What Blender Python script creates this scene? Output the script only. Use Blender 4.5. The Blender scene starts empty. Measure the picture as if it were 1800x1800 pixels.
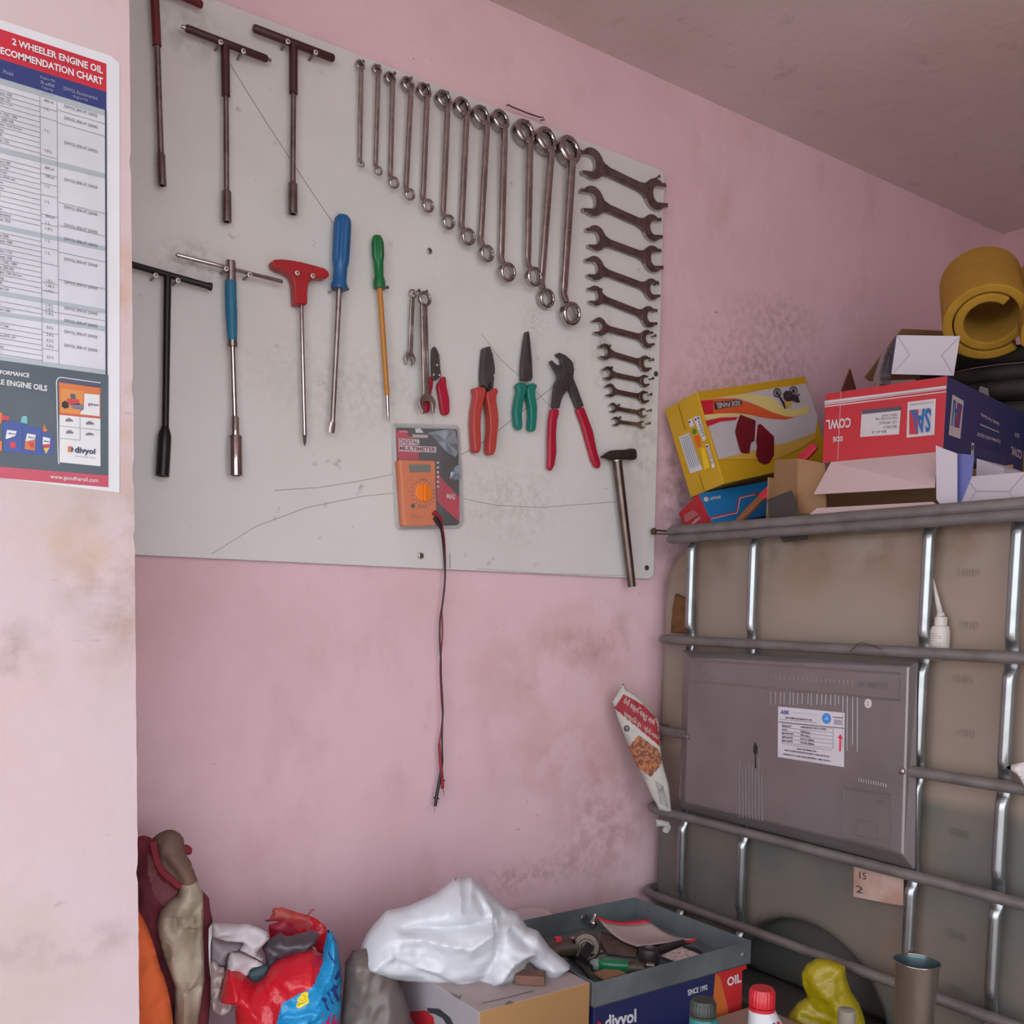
import bpy, bmesh, math, random
from mathutils import Vector, Matrix, noise as mnoise

# ------------------------------------------------------------------ camera, world, exposure
SC = bpy.context.scene
COL = SC.collection
V = Vector
AX = V((0.81795217, 0.02743442, -0.57463171))     # room axes seen from the camera
AY = V((-0.57495236, 0.07300982, -0.81492291))
AZ = V((0.01959682, 0.99695382, 0.07549203))
CAM = V((0.0, 0.0, 0.98))
FPX, PX, PY = 1696.6, 900.0, 1200.0
cam_d = bpy.data.cameras.new('camera')
cam = bpy.data.objects.new('camera', cam_d)
COL.objects.link(cam)
rot = Matrix((AX, AY, AZ)).to_4x4()
cam.matrix_world = Matrix.Translation(CAM) @ rot
cam_d.sensor_width = 36.0
cam_d.lens = FPX * 36.0 / 1800.0
cam_d.shift_y = (PY - 900.0) / 1800.0
cam_d.clip_start = 0.02
SC.camera = cam

world = bpy.data.worlds.new('daylight')
SC.world = world
world.use_nodes = True
wn = world.node_tree.nodes
wl = world.node_tree.links
bg = wn['Background']
bg.inputs['Color'].default_value = (0.92, 0.97, 1.03, 1)
bg.inputs['Strength'].default_value = 2.1
sun_d = bpy.data.lights.new('sun', 'SUN')
sun_d.energy = 1.8
sun_d.angle = math.radians(1.0)
sun_d.color = (1.0, .965, .93)
sun = bpy.data.objects.new('sun', sun_d)
COL.objects.link(sun)
sun.rotation_euler = (math.radians(-28), 0, 0)      # high sun from behind the building, falling on the street outside
SC.view_settings.view_transform = 'Standard'
SC.view_settings.look = 'None'
SC.view_settings.gamma = 1.0
SC.view_settings.use_curve_mapping = False
SC.view_settings.exposure = 0.75

# ------------------------------------------------------------------ places in the room
YW = 1.68        # back wall
YP = 1.35        # face of the pillar on the left
XI = 1.55        # outer face of the tank's cage
XR = 3.03        # right wall
ZC = 2.18        # ceiling
BT = 0.012       # board thickness
YB = YW - BT     # board face


def ray(x, y):
    c = V((x - PX, PY - y, -FPX))
    return V((AX.dot(c), AY.dot(c), AZ.dot(c)))


def onY(x, y, yv):
    r = ray(x, y)
    return CAM + r * (yv / r.y)


def onX(x, y, xv):
    r = ray(x, y)
    return CAM + r * (xv / r.x)


def onZ(x, y, zv):
    r = ray(x, y)
    return CAM + r * ((zv - CAM.z) / r.z)


def W(x, y, off=0.0):
    return onY(x, y, YB - off)


def depth(p):
    q = p - CAM
    return -(AX.z * q.x + AY.z * q.y + AZ.z * q.z)


def rp(p, wpx):
    return wpx * 0.5 * depth(p) / FPX


def cv(s, ox, oy):
    return lambda *pts: [(ox + a / s, oy + b / s) for a, b in pts]


# ------------------------------------------------------------------ materials
def lin(c):
    out = []
    for v in c[:3]:
        v = v / 255.0
        out.append(v / 12.92 if v <= 0.04045 else ((v + 0.055) / 1.055) ** 2.4)
    return (out[0], out[1], out[2], 1.0)


MATS = {}


def mat(name, rgb, rough=0.6, metal=0.0, var=None, vscale=8.0, vamt=0.5, bump=0.0, bscale=60.0, spec=0.5,
        alpha=1.0, trans=0.0, coat=0.0, sharp=(0.4, 0.65), stretch=None, sheen=0.0):
    if name in MATS:
        return MATS[name]
    m = bpy.data.materials.new(name)
    m.use_nodes = True
    nt = m.node_tree
    b = nt.nodes['Principled BSDF']
    b.inputs['Base Color'].default_value = lin(rgb)
    b.inputs['Roughness'].default_value = rough
    b.inputs['Metallic'].default_value = metal
    b.inputs['Specular IOR Level'].default_value = spec
    b.inputs['Alpha'].default_value = alpha
    b.inputs['Transmission Weight'].default_value = trans
    b.inputs['Coat Weight'].default_value = coat
    tc = nt.nodes.new('ShaderNodeTexCoord')
    src = tc.outputs['Object']
    if stretch:
        mp = nt.nodes.new('ShaderNodeMapping')
        mp.inputs['Scale'].default_value = stretch
        nt.links.new(src, mp.inputs['Vector'])
        src = mp.outputs['Vector']
    nz = nt.nodes.new('ShaderNodeTexNoise')
    nz.inputs['Scale'].default_value = vscale
    nz.inputs['Detail'].default_value = 6.0
    nt.links.new(src, nz.inputs['Vector'])
    mr = nt.nodes.new('ShaderNodeMapRange')
    mr.inputs['From Min'].default_value = sharp[0]
    mr.inputs['From Max'].default_value = sharp[1]
    mr.inputs['To Max'].default_value = vamt
    nt.links.new(nz.outputs['Fac'], mr.inputs['Value'])
    mx = nt.nodes.new('ShaderNodeMix')
    mx.data_type = 'RGBA'
    mx.inputs['A'].default_value = lin(rgb)
    v = var if var else [max(0, c * 0.86) for c in rgb]
    mx.inputs['B'].default_value = lin(v)
    nt.links.new(mr.outputs['Result'], mx.inputs['Factor'])
    nt.links.new(mx.outputs['Result'], b.inputs['Base Color'])
    if bump > 0:
        n2 = nt.nodes.new('ShaderNodeTexNoise')
        n2.inputs['Scale'].default_value = bscale
        n2.inputs['Detail'].default_value = 4.0
        nt.links.new(src, n2.inputs['Vector'])
        bp = nt.nodes.new('ShaderNodeBump')
        bp.inputs['Strength'].default_value = bump
        bp.inputs['Distance'].default_value = 0.004
        nt.links.new(n2.outputs['Fac'], bp.inputs['Height'])
        nt.links.new(bp.outputs['Normal'], b.inputs['Normal'])
    MATS[name] = m
    return m


def paint(name, base, layers, rough=0.75, spots=(), bump=0.12, bscale=35.0, spec=0.3):
    """painted plaster: base colour, noise layers (rgb, scale, lo, hi, amount, stretch), and stains (centre, radii, rgb, amount)"""
    m = bpy.data.materials.new(name)
    m.use_nodes = True
    nt = m.node_tree
    b = nt.nodes['Principled BSDF']
    b.inputs['Roughness'].default_value = rough
    b.inputs['Specular IOR Level'].default_value = spec
    geo = nt.nodes.new('ShaderNodeNewGeometry')
    pos = geo.outputs['Position']
    cur = None
    rgbn = nt.nodes.new('ShaderNodeRGB')
    rgbn.outputs[0].default_value = lin(base)
    cur = rgbn.outputs[0]

    def mixin(fac, rgb):
        mx = nt.nodes.new('ShaderNodeMix')
        mx.data_type = 'RGBA'
        nt.links.new(cur, mx.inputs['A'])
        mx.inputs['B'].default_value = lin(rgb)
        nt.links.new(fac, mx.inputs['Factor'])
        return mx.outputs['Result']

    def noisefac(scale, lo, hi, amt, stretch=(1, 1, 1), offs=(0, 0, 0)):
        mp = nt.nodes.new('ShaderNodeMapping')
        mp.inputs['Scale'].default_value = stretch
        mp.inputs['Location'].default_value = offs
        nt.links.new(pos, mp.inputs['Vector'])
        nz = nt.nodes.new('ShaderNodeTexNoise')
        nz.inputs['Scale'].default_value = scale
        nz.inputs['Detail'].default_value = 8.0
        nz.inputs['Roughness'].default_value = 0.6
        nt.links.new(mp.outputs['Vector'], nz.inputs['Vector'])
        mr = nt.nodes.new('ShaderNodeMapRange')
        mr.inputs['From Min'].default_value = lo
        mr.inputs['From Max'].default_value = hi
        mr.inputs['To Max'].default_value = amt
        nt.links.new(nz.outputs['Fac'], mr.inputs['Value'])
        return mr.outputs['Result']

    for i, (rgb, scale, lo, hi, amt, st) in enumerate(layers):
        cur = mixin(noisefac(scale, lo, hi, amt, st, (i * 3.7, i * 1.9, i * 5.1)), rgb)
    for i, (c, r, rgb, amt, grain) in enumerate(spots):
        mp = nt.nodes.new('ShaderNodeVectorMath')
        mp.operation = 'SUBTRACT'
        mp.inputs[1].default_value = c
        nt.links.new(pos, mp.inputs[0])
        dv = nt.nodes.new('ShaderNodeVectorMath')
        dv.operation = 'DIVIDE'
        dv.inputs[1].default_value = r
        nt.links.new(mp.outputs[0], dv.inputs[0])
        ln = nt.nodes.new('ShaderNodeVectorMath')
        ln.operation = 'LENGTH'
        nt.links.new(dv.outputs[0], ln.inputs[0])
        mr = nt.nodes.new('ShaderNodeMapRange')
        mr.inputs['From Min'].default_value = 1.0
        mr.inputs['From Max'].default_value = 0.1
        mr.inputs['To Max'].default_value = amt
        nt.links.new(ln.outputs['Value'], mr.inputs['Value'])
        mu = nt.nodes.new('ShaderNodeMath')
        mu.operation = 'MULTIPLY'
        nt.links.new(mr.outputs['Result'], mu.inputs[0])
        nt.links.new(noisefac(grain, 0.42, 0.62, 1.0, (1, 1, 1), (i * 2.3 + 9, i * 4.1, i)), mu.inputs[1])
        cur = mixin(mu.outputs[0], rgb)
    nt.links.new(cur, b.inputs['Base Color'])
    n2 = nt.nodes.new('ShaderNodeTexNoise')
    n2.inputs['Scale'].default_value = bscale
    n2.inputs['Detail'].default_value = 5.0
    nt.links.new(pos, n2.inputs['Vector'])
    bp = nt.nodes.new('ShaderNodeBump')
    bp.inputs['Strength'].default_value = bump
    bp.inputs['Distance'].default_value = 0.01
    nt.links.new(n2.outputs['Fac'], bp.inputs['Height'])
    nt.links.new(bp.outputs['Normal'], b.inputs['Normal'])
    return m


# ------------------------------------------------------------------ mesh builder
TXT = {}


def text_mesh(s, bold=0.0):
    key = (s, bold)
    if key in TXT:
        return TXT[key]
    cu = bpy.data.curves.new('lettering', 'FONT')
    cu.body = s
    cu.resolution_u = 2
    cu.offset = bold
    o = bpy.data.objects.new('lettering', cu)
    COL.objects.link(o)
    dg = bpy.context.evaluated_depsgraph_get()
    me = bpy.data.meshes.new_from_object(o.evaluated_get(dg))
    vs = [v.co.copy() for v in me.vertices]
    fs = [list(p.vertices) for p in me.polygons]
    bpy.data.objects.remove(o)
    bpy.data.curves.remove(cu)
    bpy.data.meshes.remove(me)
    if vs:
        x0 = min(v.x for v in vs); x1 = max(v.x for v in vs)
        y0 = min(v.y for v in vs); y1 = max(v.y for v in vs)
        vs = [((v.x - x0) / max(1e-6, x1 - x0), (v.y - y0) / max(1e-6, y1 - y0)) for v in vs]
    TXT[key] = (vs, fs)
    return TXT[key]


class MB:
    def __init__(s):
        s.v = []; s.f = []; s.m = []; s.s = []; s.mats = []

    def mi(s, m):
        if m not in s.mats:
            s.mats.append(m)
        return s.mats.index(m)

    def add(s, vs, fs, m, smooth=False):
        b = len(s.v)
        s.v += [V(p) for p in vs]
        k = s.mi(m)
        for f in fs:
            s.f.append([b + i for i in f]); s.m.append(k); s.s.append(smooth)
        return s

    def poly(s, pts, m):
        return s.add(pts, [list(range(len(pts)))], m)

    def prism(s, front, dv, m, smooth=False, mside=None):
        n = len(front)
        dv = V(dv)
        vs = [V(p) for p in front] + [V(p) + dv for p in front]
        s.add(vs, [list(range(n)), [n + i for i in reversed(range(n))]], m)
        b = len(s.v) - 2 * n
        k = s.mi(mside or m)
        for i in range(n):
            j = (i + 1) % n
            s.f.append([b + i, b + n + i, b + n + j, b + j]); s.m.append(k); s.s.append(smooth)
        return s

    def box(s, o, ax, ay, az, m, faces=None):
        """corner o, three edge vectors; faces: dict of per-face materials by key x0 x1 y0 y1 z0 z1"""
        o, ax, ay, az = V(o), V(ax), V(ay), V(az)
        vs = [o, o + ax, o + ax + ay, o + ay, o + az, o + ax + az, o + ax + ay + az, o + ay + az]
        fl = {'z0': [0, 3, 2, 1], 'z1': [4, 5, 6, 7], 'y0': [0, 1, 5, 4], 'y1': [2, 3, 7, 6], 'x0': [3, 0, 4, 7], 'x1': [1, 2, 6, 5]}
        b = len(s.v)
        s.v += vs
        for k, f in fl.items():
            mm = (faces or {}).get(k, m)
            if mm is None:
                continue
            s.f.append([b + i for i in f]); s.m.append(s.mi(mm)); s.s.append(False)
        return s

    def sweep(s, pts, rw, rd, m, n=12, nrm=(0, -1, 0), power=2.0, caps=True, smooth=True):
        """section of half width rw (in plane) and half depth rd (along nrm) swept along pts"""
        pts = [V(p) for p in pts]
        N0 = V(nrm).normalized()
        rings = []
        L = len(pts)
        for i, p in enumerate(pts):
            t = (pts[min(i + 1, L - 1)] - pts[max(i - 1, 0)])
            t = t.normalized() if t.length > 1e-9 else V((0, 0, 1))
            N = (N0 - t * N0.dot(t))
            if N.length < 1e-4:
                N = V((1, 0, 0)) - t * t.x
            N.normalize()
            B = t.cross(N)
            a = rw[i] if isinstance(rw, (list, tuple)) else rw
            d = rd[i] if isinstance(rd, (list, tuple)) else rd
            r = []
            for k in range(n):
                th = 2 * math.pi * k / n
                c, q = math.cos(th), math.sin(th)
                c = math.copysign(abs(c) ** (2.0 / power), c)
                q = math.copysign(abs(q) ** (2.0 / power), q)
                r.append(p + B * (c * a) + N * (q * d))
            rings.append(r)
        vs = [q for r in rings for q in r]
        fs = []
        for i in range(L - 1):
            for k in range(n):
                k2 = (k + 1) % n
                fs.append([i * n + k, i * n + k2, (i + 1) * n + k2, (i + 1) * n + k])
        s.add(vs, fs, m, smooth)
        if caps:
            b = len(s.v) - len(vs)
            mi = s.mi(m)
            s.f.append([b + k for k in reversed(range(n))]); s.m.append(mi); s.s.append(False)
            s.f.append([b + (L - 1) * n + k for k in range(n)]); s.m.append(mi); s.s.append(False)
        return s

    def tube(s, pts, r, m, n=12, nrm=(0, -1, 0), caps=True, smooth=True):
        return s.sweep(pts, r, r, m, n, nrm, 2.0, caps, smooth)

    def lathe(s, prof, o, axis, m, n=24, smooth=True, mod=None, caps=True):
        """prof: list of (radius, height along axis)"""
        o = V(o); ax = V(axis).normalized()
        u = ax.orthogonal().normalized(); w = ax.cross(u)
        vs = []
        for i, (r, h) in enumerate(prof):
            for k in range(n):
                th = 2 * math.pi * k / n
                rr = r * (mod(i, th) if mod else 1.0)
                vs.append(o + ax * h + u * (rr * math.cos(th)) + w * (rr * math.sin(th)))
        fs = []
        for i in range(len(prof) - 1):
            for k in range(n):
                k2 = (k + 1) % n
                fs.append([i * n + k, i * n + k2, (i + 1) * n + k2, (i + 1) * n + k])
        s.add(vs, fs, m, smooth)
        if caps:
            b = len(s.v) - len(vs)
            mi = s.mi(m)
            if prof[0][0] > 1e-6:
                s.f.append([b + k for k in reversed(range(n))]); s.m.append(mi); s.s.append(False)
            if prof[-1][0] > 1e-6:
                e = (len(prof) - 1) * n
                s.f.append([b + e + k for k in range(n)]); s.m.append(mi); s.s.append(False)
        return s

    def ring(s, c, axis, R, r, h, m, n=36, pts=12, smooth=True, open_from=None):
        """spanner ring: rounded outer barrel, twelve-point bore"""
        prof = [(R * .84, -h * .5), (R * .94, -h * .42), (R, -h * .2), (R, h * .2), (R * .94, h * .42), (R * .84, h * .5), (r * 1.12, h * .5), (r, h * .36), (r, -h * .36), (r * 1.12, -h * .5), (R * .84, -h * .5)]
        return s.lathe(prof, c, axis, m, n, smooth, mod=(lambda i, th: 1.0 if i not in (7, 8) else 1.0 + 0.06 * math.cos(pts * th)), caps=False)

    def text(s, t, quad, m, bold=0.0, lift=None):
        """letters stretched into quad TL, TR, BR, BL"""
        vs, fs = text_mesh(t, bold)
        if not vs:
            return s
        tl, tr, br, bl = [V(p) for p in quad]
        if lift is None:
            nn = (tr - tl).cross(bl - tl)
            nn = nn.normalized() if nn.length > 0 else V((0, -1, 0))
            if nn.dot(CAM - tl) < 0:
                nn = -nn
            lift = nn * 0.0006
        out = []
        for (u, v) in vs:
            out.append((bl * (1 - u) + br * u) * (1 - v) + (tl * (1 - u) + tr * u) * v + V(lift))
        return s.add(out, fs, m)

    def build(s, name, parent=None, bevel=0.0, seg=2, origin=None, solid=0.0, sub=0, angle=35, weld=False, crisp=True):
        me = bpy.data.meshes.new(name)
        if parent is not None:
            o0 = parent['_w']
            o0 = V(o0)
        elif origin is not None:
            o0 = V(origin)
        else:
            lo = V((min(v.x for v in s.v), min(v.y for v in s.v), min(v.z for v in s.v)))
            hi = V((max(v.x for v in s.v), max(v.y for v in s.v), max(v.z for v in s.v)))
            o0 = (lo + hi) / 2
            o0.z = lo.z
        me.from_pydata([v - o0 for v in s.v], [], s.f)
        for m in s.mats:
            me.materials.append(m)
        me.polygons.foreach_set('material_index', s.m)
        me.polygons.foreach_set('use_smooth', s.s)
        me.update()
        ob = bpy.data.objects.new(name, me)
        COL.objects.link(ob)
        bm = bmesh.new()
        bm.from_mesh(me)
        if weld:
            bmesh.ops.remove_doubles(bm, verts=bm.verts, dist=1e-5)
        bmesh.ops.recalc_face_normals(bm, faces=bm.faces)
        if crisp:
            for e in bm.edges:
                if len(e.link_faces) == 2 and e.calc_face_angle(0.0) > 0.95:
                    e.smooth = False
        bm.to_mesh(me)
        bm.free()
        if parent is not None:
            ob.parent = parent
            ob['_w'] = tuple(o0)
        else:
            ob.location = o0
            ob['_w'] = tuple(o0)
        if solid:
            md = ob.modifiers.new('thickness', 'SOLIDIFY')
            md.thickness = solid
            md.offset = 0
        if bevel > 0:
            md = ob.modifiers.new('edge', 'BEVEL')
            md.width = bevel
            md.segments = seg
            md.limit_method = 'ANGLE'
            md.angle_limit = math.radians(angle)
        if sub:
            md = ob.modifiers.new('smooth', 'SUBSURF')
            md.levels = sub
            md.render_levels = sub
        return ob


def thing(name, label, cat, loc, group=None):
    o = bpy.data.objects.new(name, None)
    COL.objects.link(o)
    o.empty_display_size = 0.02
    o.location = loc
    o['_w'] = tuple(loc)
    o['label'] = label
    o['category'] = cat
    if group:
        o['group'] = group
    return o


def tag(o, label, cat, group=None):
    o['label'] = label
    o['category'] = cat
    if group:
        o['group'] = group
    return o


def structure(o):
    o['kind'] = 'structure'
    return o


def inside(p, poly):
    x, y = p
    c = False
    j = len(poly) - 1
    for i in range(len(poly)):
        xi, yi = poly[i]; xj, yj = poly[j]
        if (yi > y) != (yj > y) and x < (xj - xi) * (y - yi) / (yj - yi) + xi:
            c = not c
        j = i
    return c


def edge_near(p, poly):
    best = (1e9, p)
    j = len(poly) - 1
    for i in range(len(poly)):
        ax, ay = poly[j]; bx, by = poly[i]
        dx, dy = bx - ax, by - ay
        L = dx * dx + dy * dy
        t = 0 if L == 0 else max(0, min(1, ((p[0] - ax) * dx + (p[1] - ay) * dy) / L))
        q = (ax + t * dx, ay + t * dy)
        d = math.hypot(p[0] - q[0], p[1] - q[1])
        if d < best[0]:
            best = (d, q)
        j = i
    return best


def crumpled(x, y, seed):
    """sharp straight creases in random directions, like crushed film"""
    rnd = random.Random(int(seed * 1000))
    h = 0.0
    for i in range(7):
        a = rnd.uniform(0, math.pi)
        k = 7.0 * 1.45 ** i * rnd.uniform(.8, 1.2)
        ph = rnd.uniform(0, 1)
        wx = mnoise.noise(V((x * 6 + i * 3.1, y * 6 - seed, i * 1.7))) * 0.06
        wy = mnoise.noise(V((x * 6 - i * 2.3, y * 6 + seed, 5 + i))) * 0.06
        t = ((x + wx) * math.cos(a) + (y + wy) * math.sin(a)) * k + ph
        tri = abs((t % 1.0) - .5) * 2 - .5
        gate = max(0.0, min(1.0, .5 + 1.6 * mnoise.noise(V((x * 9 + i * 7.7, y * 9 + seed * 1.3, 9.1 + i)))))
        h += tri * gate / (1.35 ** i)
    return h


def puff(mb, outline, m, front, back, step=0.008, soft=0.05, crease=0.010, cscale=9.0, seed=0.0, origin=None, eu=(1, 0, 0), ev=(0, 0, 1), en=(0, -1, 0), mfun=None, ffun=None, pleat=None, crumple=0.0):
    """a soft bulging body: outline in the plane (origin, eu, ev) swelling by front along en and back against it, with folds"""
    o = V(origin or (0, 0, 0)); eu = V(eu); ev = V(ev); en = V(en)
    us = [p[0] for p in outline]; vs_ = [p[1] for p in outline]
    nu = int((max(us) - min(us)) / step) + 3
    nv = int((max(vs_) - min(vs_)) / step) + 3
    u0, v0 = min(us) - step, min(vs_) - step
    cells = []
    for i in range(nu):
        for j in range(nv):
            if inside((u0 + (i + .5) * step, v0 + (j + .5) * step), outline):
                cells.append((i, j))
    cs = set(cells)
    need = {}
    border = set()
    for (i, j) in cells:
        for a in (0, 1):
            for b in (0, 1):
                need[(i + a, j + b)] = None
    for (i, j) in need:
        if not all((i - a, j - b) in cs for a in (0, 1) for b in (0, 1)):
            border.add((i, j))
    F = {}; B = {}; vv = []
    for k in need:
        p = (u0 + k[0] * step, v0 + k[1] * step)
        d, q = edge_near(p, outline)
        if k in border:
            pt = o + eu * q[0] + ev * q[1]
            F[k] = B[k] = len(vv)
            vv.append(pt)
        else:
            t = min(1.0, d / soft)
            h = math.sqrt(max(0.0, 1 - (1 - t) ** 2))
            s1 = V((p[0] * cscale + seed, p[1] * cscale - seed, seed * 0.7))
            r = abs(mnoise.noise(s1)) * 1.6 + abs(mnoise.noise(s1 * 2.3)) * 0.7 + abs(mnoise.noise(s1 * 5.1)) * 0.25
            cr = (0.55 - r) * crease * 2.0 * min(1.0, d / (soft * 0.35))
            if crumple:
                cr += crumpled(p[0], p[1], seed) * crumple * min(1.0, d / (soft * 0.3))
            if pleat:
                cr += pleat(p[0], p[1]) * min(1.0, d / (soft * 0.35))
            fv = ffun(p[0], p[1]) if ffun else front
            F[k] = len(vv)
            vv.append(o + eu * p[0] + ev * p[1] + en * (fv * h + cr))
            B[k] = len(vv)
            vv.append(o + eu * p[0] + ev * p[1] - en * (back * h))
    base = len(mb.v)
    mb.v += vv
    for (i, j) in cells:
        a, b, c, d = (i, j), (i + 1, j), (i + 1, j + 1), (i, j + 1)
        mm = mfun(u0 + (i + .5) * step, v0 + (j + .5) * step) if mfun else m
        fF = [base + F[x] for x in (a, b, c, d)]
        fB = [base + B[x] for x in (d, c, b, a)]
        for f in (fF, fB):
            f2 = []
            for x in f:
                if x not in f2:
                    f2.append(x)
            if len(f2) > 2:
                mb.f.append(f2); mb.m.append(mb.mi(mm)); mb.s.append(True)
    return mb

# ================================================================== ROOM
def wall_spot(px, py, rx, rz, rgb, amt, grain):
    p = onY(px, py, YW)
    return (tuple(p), (rx, 0.2, rz), rgb, amt, grain)


PINK = (224, 190, 198)
m_wall = paint('pink_wall_paint', PINK,
               [((188, 150, 148), 2.3, 0.45, 0.75, 0.55, (1, 1, 1)),
                ((214, 176, 190), 1.4, 0.45, 0.7, 0.5, (1, 1, 1)),
                ((112, 80, 78), 60.0, 0.70, 0.74, 0.55, (.6, 1, 1)),
                ((186, 144, 144), 7.0, 0.55, 0.75, 0.35, (1, 1, 0.6))],
               spots=[wall_spot(1330, 640, 0.32, 0.13, (122, 88, 88), 0.42, 60.0),
                      wall_spot(1260, 700, 0.2, 0.1, (122, 90, 86), 0.4, 70.0),
                      wall_spot(1190, 880, 0.10, 0.34, (120, 90, 82), 0.65, 22.0),
                      wall_spot(1370, 560, 0.24, 0.08, (120, 86, 86), 0.4, 50.0),
                      wall_spot(960, 1180, 0.28, 0.16, (184, 142, 130), 0.7, 6.0),
                      wall_spot(1050, 1120, 0.20, 0.10, (150, 112, 104), 0.6, 12.0),
                      wall_spot(1000, 1330, 0.2, 0.12, (170, 122, 112), 0.5, 12.0),
                      wall_spot(1060, 1450, 0.18, 0.2, (156, 112, 108), 0.5, 30.0),
                      wall_spot(920, 1540, 0.3, 0.05, (120, 88, 84), 0.35, 70.0)])
m_ceil = paint('ceiling_plaster', (220, 200, 199),
               [((198, 176, 170), 1.6, 0.45, 0.75, 0.6, (1, 1, 1)), ((160, 134, 126), 14.0, 0.6, 0.72, 0.3, (1, 1, 1))],
               spots=[((2.75, 1.0, ZC), (0.32, 0.5, 0.3), (120, 92, 68), 0.85, 9.0)], rough=0.9)
m_pillar = paint('pale_pink_plaster', (200, 182, 187),
                 [((200, 170, 167), 2.0, 0.42, 0.7, 0.7, (1, 1, 1)),
                  ((184, 168, 152), 5.0, 0.5, 0.7, 0.5, (1, 1, 1)),
                  ((150, 122, 118), 40.0, 0.66, 0.74, 0.4, (0.4, 0.4, 1.6))],
                 spots=[(tuple(onY(215, 1010, YP)), (0.10, 0.3, 0.17), (150, 122, 96), 0.75, 14.0),
                        (tuple(onY(130, 960, YP)), (0.12, 0.3, 0.06), (196, 168, 140), 0.6, 10.0),
                        (tuple(onY(215, 600, YP)), (0.035, 0.3, 0.35), (190, 150, 120), 0.6, 18.0),
                        (tuple(onY(120, 1660, YP)), (0.14, 0.3, 0.035), (150, 128, 134), 0.55, 24.0),
                        (tuple(onY(20, 1150, YP)), (0.06, 0.3, 0.06), (150, 130, 120), 0.5, 30.0)], rough=0.6)
m_floor = paint('bare_concrete', (196, 190, 182), [((168, 160, 152), 3.0, 0.4, 0.7, 0.6, (1, 1, 1))], rough=0.9)
m_plain = paint('side_wall_paint', (204, 164, 168), [((184, 140, 142), 2.0, 0.45, 0.7, 0.5, (1, 1, 1))], rough=0.8)

XP = onY(236, 900, YP).x
b = MB(); b.box((-1.6, YW, -0.02), (XR + 1.75, 0, 0), (0, 0.12, 0), (0, 0, ZC + 0.06), m_wall)
structure(b.build('wall_back'))
b = MB(); b.box((XR, -1.3, -0.02), (0.12, 0, 0), (0, YW + 1.3, 0), (0, 0, ZC + 0.06), m_plain)
structure(b.build('wall_right'))
b = MB(); b.box((-1.6, -1.3, ZC), (XR + 1.75, 0, 0), (0, YW + 1.42, 0), (0, 0, 0.12), m_ceil)
structure(b.build('ceiling'))
b = MB(); b.box((-12.0, -16.0, -0.12), (24.0, 0, 0), (0, 17.9, 0), (0, 0, 0.12), m_floor)
structure(b.build('floor'))
b = MB(); b.box((1.05, -1.42, 0), (2.1, 0, 0), (0, .12, 0), (0, 0, ZC), m_plain)  # unseen wall, added to keep daylight off the right side of the room
structure(b.build('added_front_wall'))
# pillar with a slightly broken arris
random.seed(4)
prof = []
zz = 0.0
while zz < ZC:
    prof.append((XP + random.uniform(-0.0003, 0.0003) - (0.002 if random.random() < 0.05 else 0), zz))
    zz += 0.013
prof.append((XP, ZC))
b = MB()
front = [V((-1.6, YP, 0))] + [V((x, YP, z)) for x, z in prof] + [V((-1.6, YP, ZC))]
b.prism(front, (0, YW - YP, 0), m_pillar)
structure(b.build('wall_left'))

# ================================================================== METALS AND PLASTICS
chrome = mat('chrome', (182, 174, 172), 0.13, 1.0, var=(140, 128, 126), vscale=60, vamt=0.5)
steel = mat('brushed_steel', (172, 164, 160), 0.34, 1.0, var=(126, 112, 108), vscale=40, vamt=0.6)
dullsteel = mat('dull_steel', (146, 134, 132), 0.3, 1.0, var=(104, 90, 86), vscale=50, vamt=0.6)
dark = mat('blackened_steel', (78, 73, 71), .46, .35, var=(56, 52, 51), vscale=30)
rusty = mat('rusty_steel', (96, 72, 60), 0.6, 0.5, var=(60, 42, 34), vscale=60)
black = mat('black_plastic', (24, 24, 26), 0.45)
maroon = mat('maroon_grip', (70, 30, 32), 0.5, var=(50, 22, 24), vscale=40)
maroon_red = mat('dark_red_grip', (104, 34, 38), 0.5, var=(80, 26, 30), vscale=40)
blue_grip = mat('blue_grip', (34, 108, 142), 0.5, var=(30, 96, 130), vscale=30)
blue_handle = mat('blue_handle', (26, 92, 146), 0.35, var=(28, 86, 138), vscale=30)
green_handle = mat('green_handle', (12, 106, 54), 0.35, var=(10, 92, 48), vscale=30)
yellow_sleeve = mat('amber_sleeve', (184, 122, 42), 0.4, var=(170, 106, 40), vscale=60)
red_handle = mat('red_handle', (166, 26, 34), 0.38, var=(150, 24, 30), vscale=30)
salmon = mat('orange_red_grip', (178, 64, 58), 0.42, var=(168, 54, 50), vscale=24)
teal = mat('teal_grip', (18, 118, 104), 0.4, var=(16, 104, 92), vscale=24)
crimson = mat('crimson_grip', (168, 22, 52), 0.36, var=(150, 20, 48), vscale=24)
white_screw = mat('zinc_screw', (214, 208, 200), 0.4, 0.4)
screw_slot = mat('screw_recess', (70, 62, 56), 0.6)
white = mat('white_card', (204, 200, 206), 0.6, var=(206, 200, 204), vscale=5)
ink = mat('dark_ink', (44, 44, 52), 0.6)
ink_grey = mat('grey_ink', (120, 122, 138), 0.7)
navy = mat('navy_print', (38, 50, 112), 0.45, var=(32, 42, 96), vscale=8)
red_print = mat('red_print', (204, 34, 62), 0.45, var=(186, 30, 54), vscale=8)

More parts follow.
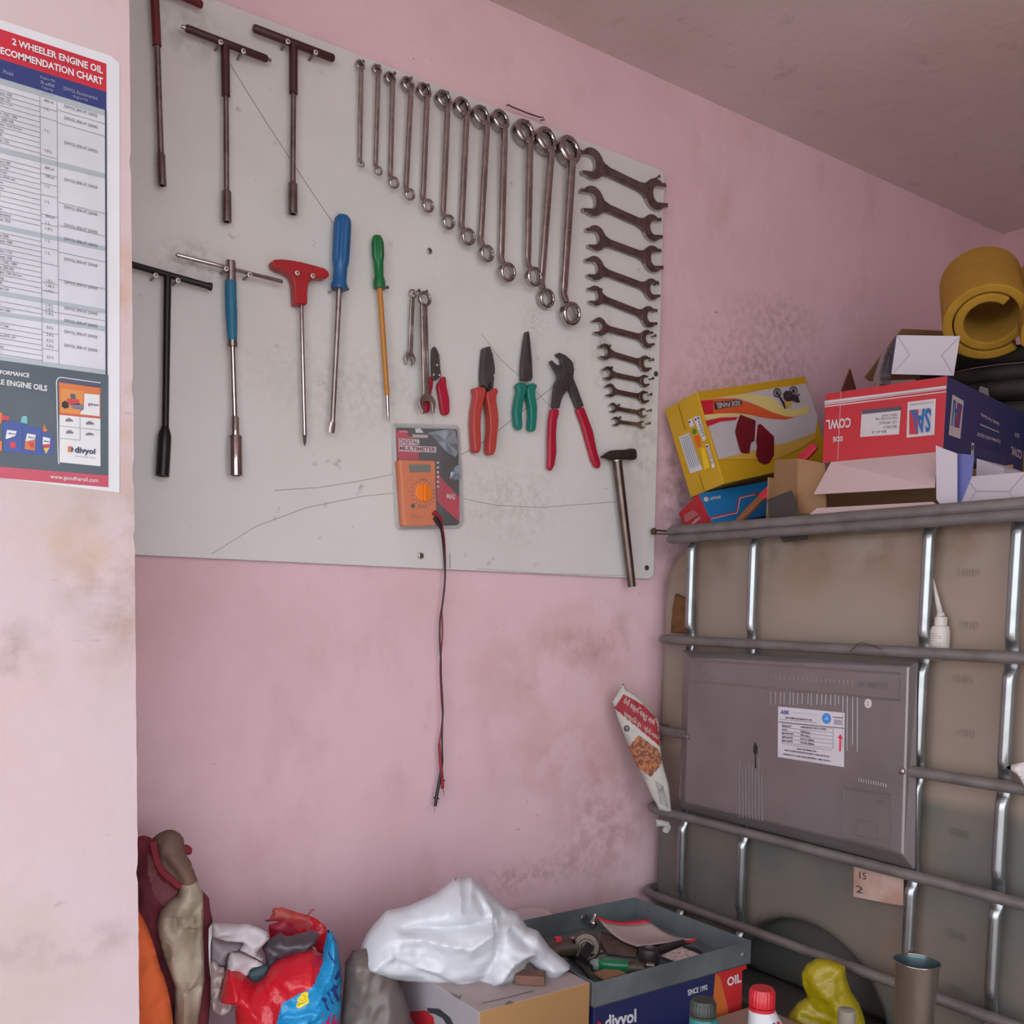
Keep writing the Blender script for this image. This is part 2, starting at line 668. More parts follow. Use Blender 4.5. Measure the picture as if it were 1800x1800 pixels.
# ================================================================== TOOL BOARD
board = thing('tool_board', 'large grubby white laminate panel screwed to the pink wall, hung with hand tools', 'tool board', tuple(W(700, 700, -BT)))
m_board = paint('white_laminate', (214, 213, 211),
                [((196, 184, 182), 1.6, 0.42, 0.7, 0.55, (1, 1, 1)),
                 ((188, 194, 190), 2.4, 0.5, 0.72, 0.5, (1, 1, 1)),
                 ((128, 122, 116), 26.0, 0.66, 0.74, 0.55, (1, 1, 1)),
                 ((150, 142, 136), 60.0, 0.68, 0.74, 0.4, (1, 1, 1))],
                spots=[(tuple(W(940, 560)), (0.05, 0.2, 0.06), (110, 94, 90), 0.3, 160.0),
                       (tuple(W(620, 680)), (0.28, 0.2, 0.12), (160, 154, 150), 0.3, 80.0),
                       (tuple(W(900, 880)), (0.2, 0.2, 0.12), (152, 148, 142), 0.3, 80.0),
                       (tuple(W(1130, 760)), (0.08, 0.2, 0.2), (140, 126, 118), 0.4, 40.0),
                       (tuple(W(1060, 620)), (0.04, 0.2, 0.12), (120, 104, 98), 0.5, 50.0),
                       (tuple(W(340, 60)), (0.1, 0.2, 0.06), (150, 142, 130), 0.5, 40.0),
                       (tuple(W(340, 460)), (0.08, 0.2, 0.05), (130, 124, 118), 0.5, 60.0)],
                rough=0.38, bump=0.02, spec=0.5)
zt = W(1168, 300).z
zb = W(700, 997).z
xl = XP + 0.001
xr_t = W(1168, 320).x
xr_b = W(1149, 1015).x
R = 0.012
pts = [V((xl, YB, zb)), V((xr_b - R, YB, zb)), V((xr_b - R * .3, YB, zb + R * .3)), V((xr_b, YB, zb + R)),
       V((xr_t, YB, zt - R)), V((xr_t - R * .3, YB, zt - R * .3)), V((xr_t - R, YB, zt)), V((xl, YB, zt))]
b = MB(); b.prism(pts, (0, BT - 0.0005, 0), m_board)
b.build('panel', board, bevel=0.0012)


def strip(mb, pxs, w, m, off=0.0004):
    ps = [W(x, y, off) for x, y in pxs]
    for a, c in zip(ps, ps[1:]):
        t = (c - a).normalized()
        n = V((-t.z, 0, t.x)) * (w / 2)
        mb.poly([a - n, c - n, c + n, a + n], m)


m_pencil = mat('pencil_grey', (150, 142, 138), 0.8)
for ln, w in (([(404, 112), (470, 218), (540, 325), (592, 402)], 0.0016), ([(846, 586), (880, 632), (930, 676), (975, 722)], 0.0012),
              ([(1012, 648), (940, 705), (860, 770), (780, 818), (700, 850)], 0.0016),
              ([(482, 862), (560, 857), (630, 846), (700, 832)], 0.001),
              ([(372, 974), (450, 925), (540, 892), (640, 872), (700, 866)], 0.001),
              ([(812, 876), (870, 888), (950, 892), (1030, 886), (1082, 882)], 0.0012),
              ([(840, 1000), (960, 1008), (1100, 1012)], 0.0008)):
    b = MB(); strip(b, ln, w, m_pencil); b.build('pencil_line', board)
b = MB(); strip(b, [(791, 972), (791, 999)], 0.0016, ink_grey); b.build('split', board)
b = MB(); strip(b, [(760, 700), (762, 760)], 0.0006, m_pencil); b.build('pencil_line', board)


def screw(px, py, rpx, off, m=white_screw, shank=True, cross=True, parent=board, name='screw'):
    c = W(px, py, off)
    r = rp(c, rpx * 2)
    b = MB()
    b.lathe([(r * 0.55, -r * 0.5), (r, -r * 0.05), (r * 0.96, r * 0.18), (r * 0.6, r * 0.3)], c, (0, -1, 0), m, 18)
    if shank:
        b.tube([c + V((0, r * 0.3, 0)), V((c.x, YB + 0.003, c.z))], r * 0.5, dullsteel, 8, nrm=(0, 0, 1))
    if cross:
        for a in (0.5, 0.5 + math.pi / 2):
            d = V((math.cos(a), 0, math.sin(a))); e = V((-d.z, 0, d.x))
            q = c + V((0, -r * 0.31, 0))
            b.poly([q - d * r * .6 - e * r * .16, q + d * r * .6 - e * r * .16, q + d * r * .6 + e * r * .16, q - d * r * .6 + e * r * .16], screw_slot)
    return b.build(name, parent)


for px, py in ((388, 74), (428, 90), (506, 73), (555, 92), (274, 484), (313, 493), (398, 472.6), (439, 483), (522.5, 480), (550, 485)):
    screw(px, py, 4.4, 0.030)
for px, py, r in ((755, 441, 5.2), (740, 977, 5.4), (1137, 998, 4.6), (1153, 657, 4.6)):
    screw(px, py, r, 0.0025, steel if r != 4.6 else dark, shank=False)
for px, py in ((638.7, 108), (667, 116), (694, 128.7), (723, 137), (753, 150), (787, 163), (819, 177), (852, 190), (885, 199), (928, 214), (966, 229), (1006, 245)):
    screw(px, py, 3.0, 0.022, dullsteel, cross=False)
for px, py in ((1159, 310), (1161, 385), (1157, 498.5), (1154, 546), (1148, 632), (1148, 665), (1145, 693), (1144, 721), (1142, 744),
               (1072, 608), (1075.6, 646), (1088, 712), (1090, 734), (1057, 509), (1160, 440), (1152, 590)):
    screw(px, py, 2.7, 0.014, dullsteel, cross=False)
for px, py in ((736.7, 510.7), (750, 512.5), (681, 505), (611, 508), (586, 509)):
    screw(px, py, 3.0, 0.022, dark, cross=False)
# bent wire loop hooked over the top edge
b = MB(); b.tube([W(890, 186, .002), W(894, 184, .006), W(898, 187, .004), W(925, 198, .003), W(948, 206, .003), W(954, 206, .006), W(957, 211, .004), W(950, 211, .003)], 0.0014, rusty, 8)
b.build('wire_hook', board)
# hook and twisted wire tying the tank's cage to the board
b = MB()
c = W(1146, 934, 0.01)
b.lathe([(0.004, 0), (0.0075, 0.004), (0.0075, 0.009), (0.003, 0.012)], c, (0, -1, 0), rusty, 12)
e1 = onX(1182, 936, XI - 0.004)
b.tube([c, c.lerp(e1, .3) + V((0, 0, .003)), c.lerp(e1, .7) + V((0, 0, .002)), e1], 0.0025, rusty, 8)
b.tube([c + V((0, 0, -.006)), c.lerp(e1, .4) + V((0, 0, -.005)), e1 + V((0, 0, -.004))], 0.0018, rusty, 8)
b.build('tie_wire', board)

# ================================================================== T-HANDLE WRENCHES
def loc_of(px, py, off=0.01):
    return tuple(W(px, py, off))


def rod(mb, a, c, wpx, off, m, n=14, wpx2=None, ext=0):
    p, q = W(a[0], a[1], off), W(c[0], c[1], off)
    mb.tube([p, q], [rp(p, wpx), rp(q, wpx2 or wpx)], m, n)
    return p, q


def t_wrench(label, bar, barw, stem, gripw, grip_end, shaftw, sock, sockw, mgrip, mshaft, tips=False, off=0.018):
    t = thing('t_handle_wrench', label, 'wrench', loc_of(*stem), 'nut spinners with crossbar handles hung in the top row')
    b = MB()
    p, q = W(*bar[0], off), W(*bar[1], off)
    r = rp(p, barw)
    d = (q - p).normalized()
    b.tube([p, p + d * r * .4, q - d * r * .4, q], [r * .72, r, r, r * .72], mgrip, 16)
    b.build('crossbar', t)
    if tips:
        b = MB()
        b.tube([p - d * r * 1.1, p + d * r * .2], [r * .5, r * .55], chrome, 12)
        b.tube([q + d * r * 1.1, q - d * r * .2], [r * .5, r * .55], chrome, 12)
        b.build('bar_end', t)
    b = MB(); rod(b, stem, grip_end, gripw, off, mgrip); b.build('stem_grip', t)
    b = MB(); rod(b, grip_end, sock[0], shaftw, off, mshaft); b.build('shaft', t)
    b = MB()
    p, q = W(*sock[0], off), W(*sock[1], off)
    r = rp(p, sockw); L = (q - p).length
    d = (q - p) / L
    b.lathe([(r * .62, -r * .3), (r, r * .2), (r, L), (r * .62, L), (r * .6, L - .012), (0.0, L - .012)], p, d, mshaft, 18)
    b.build('socket', t)
    return t


t_wrench('dark red T nut spinner, leftmost of three, cut by the top of the photo', ((187, -66), (356, 9)), 14, (271, -25), 15, (276, 81), 11, ((282.5, 270), (285, 326)), 15, maroon_red, dullsteel)
t_wrench('maroon T nut spinner with bare metal bar ends, in the middle of the top three', ((326, 49), (470, 104)), 13, (395.5, 80), 15, (397, 169), 10, ((398, 336), (398.5, 390)), 17, maroon, dullsteel, tips=True)
t_wrench('maroon T nut spinner just left of the row of ring spanners, top right of three', ((445, 49), (587, 103)), 14, (515.7, 80), 15, (515.7, 165), 10, ((514.5, 322), (514.5, 376)), 17, maroon, dullsteel)

black_w = mat('black_oxide', (46, 44, 44), .36, .6)
# black wrench below
off = 0.018
t = thing('t_handle_wrench', 'all black T socket wrench, leftmost tool of the lower row beside the pillar', 'wrench', loc_of(290, 620))
b = MB()
p, q = W(196, 455, off), W(372, 504.5, off); r = rp(p, 11.5); d = (q - p).normalized()
b.tube([p - d * .0, p + d * .004, q - d * .010, q - d * .002, q], [r * 1.25, r, r, r * 1.3, r * 1.25], black_w, 16)
b.build('crossbar', t)
b = MB(); rod(b, (294.5, 486), (290.5, 760), 13, off, black_w, wpx2=12); b.build('shaft', t)
b = MB(); p, q = W(290.2, 752, off), W(285.5, 837, off); r = rp(p, 23); L = (q - p).length
b.lathe([(r * .55, -.002), (r * .98, .012), (r, .03), (r, L), (r * .68, L), (r * .64, L - .014), (0, L - .014)], p, q - p, black_w, 20)
b.build('socket', t)

# chrome sliding bar wrench with blue sleeve
t = thing('t_handle_wrench', 'chrome sliding bar T wrench with a blue rubber sleeve and long bright socket', 'wrench', loc_of(406, 620))
b = MB(); p, q = W(309, 447.5, .022), W(497, 495.5, .022); r = rp(p, 7.5); d = (q - p).normalized()
b.tube([p, p + d * .003, q - d * .003, q], [r * .6, r, r, r * .6], chrome, 14); b.build('crossbar', t)
b = MB(); rod(b, (405.5, 459), (405.5, 496), 17.5, .020, chrome, 18); b.build('bar_holder', t)
b = MB()
ps = [W(x, y, .020) for x, y in ((405.3, 494), (405.6, 520), (406.5, 548), (407.5, 575), (408.3, 600))]
b.tube(ps, [rp(ps[0], w) for w in (19.5, 20, 20.5, 18.5, 16)], blue_grip, 20); b.build('sleeve', t)
b = MB(); rod(b, (408.3, 599), (408.5, 609), 17, .020, dullsteel, 18); b.build('collar', t)
b = MB(); rod(b, (408.6, 608), (412.5, 734), 9.5, .020, chrome); b.build('shaft', t)
b = MB()
p, q = W(413, 732, .020), W(414.5, 836, .020); L = (q - p).length
r1, r2 = rp(p, 14.5), rp(p, 24)
b.lathe([(r1 * .8, 0), (r1, .002), (r1, L * .315), (r2 * .95, L * .325), (r2, L * .34), (r2, L), (r2 * .68, L), (r2 * .64, L - .014), (0, L - .014)], p, q - p, chrome, 24)
b.build('socket', t)

# red T screwdriver
t = thing('t_handle_screwdriver', 'screwdriver with a red plastic T handle and long round chrome shaft', 'screwdriver', loc_of(532, 620))
f3 = cv(3.6, 230, 360)
out = f3((893, 357), (915, 345), (960, 343), (1010, 348), (1080, 360), (1160, 381), (1230, 402), (1255, 424), (1258, 452), (1235, 465), (1180, 464), (1138, 474), (1124, 505), (1119, 560), (1119, 622), (1112, 630), (1046, 630), (1040, 622), (1038, 560), (1034, 500), (1018, 450), (985, 425), (930, 405), (902, 388))
b = MB(); b.prism([W(x, y, .026) for x, y in out], (0, .020, 0), red_handle); b.build('handle', t, bevel=.0065, seg=4, angle=50)
b = MB(); rod(b, (529.4, 530), (535.4, 765), 7.6, .018, chrome, 12); b.build('shaft', t)
b = MB()
ps = [W(535.4, 763, .018), W(535.5, 768, .018), W(535.6, 777, .018), W(535.7, 784, .018)]
b.tube(ps, [rp(ps[0], w) for w in (7.6, 6.4, 5.4, 1.2)], dark, 8); b.build('tip', t)


def screwdriver(label, hpts, hw, mh, spts, sw, ms, tpts, tw, mt, flat, off, collar=True):
    t = thing('screwdriver', label, 'screwdriver', loc_of(*spts[0]))
    b = MB()
    ps = [W(x, y, off) for x, y in hpts]
    r = [rp(ps[0], w) for w in hw]
    d = (ps[-1] - ps[0]); L = d.length
    hh = [(p - ps[0]).length for p in ps]
    b.lathe([(max(a, 1e-4), h) for a, h in zip(r, hh)], ps[0], d, mh, 54, mod=lambda i, th: 1.0 if i < 3 or i > 5 else 1.0 - 0.14 * (0.5 + 0.5 * math.cos(9 * th)))
    b.build('handle', t)
    b = MB()
    q = [W(x, y, off) for x, y in spts]
    b.tube(q, [rp(q[0], w) for w in sw], ms, 14)
    b.build('shaft', t)
    b = MB()
    q = [W(x, y, off) for x, y in tpts]
    if flat:
        b.sweep(q, [rp(q[0], w) for w in tw], [rp(q[0], w) for w in flat], mt, 12)
    else:
        b.tube(q, [rp(q[0], w) for w in tw], mt, 10)
    b.build('tip', t)
    return t


screwdriver('big flat blade screwdriver with a fluted blue handle', [(603, 378.5), (603, 380), (603, 386), (602.5, 396), (601.5, 430), (600.5, 460), (600, 464), (598.5, 470), (597, 496), (596.5, 503), (596.2, 508)],
            [6, 20, 28, 31, 31, 30, 28, 24.5, 24, 30, 29], blue_handle, [(596.3, 505), (584.5, 742)], [10, 9], steel, [(584.6, 738), (584.2, 744), (583.4, 752), (583, 761)], [9, 12, 12, 9.5], steel, [8, 5, 3, 1.6], .022)
screwdriver('slim tester screwdriver with a green handle and amber insulated shaft', [(663, 413.5), (663, 415), (663.2, 420), (663.6, 428), (664.5, 450), (665, 456), (665.4, 462), (666, 486), (666.5, 495), (667, 507)],
            [4, 14, 19, 22, 22, 20, 17.5, 16.5, 22, 21], green_handle, [(667.3, 505), (680.5, 695)], [9.5, 9], yellow_sleeve, [(680.5, 694), (681.8, 730), (682.2, 733), (683, 744)], [6.5, 6, 5, 1.5], chrome, None, .018)

# ================================================================== RING SPANNERS
SP = [  # top ring centre, half height; shaft top; shaft bottom; shaft width; bottom ring centre, half height
    ((632.7, 114.7), 8.5, (634.5, 121.5), (632, 283), 9, (635.5, 288.7), 5.5),
    ((662, 122.7), 9, (664.5, 132), (660, 290), 9, (665.3, 300.7), 7.5),
    ((685.3, 138), 10.5, (690, 145), (686, 308.7), 9.5, (692, 321.3), 10),
    ((716, 148.7), 12.5, (722, 162), (713.6, 330), 10, (719.7, 342), 10),
    ((744.7, 160.7), 13.5, (750.5, 173), (743.3, 348.7), 10.5, (751.7, 362), 11.5),
    ((778.7, 175.3), 15, (786.5, 189), (778.6, 376.7), 11, (787.7, 390.7), 12.5),
    ((811.3, 188.7), 16, (820, 203.5), (811, 396.7), 11.5, (821.6, 416.7), 14.5),
    ((844, 204.7), 17.5, (855.5, 222), (844.6, 422), 12, (854.7, 446), 14.5),
    ((878, 212), 17.5, (886.5, 228), (880.5, 454), 13, (890.7, 478.7), 16.5),
    ((920, 233.3), 21, (931, 251), (927, 462), 13.5, (937.3, 486.7), 16.5),
    ((957.5, 248), 22, (968.5, 266), (951.5, 496), 13.5, (959, 525), 16.5),
    ((998, 265.3), 24, (1005, 284), (990, 517), 15.5, (1002, 552), 20)]
WORD = ['smallest and thinnest ring spanner, leftmost of the row', 'slender ring spanner, second from the left end of the row', 'small ring spanner, third from the left end of the row',
        'small ring spanner, fourth from the left end of the row', 'ring spanner fifth from the left in the row', 'ring spanner sixth from the left in the row',
        'ring spanner seventh from the left in the row, sixth from the right', 'ring spanner hanging fifth from the right end of the row', 'fluted ring spanner fourth from the right, left of the gap in the row',
        'ring spanner third from the right, its lower ring overlapping its slanted neighbour', 'slanted ring spanner second from the right, passing behind its neighbour\'s lower ring', 'longest and thickest ring spanner, rightmost of the row beside the open spanners']


def ring_spanner(k):
    (tc, tr, st, sb, w, bc, br) = SP[k]
    kk = k / 11.0
    o_top, o_st, o_sb, o_bot = .008 + .006 * kk, .017 + .009 * kk, .007 + .004 * kk, .016 + .010 * kk
    if k == 9:
        o_sb, o_bot = .016, .030
    if k == 10:
        o_sb, o_bot = .006, .014
    t = thing('ring_spanner', 'chrome ' + WORD[k], 'spanner', loc_of(*st), 'chrome ring spanners graded along the top of the board')
    a, c = W(*st, o_st), W(*sb, o_sb)
    hw = rp(a, w) * 0.95
    hd = hw * 0.86
    pt = W(*tc, o_top); pb = W(*bc, o_bot)
    Rt = rp(pt, tr * 2) * 1.06; Rb = rp(pb, br * 2) * 1.03
    b = MB()
    b.sweep([a + (pt - a) * .45, a, a + (c - a) * .04, a + (c - a) * .5, a + (c - a) * .96, c, c + (pb - c) * .45],
            [hw * .8, hw * .95, hw, hw, hw * .95, hw * .9, hw * .75], [hd * .85, hd, hd, hd, hd * .95, hd * .9, hd * .8], chrome, 16, power=3.2)
    b.build('shaft', t)
    b = MB(); b.ring(pt, (0.10, -1, 0.16), Rt, Rt * .58, Rt * .82, chrome); b.build('ring_end', t)
    b = MB(); b.ring(pb, (0.05, -1, -0.10), Rb, Rb * .66, Rb * .85, chrome); b.build('ring_end', t)
    # raised maker's marks down the shaft face
    b = MB()
    d = (c - a); up = (-d).normalized(); n = V((0, -1, 0)); sx = up.cross(n).normalized()
    if sx.x < 0:
        sx = -sx
    f = a + d * .5 - V((0, hd * 1.0, 0))
    hx = hw * .45; hl = d.length * .13
    b.text('DROP FORGED', [f + up * -hl - sx * hx, f + up * hl - sx * hx, f + up * hl + sx * hx, f + up * -hl + sx * hx], steel, 0.0, lift=(0, -0.0004, 0))
    b.build('embossed_mark', t)


for k in range(12):
    ring_spanner(k)

# ================================================================== OPEN ENDED SPANNERS
OP = [((1042, 287), 27, (1154, 341), 27, 17), ((1043, 353), 26, (1148, 400), 23, 15.5), ((1049, 418), 22, (1149, 455), 23, 14.5),
      ((1047, 471), 21, (1147, 508), 18.5, 13.5), ((1048, 519.5), 17.5, (1142, 556.5), 18.5, 13), ((1055, 573.6), 16, (1139, 595.6), 16, 12),
      ((1064.6, 618), 14.3, (1135, 639), 14.3, 11), ((1070, 656), 12.3, (1133.7, 669.6), 11, 9.5), ((1073.8, 686), 12, (1132.5, 698), 11.5, 9.2),
      ((1078.7, 716.6), 8.8, (1130.6, 725.8), 8.8, 8), ((1083.6, 740.5), 8.3, (1128.8, 746.6), 7, 7)]
OW = ['largest open ended spanner, at the top right corner of the board', 'large open ended spanner just below the biggest one', 'open ended spanner third from the top of the column',
      'open ended spanner fourth from the top of the column', 'open ended spanner fifth from the top of the column', 'open ended spanner halfway down the column',
      'open ended spanner fifth from the bottom of the column', 'small open ended spanner fourth from the bottom of the column', 'small open ended spanner third from the bottom of the column',
      'tiny open ended spanner second from the bottom of the column', 'tiniest open ended spanner, lowest of the column above the hammer']


def jaw_outline(c, R, ax, rot_ang, w):
    """points of an open jaw: c centre, ax unit vector (x,z) from shaft outwards"""
    g = (ax[0] * math.cos(rot_ang) - ax[1] * math.sin(rot_ang), ax[0] * math.sin(rot_ang) + ax[1] * math.cos(rot_ang))
    h = (-g[1], g[0])
    P = lambda u, v: (c[0] + g[0] * u * R + h[0] * v * R, c[1] + g[1] * u * R + h[1] * v * R)
    s = 0.50
    pts = [P(1.02, -s), P(0.95, -0.78)]
    for a in range(-125, -279, -14):
        pass
    a0 = -48
    for i in range(0, 19):
        a = math.radians(a0 - i * (264.0 / 18))
        pts.append(P(math.cos(a) * 1.0, math.sin(a) * 1.0))
    pts += [P(0.95, 0.78), P(1.02, s), P(0.05, s), P(-0.12, s * .8), P(-0.26, s * .35), P(-0.26, -s * .35), P(-0.12, -s * .8), P(0.05, -s)]
    return pts


def open_spanner(k):
    (lc, lr, rc, rr, w) = OP[k]
    off = .011
    t = thing('open_spanner', 'steel ' + OW[k], 'spanner', loc_of((lc[0] + rc[0]) / 2, (lc[1] + rc[1]) / 2), 'open ended spanners in a column at the right of the board')
    a, c = W(*lc, off), W(*rc, off)
    ra, rc_ = rp(a, lr * 2) * .98, rp(c, rr * 2) * .98
    d = ((c.x - a.x), (c.z - a.z)); L = math.hypot(*d); d = (d[0] / L, d[1] / L)
    th = .0065 + .003 * (1 - k / 10)
    for (cc, R, ax) in ((a, ra, (-d[0], -d[1])), (c, rc_, d)):
        b = MB()
        pts = jaw_outline((cc.x, cc.z), R, ax, math.radians(15), w)
        b.prism([V((x, YB - off, z)) for x, z in pts], (0, th, 0), dullsteel, mside=chrome)
        b.build('jaw', t, bevel=.0009, seg=2)
    b = MB()
    hw = rp(a, w) * .92
    n = (-d[1], d[0])
    Q = lambda s, v: V((a.x + d[0] * s + n[0] * v, YB - off + .0008, a.z + d[1] * s + n[1] * v))
    e1, e2 = ra * .60, L - rc_ * .60
    s1, s2 = ra * 1.55, L - rc_ * 1.55
    b.prism([Q(e1, ra * .72), Q(ra * 1.05, hw * 1.35), Q(s1, hw), Q(s2, hw), Q(L - rc_ * 1.05, hw * 1.35), Q(e2, rc_ * .72), Q(e2, -rc_ * .72), Q(L - rc_ * 1.05, -hw * 1.35), Q(s2, -hw), Q(s1, -hw), Q(ra * 1.05, -hw * 1.35), Q(e1, -ra * .72)], (0, th - .0016, 0), dullsteel)
    b.build('shaft', t, bevel=.0010, seg=2)
    b = MB()
    m0, hl, hh = L / 2, L * .17, hw * .36
    q = [Q(m0 - hl, hh), Q(m0 + hl, hh), Q(m0 + hl, -hh), Q(m0 - hl, -hh)]
    b.text('DROP FORGED' if k < 8 else 'FORGED', q, steel, 0.01, lift=(0, -.0004, 0))
    b.build('embossed_mark', t)


for k in range(11):
    open_spanner(k)


# combination spanners
def combo(label, rc, rv, s0, s1, w, jc, jv, axang, off, oj):
    t = thing('combination_spanner', label, 'spanner', loc_of(*s0))
    p = W(*rc, off); r = rp(p, rv * 2)
    b = MB(); b.ring(p, (0.05, -1, .05), r, r * .68, r * .62, steel); b.build('ring_end', t)
    a, c = W(*s0, off - .001), W(*s1, oj); hw = rp(a, w)
    b = MB(); b.sweep([a + (p - a) * .35, a, a.lerp(c, .5), c, c + (W(*jc, oj) - c) * .35], [hw * .9, hw, hw, hw * 1.02, hw * 1.4], [hw * .5] * 5, steel, 16, power=5); b.build('shaft', t)
    b = MB()
    h = hw * .5
    u = (c - a).normalized(); sx = V((u.z, 0, -u.x)); sx = sx if sx.x > 0 else -sx
    A0, C0 = a.lerp(c, .12), a.lerp(c, .9)
    lf = V((0, -hw * .5 - .0006, 0))
    for s in (-1, 1):
        b.tube([A0 + sx * (s * hw * .45) + lf, C0 + sx * (s * hw * .45) + lf], hw * .09, chrome, 6)
    b.build('rib', t)
    q = W(*jc, oj); R = rp(q, jv * 2)
    b = MB(); pts = jaw_outline((q.x, q.z), R, (math.cos(axang), math.sin(axang)), math.radians(15), w)
    b.prism([V((x, q.y - .005, z)) for x, z in pts], (0, .009, 0), steel, mside=chrome); b.build('jaw', t, bevel=.0009)


combo('small bright combination spanner hanging left of a bigger one', (725.5, 516.5), 8, (724.7, 526.7), (721.3, 618), 8.5, (719.5, 631), 10.5, math.radians(-104), .016, .010)
combo('larger combination spanner with its jaw over a red plier handle', (746, 525.3), 13.3, (744.5, 539), (748.3, 690), 13.5, (749.5, 710), 17, math.radians(-96), .022, .024)


# ================================================================== PLIERS
def part_prism(t, name, outline, off, thick, m, bevel, seg=2, mside=None, angle=40):
    b = MB(); b.prism([W(x, y, off) for x, y in outline], (0, thick, 0), m, mside=mside)
    return b.build(name, t, bevel=bevel, seg=seg, angle=angle)


f = cv(7.5, 700, 500)
t = thing('wire_stripper', 'small wire stripper with short red handles, half behind the larger combination spanner', 'pliers', loc_of(768, 670))
part_prism(t, 'jaw', f((455, 850), (478, 815), (500, 832), (520, 870), (545, 935), (560, 1130), (572, 1205), (515, 1255), (462, 1262), (452, 1160), (448, 1000)), .010, .006, dark, .001)
part_prism(t, 'grip', f((598, 1208), (625, 1213), (636, 1250), (640, 1330), (662, 1430), (680, 1520), (682, 1680), (668, 1712), (640, 1722), (602, 1716), (588, 1690), (575, 1640), (555, 1500), (525, 1340), (535, 1300), (572, 1252)), .013, .011, crimson, .0035, 3)
part_prism(t, 'grip', f((430, 1200), (455, 1240), (470, 1270), (462, 1350), (440, 1450), (425, 1500), (428, 1600), (420, 1680), (390, 1695), (355, 1680), (345, 1600), (352, 1520), (375, 1480), (395, 1400), (402, 1290), (412, 1230)), .012, .010, crimson, .0035, 3)
b = MB()
c = W(*f((507, 960))[0], .012); r = rp(c, 8)
b.tube([c + V((r * math.cos(a), 0, r * math.sin(a))) for a in [i * math.pi / 10 for i in range(-6, 16)]], .0009, steel, 6)
b.tube([c + V((-r * .8, 0, -r * .5)), W(*f((455, 1100))[0], .012), W(*f((452, 1240))[0], .012)], .0009, steel, 6)
b.tube([c + V((r * .8, 0, -r * .5)), W(*f((545, 1090))[0], .012), W(*f((562, 1180))[0], .012)], .0009, steel, 6)
b.build('spring', t)
for q in ((470, 1190), (545, 1195), (512, 1062)):
    b = MB(); b.lathe([(.0022, 0), (.0019, .0012), (.0006, .0016)], W(*f(q)[0], .010), (0, -1, 0), white_screw, 12); b.build('rivet', t)

f = cv(7.5, 820, 570)
t = thing('combination_pliers', 'combination pliers with long orange red grips', 'pliers', loc_of(858, 700))
part_prism(t, 'jaw', f((250, 318), (262, 298), (313, 290), (328, 330), (350, 400), (376, 560), (378, 640), (360, 672), (362, 690), (372, 690), (360, 780), (355, 850), (320, 880), (262, 830), (232, 800), (222, 700), (228, 560), (238, 440)), .024, .018, dark, .0016)
b = MB(); b.prism([W(x, y, .0248) for x, y in f((300, 770), (310, 740), (322, 790), (322, 880), (300, 895), (280, 860))], (0, .004, 0), black); b.build('hinge_slot', t)
part_prism(t, 'grip', f((112, 842), (180, 818), (252, 830), (266, 862), (262, 910), (240, 1000), (222, 1080), (200, 1200), (193, 1350), (200, 1500), (200, 1610), (186, 1680), (150, 1697), (112, 1675), (100, 1500), (90, 1300), (100, 1130), (125, 1000), (132, 915)), .026, .020, salmon, .0055, 4)
part_prism(t, 'grip', f((278, 890), (345, 850), (402, 835), (430, 880), (405, 935), (400, 1000), (420, 1130), (432, 1280), (415, 1450), (395, 1640), (367, 1720), (320, 1718), (297, 1682), (300, 1560), (316, 1400), (316, 1250), (295, 1080), (272, 960)), .026, .020, salmon, .0055, 4)

t = thing('long_nose_pliers', 'long nose pliers with teal green grips, tip pointing up', 'pliers', loc_of(926, 660))
part_prism(t, 'jaw', f((800, 92), (826, 90), (846, 230), (870, 480), (876, 700), (858, 742), (740, 735), (738, 600), (742, 500), (768, 280)), .020, .012, dark, .0016)
b = MB()
p, q = W(*f((812, 140))[0], .0205), W(*f((838, 540))[0], .0205)
b.prism([p + V((-.0006, 0, 0)), p + V((.0006, 0, 0)), q + V((.0014, 0, 0)), q + V((-.0010, 0, 0))], (0, .003, 0), black); b.build('jaw_gap', t)
part_prism(t, 'grip', f((668, 792), (720, 758), (800, 770), (806, 830), (798, 880), (762, 1010), (742, 1180), (750, 1340), (740, 1388), (692, 1388), (660, 1330), (642, 1150), (662, 990), (690, 880)), .022, .016, teal, .0045, 4)
part_prism(t, 'grip', f((808, 850), (840, 790), (890, 772), (942, 800), (915, 880), (920, 950), (940, 1080), (936, 1250), (920, 1382), (900, 1412), (860, 1408), (838, 1370), (852, 1200), (845, 1080), (820, 960)), .022, .016, teal, .0045, 4)

f = cv(7.826, 950, 610)
t = thing('water_pump_pliers', 'open water pump pliers with black jaws and long crimson grips', 'pliers', loc_of(1010, 720))
part_prism(t, 'jaw', f((225, 92), (268, 75), (350, 110), (430, 180), (460, 240), (466, 330), (455, 420), (520, 580), (602, 812), (512, 842), (440, 660), (400, 565), (345, 520), (335, 400), (328, 290), (300, 230), (290, 160), (232, 112)), .014, .010, dark, .0016)
part_prism(t, 'jaw', f((137, 200), (165, 178), (200, 220), (240, 245), (290, 243), (325, 290), (365, 330), (400, 352), (442, 400), (420, 500), (380, 590), (320, 670), (290, 740), (268, 842), (172, 832), (190, 620), (210, 500), (255, 430), (240, 370), (190, 290)), .022, .009, dark, .0016)
b = MB()
c1, c2 = W(*f((395, 378))[0], .0225), W(*f((310, 572))[0], .0225)
d = (c2 - c1).normalized(); n = V((-d.z, 0, d.x)) * rp(c1, 8)
loop = [c1 + n, c1 - d * rp(c1, 6), c1 - n, c2 - n, c2 + d * rp(c1, 6), c2 + n, c1 + n]
b.tube(loop, .0022, mat('scuffed_steel', (84, 76, 74), .5, .6), 6)
b.build('slot_rim', t)
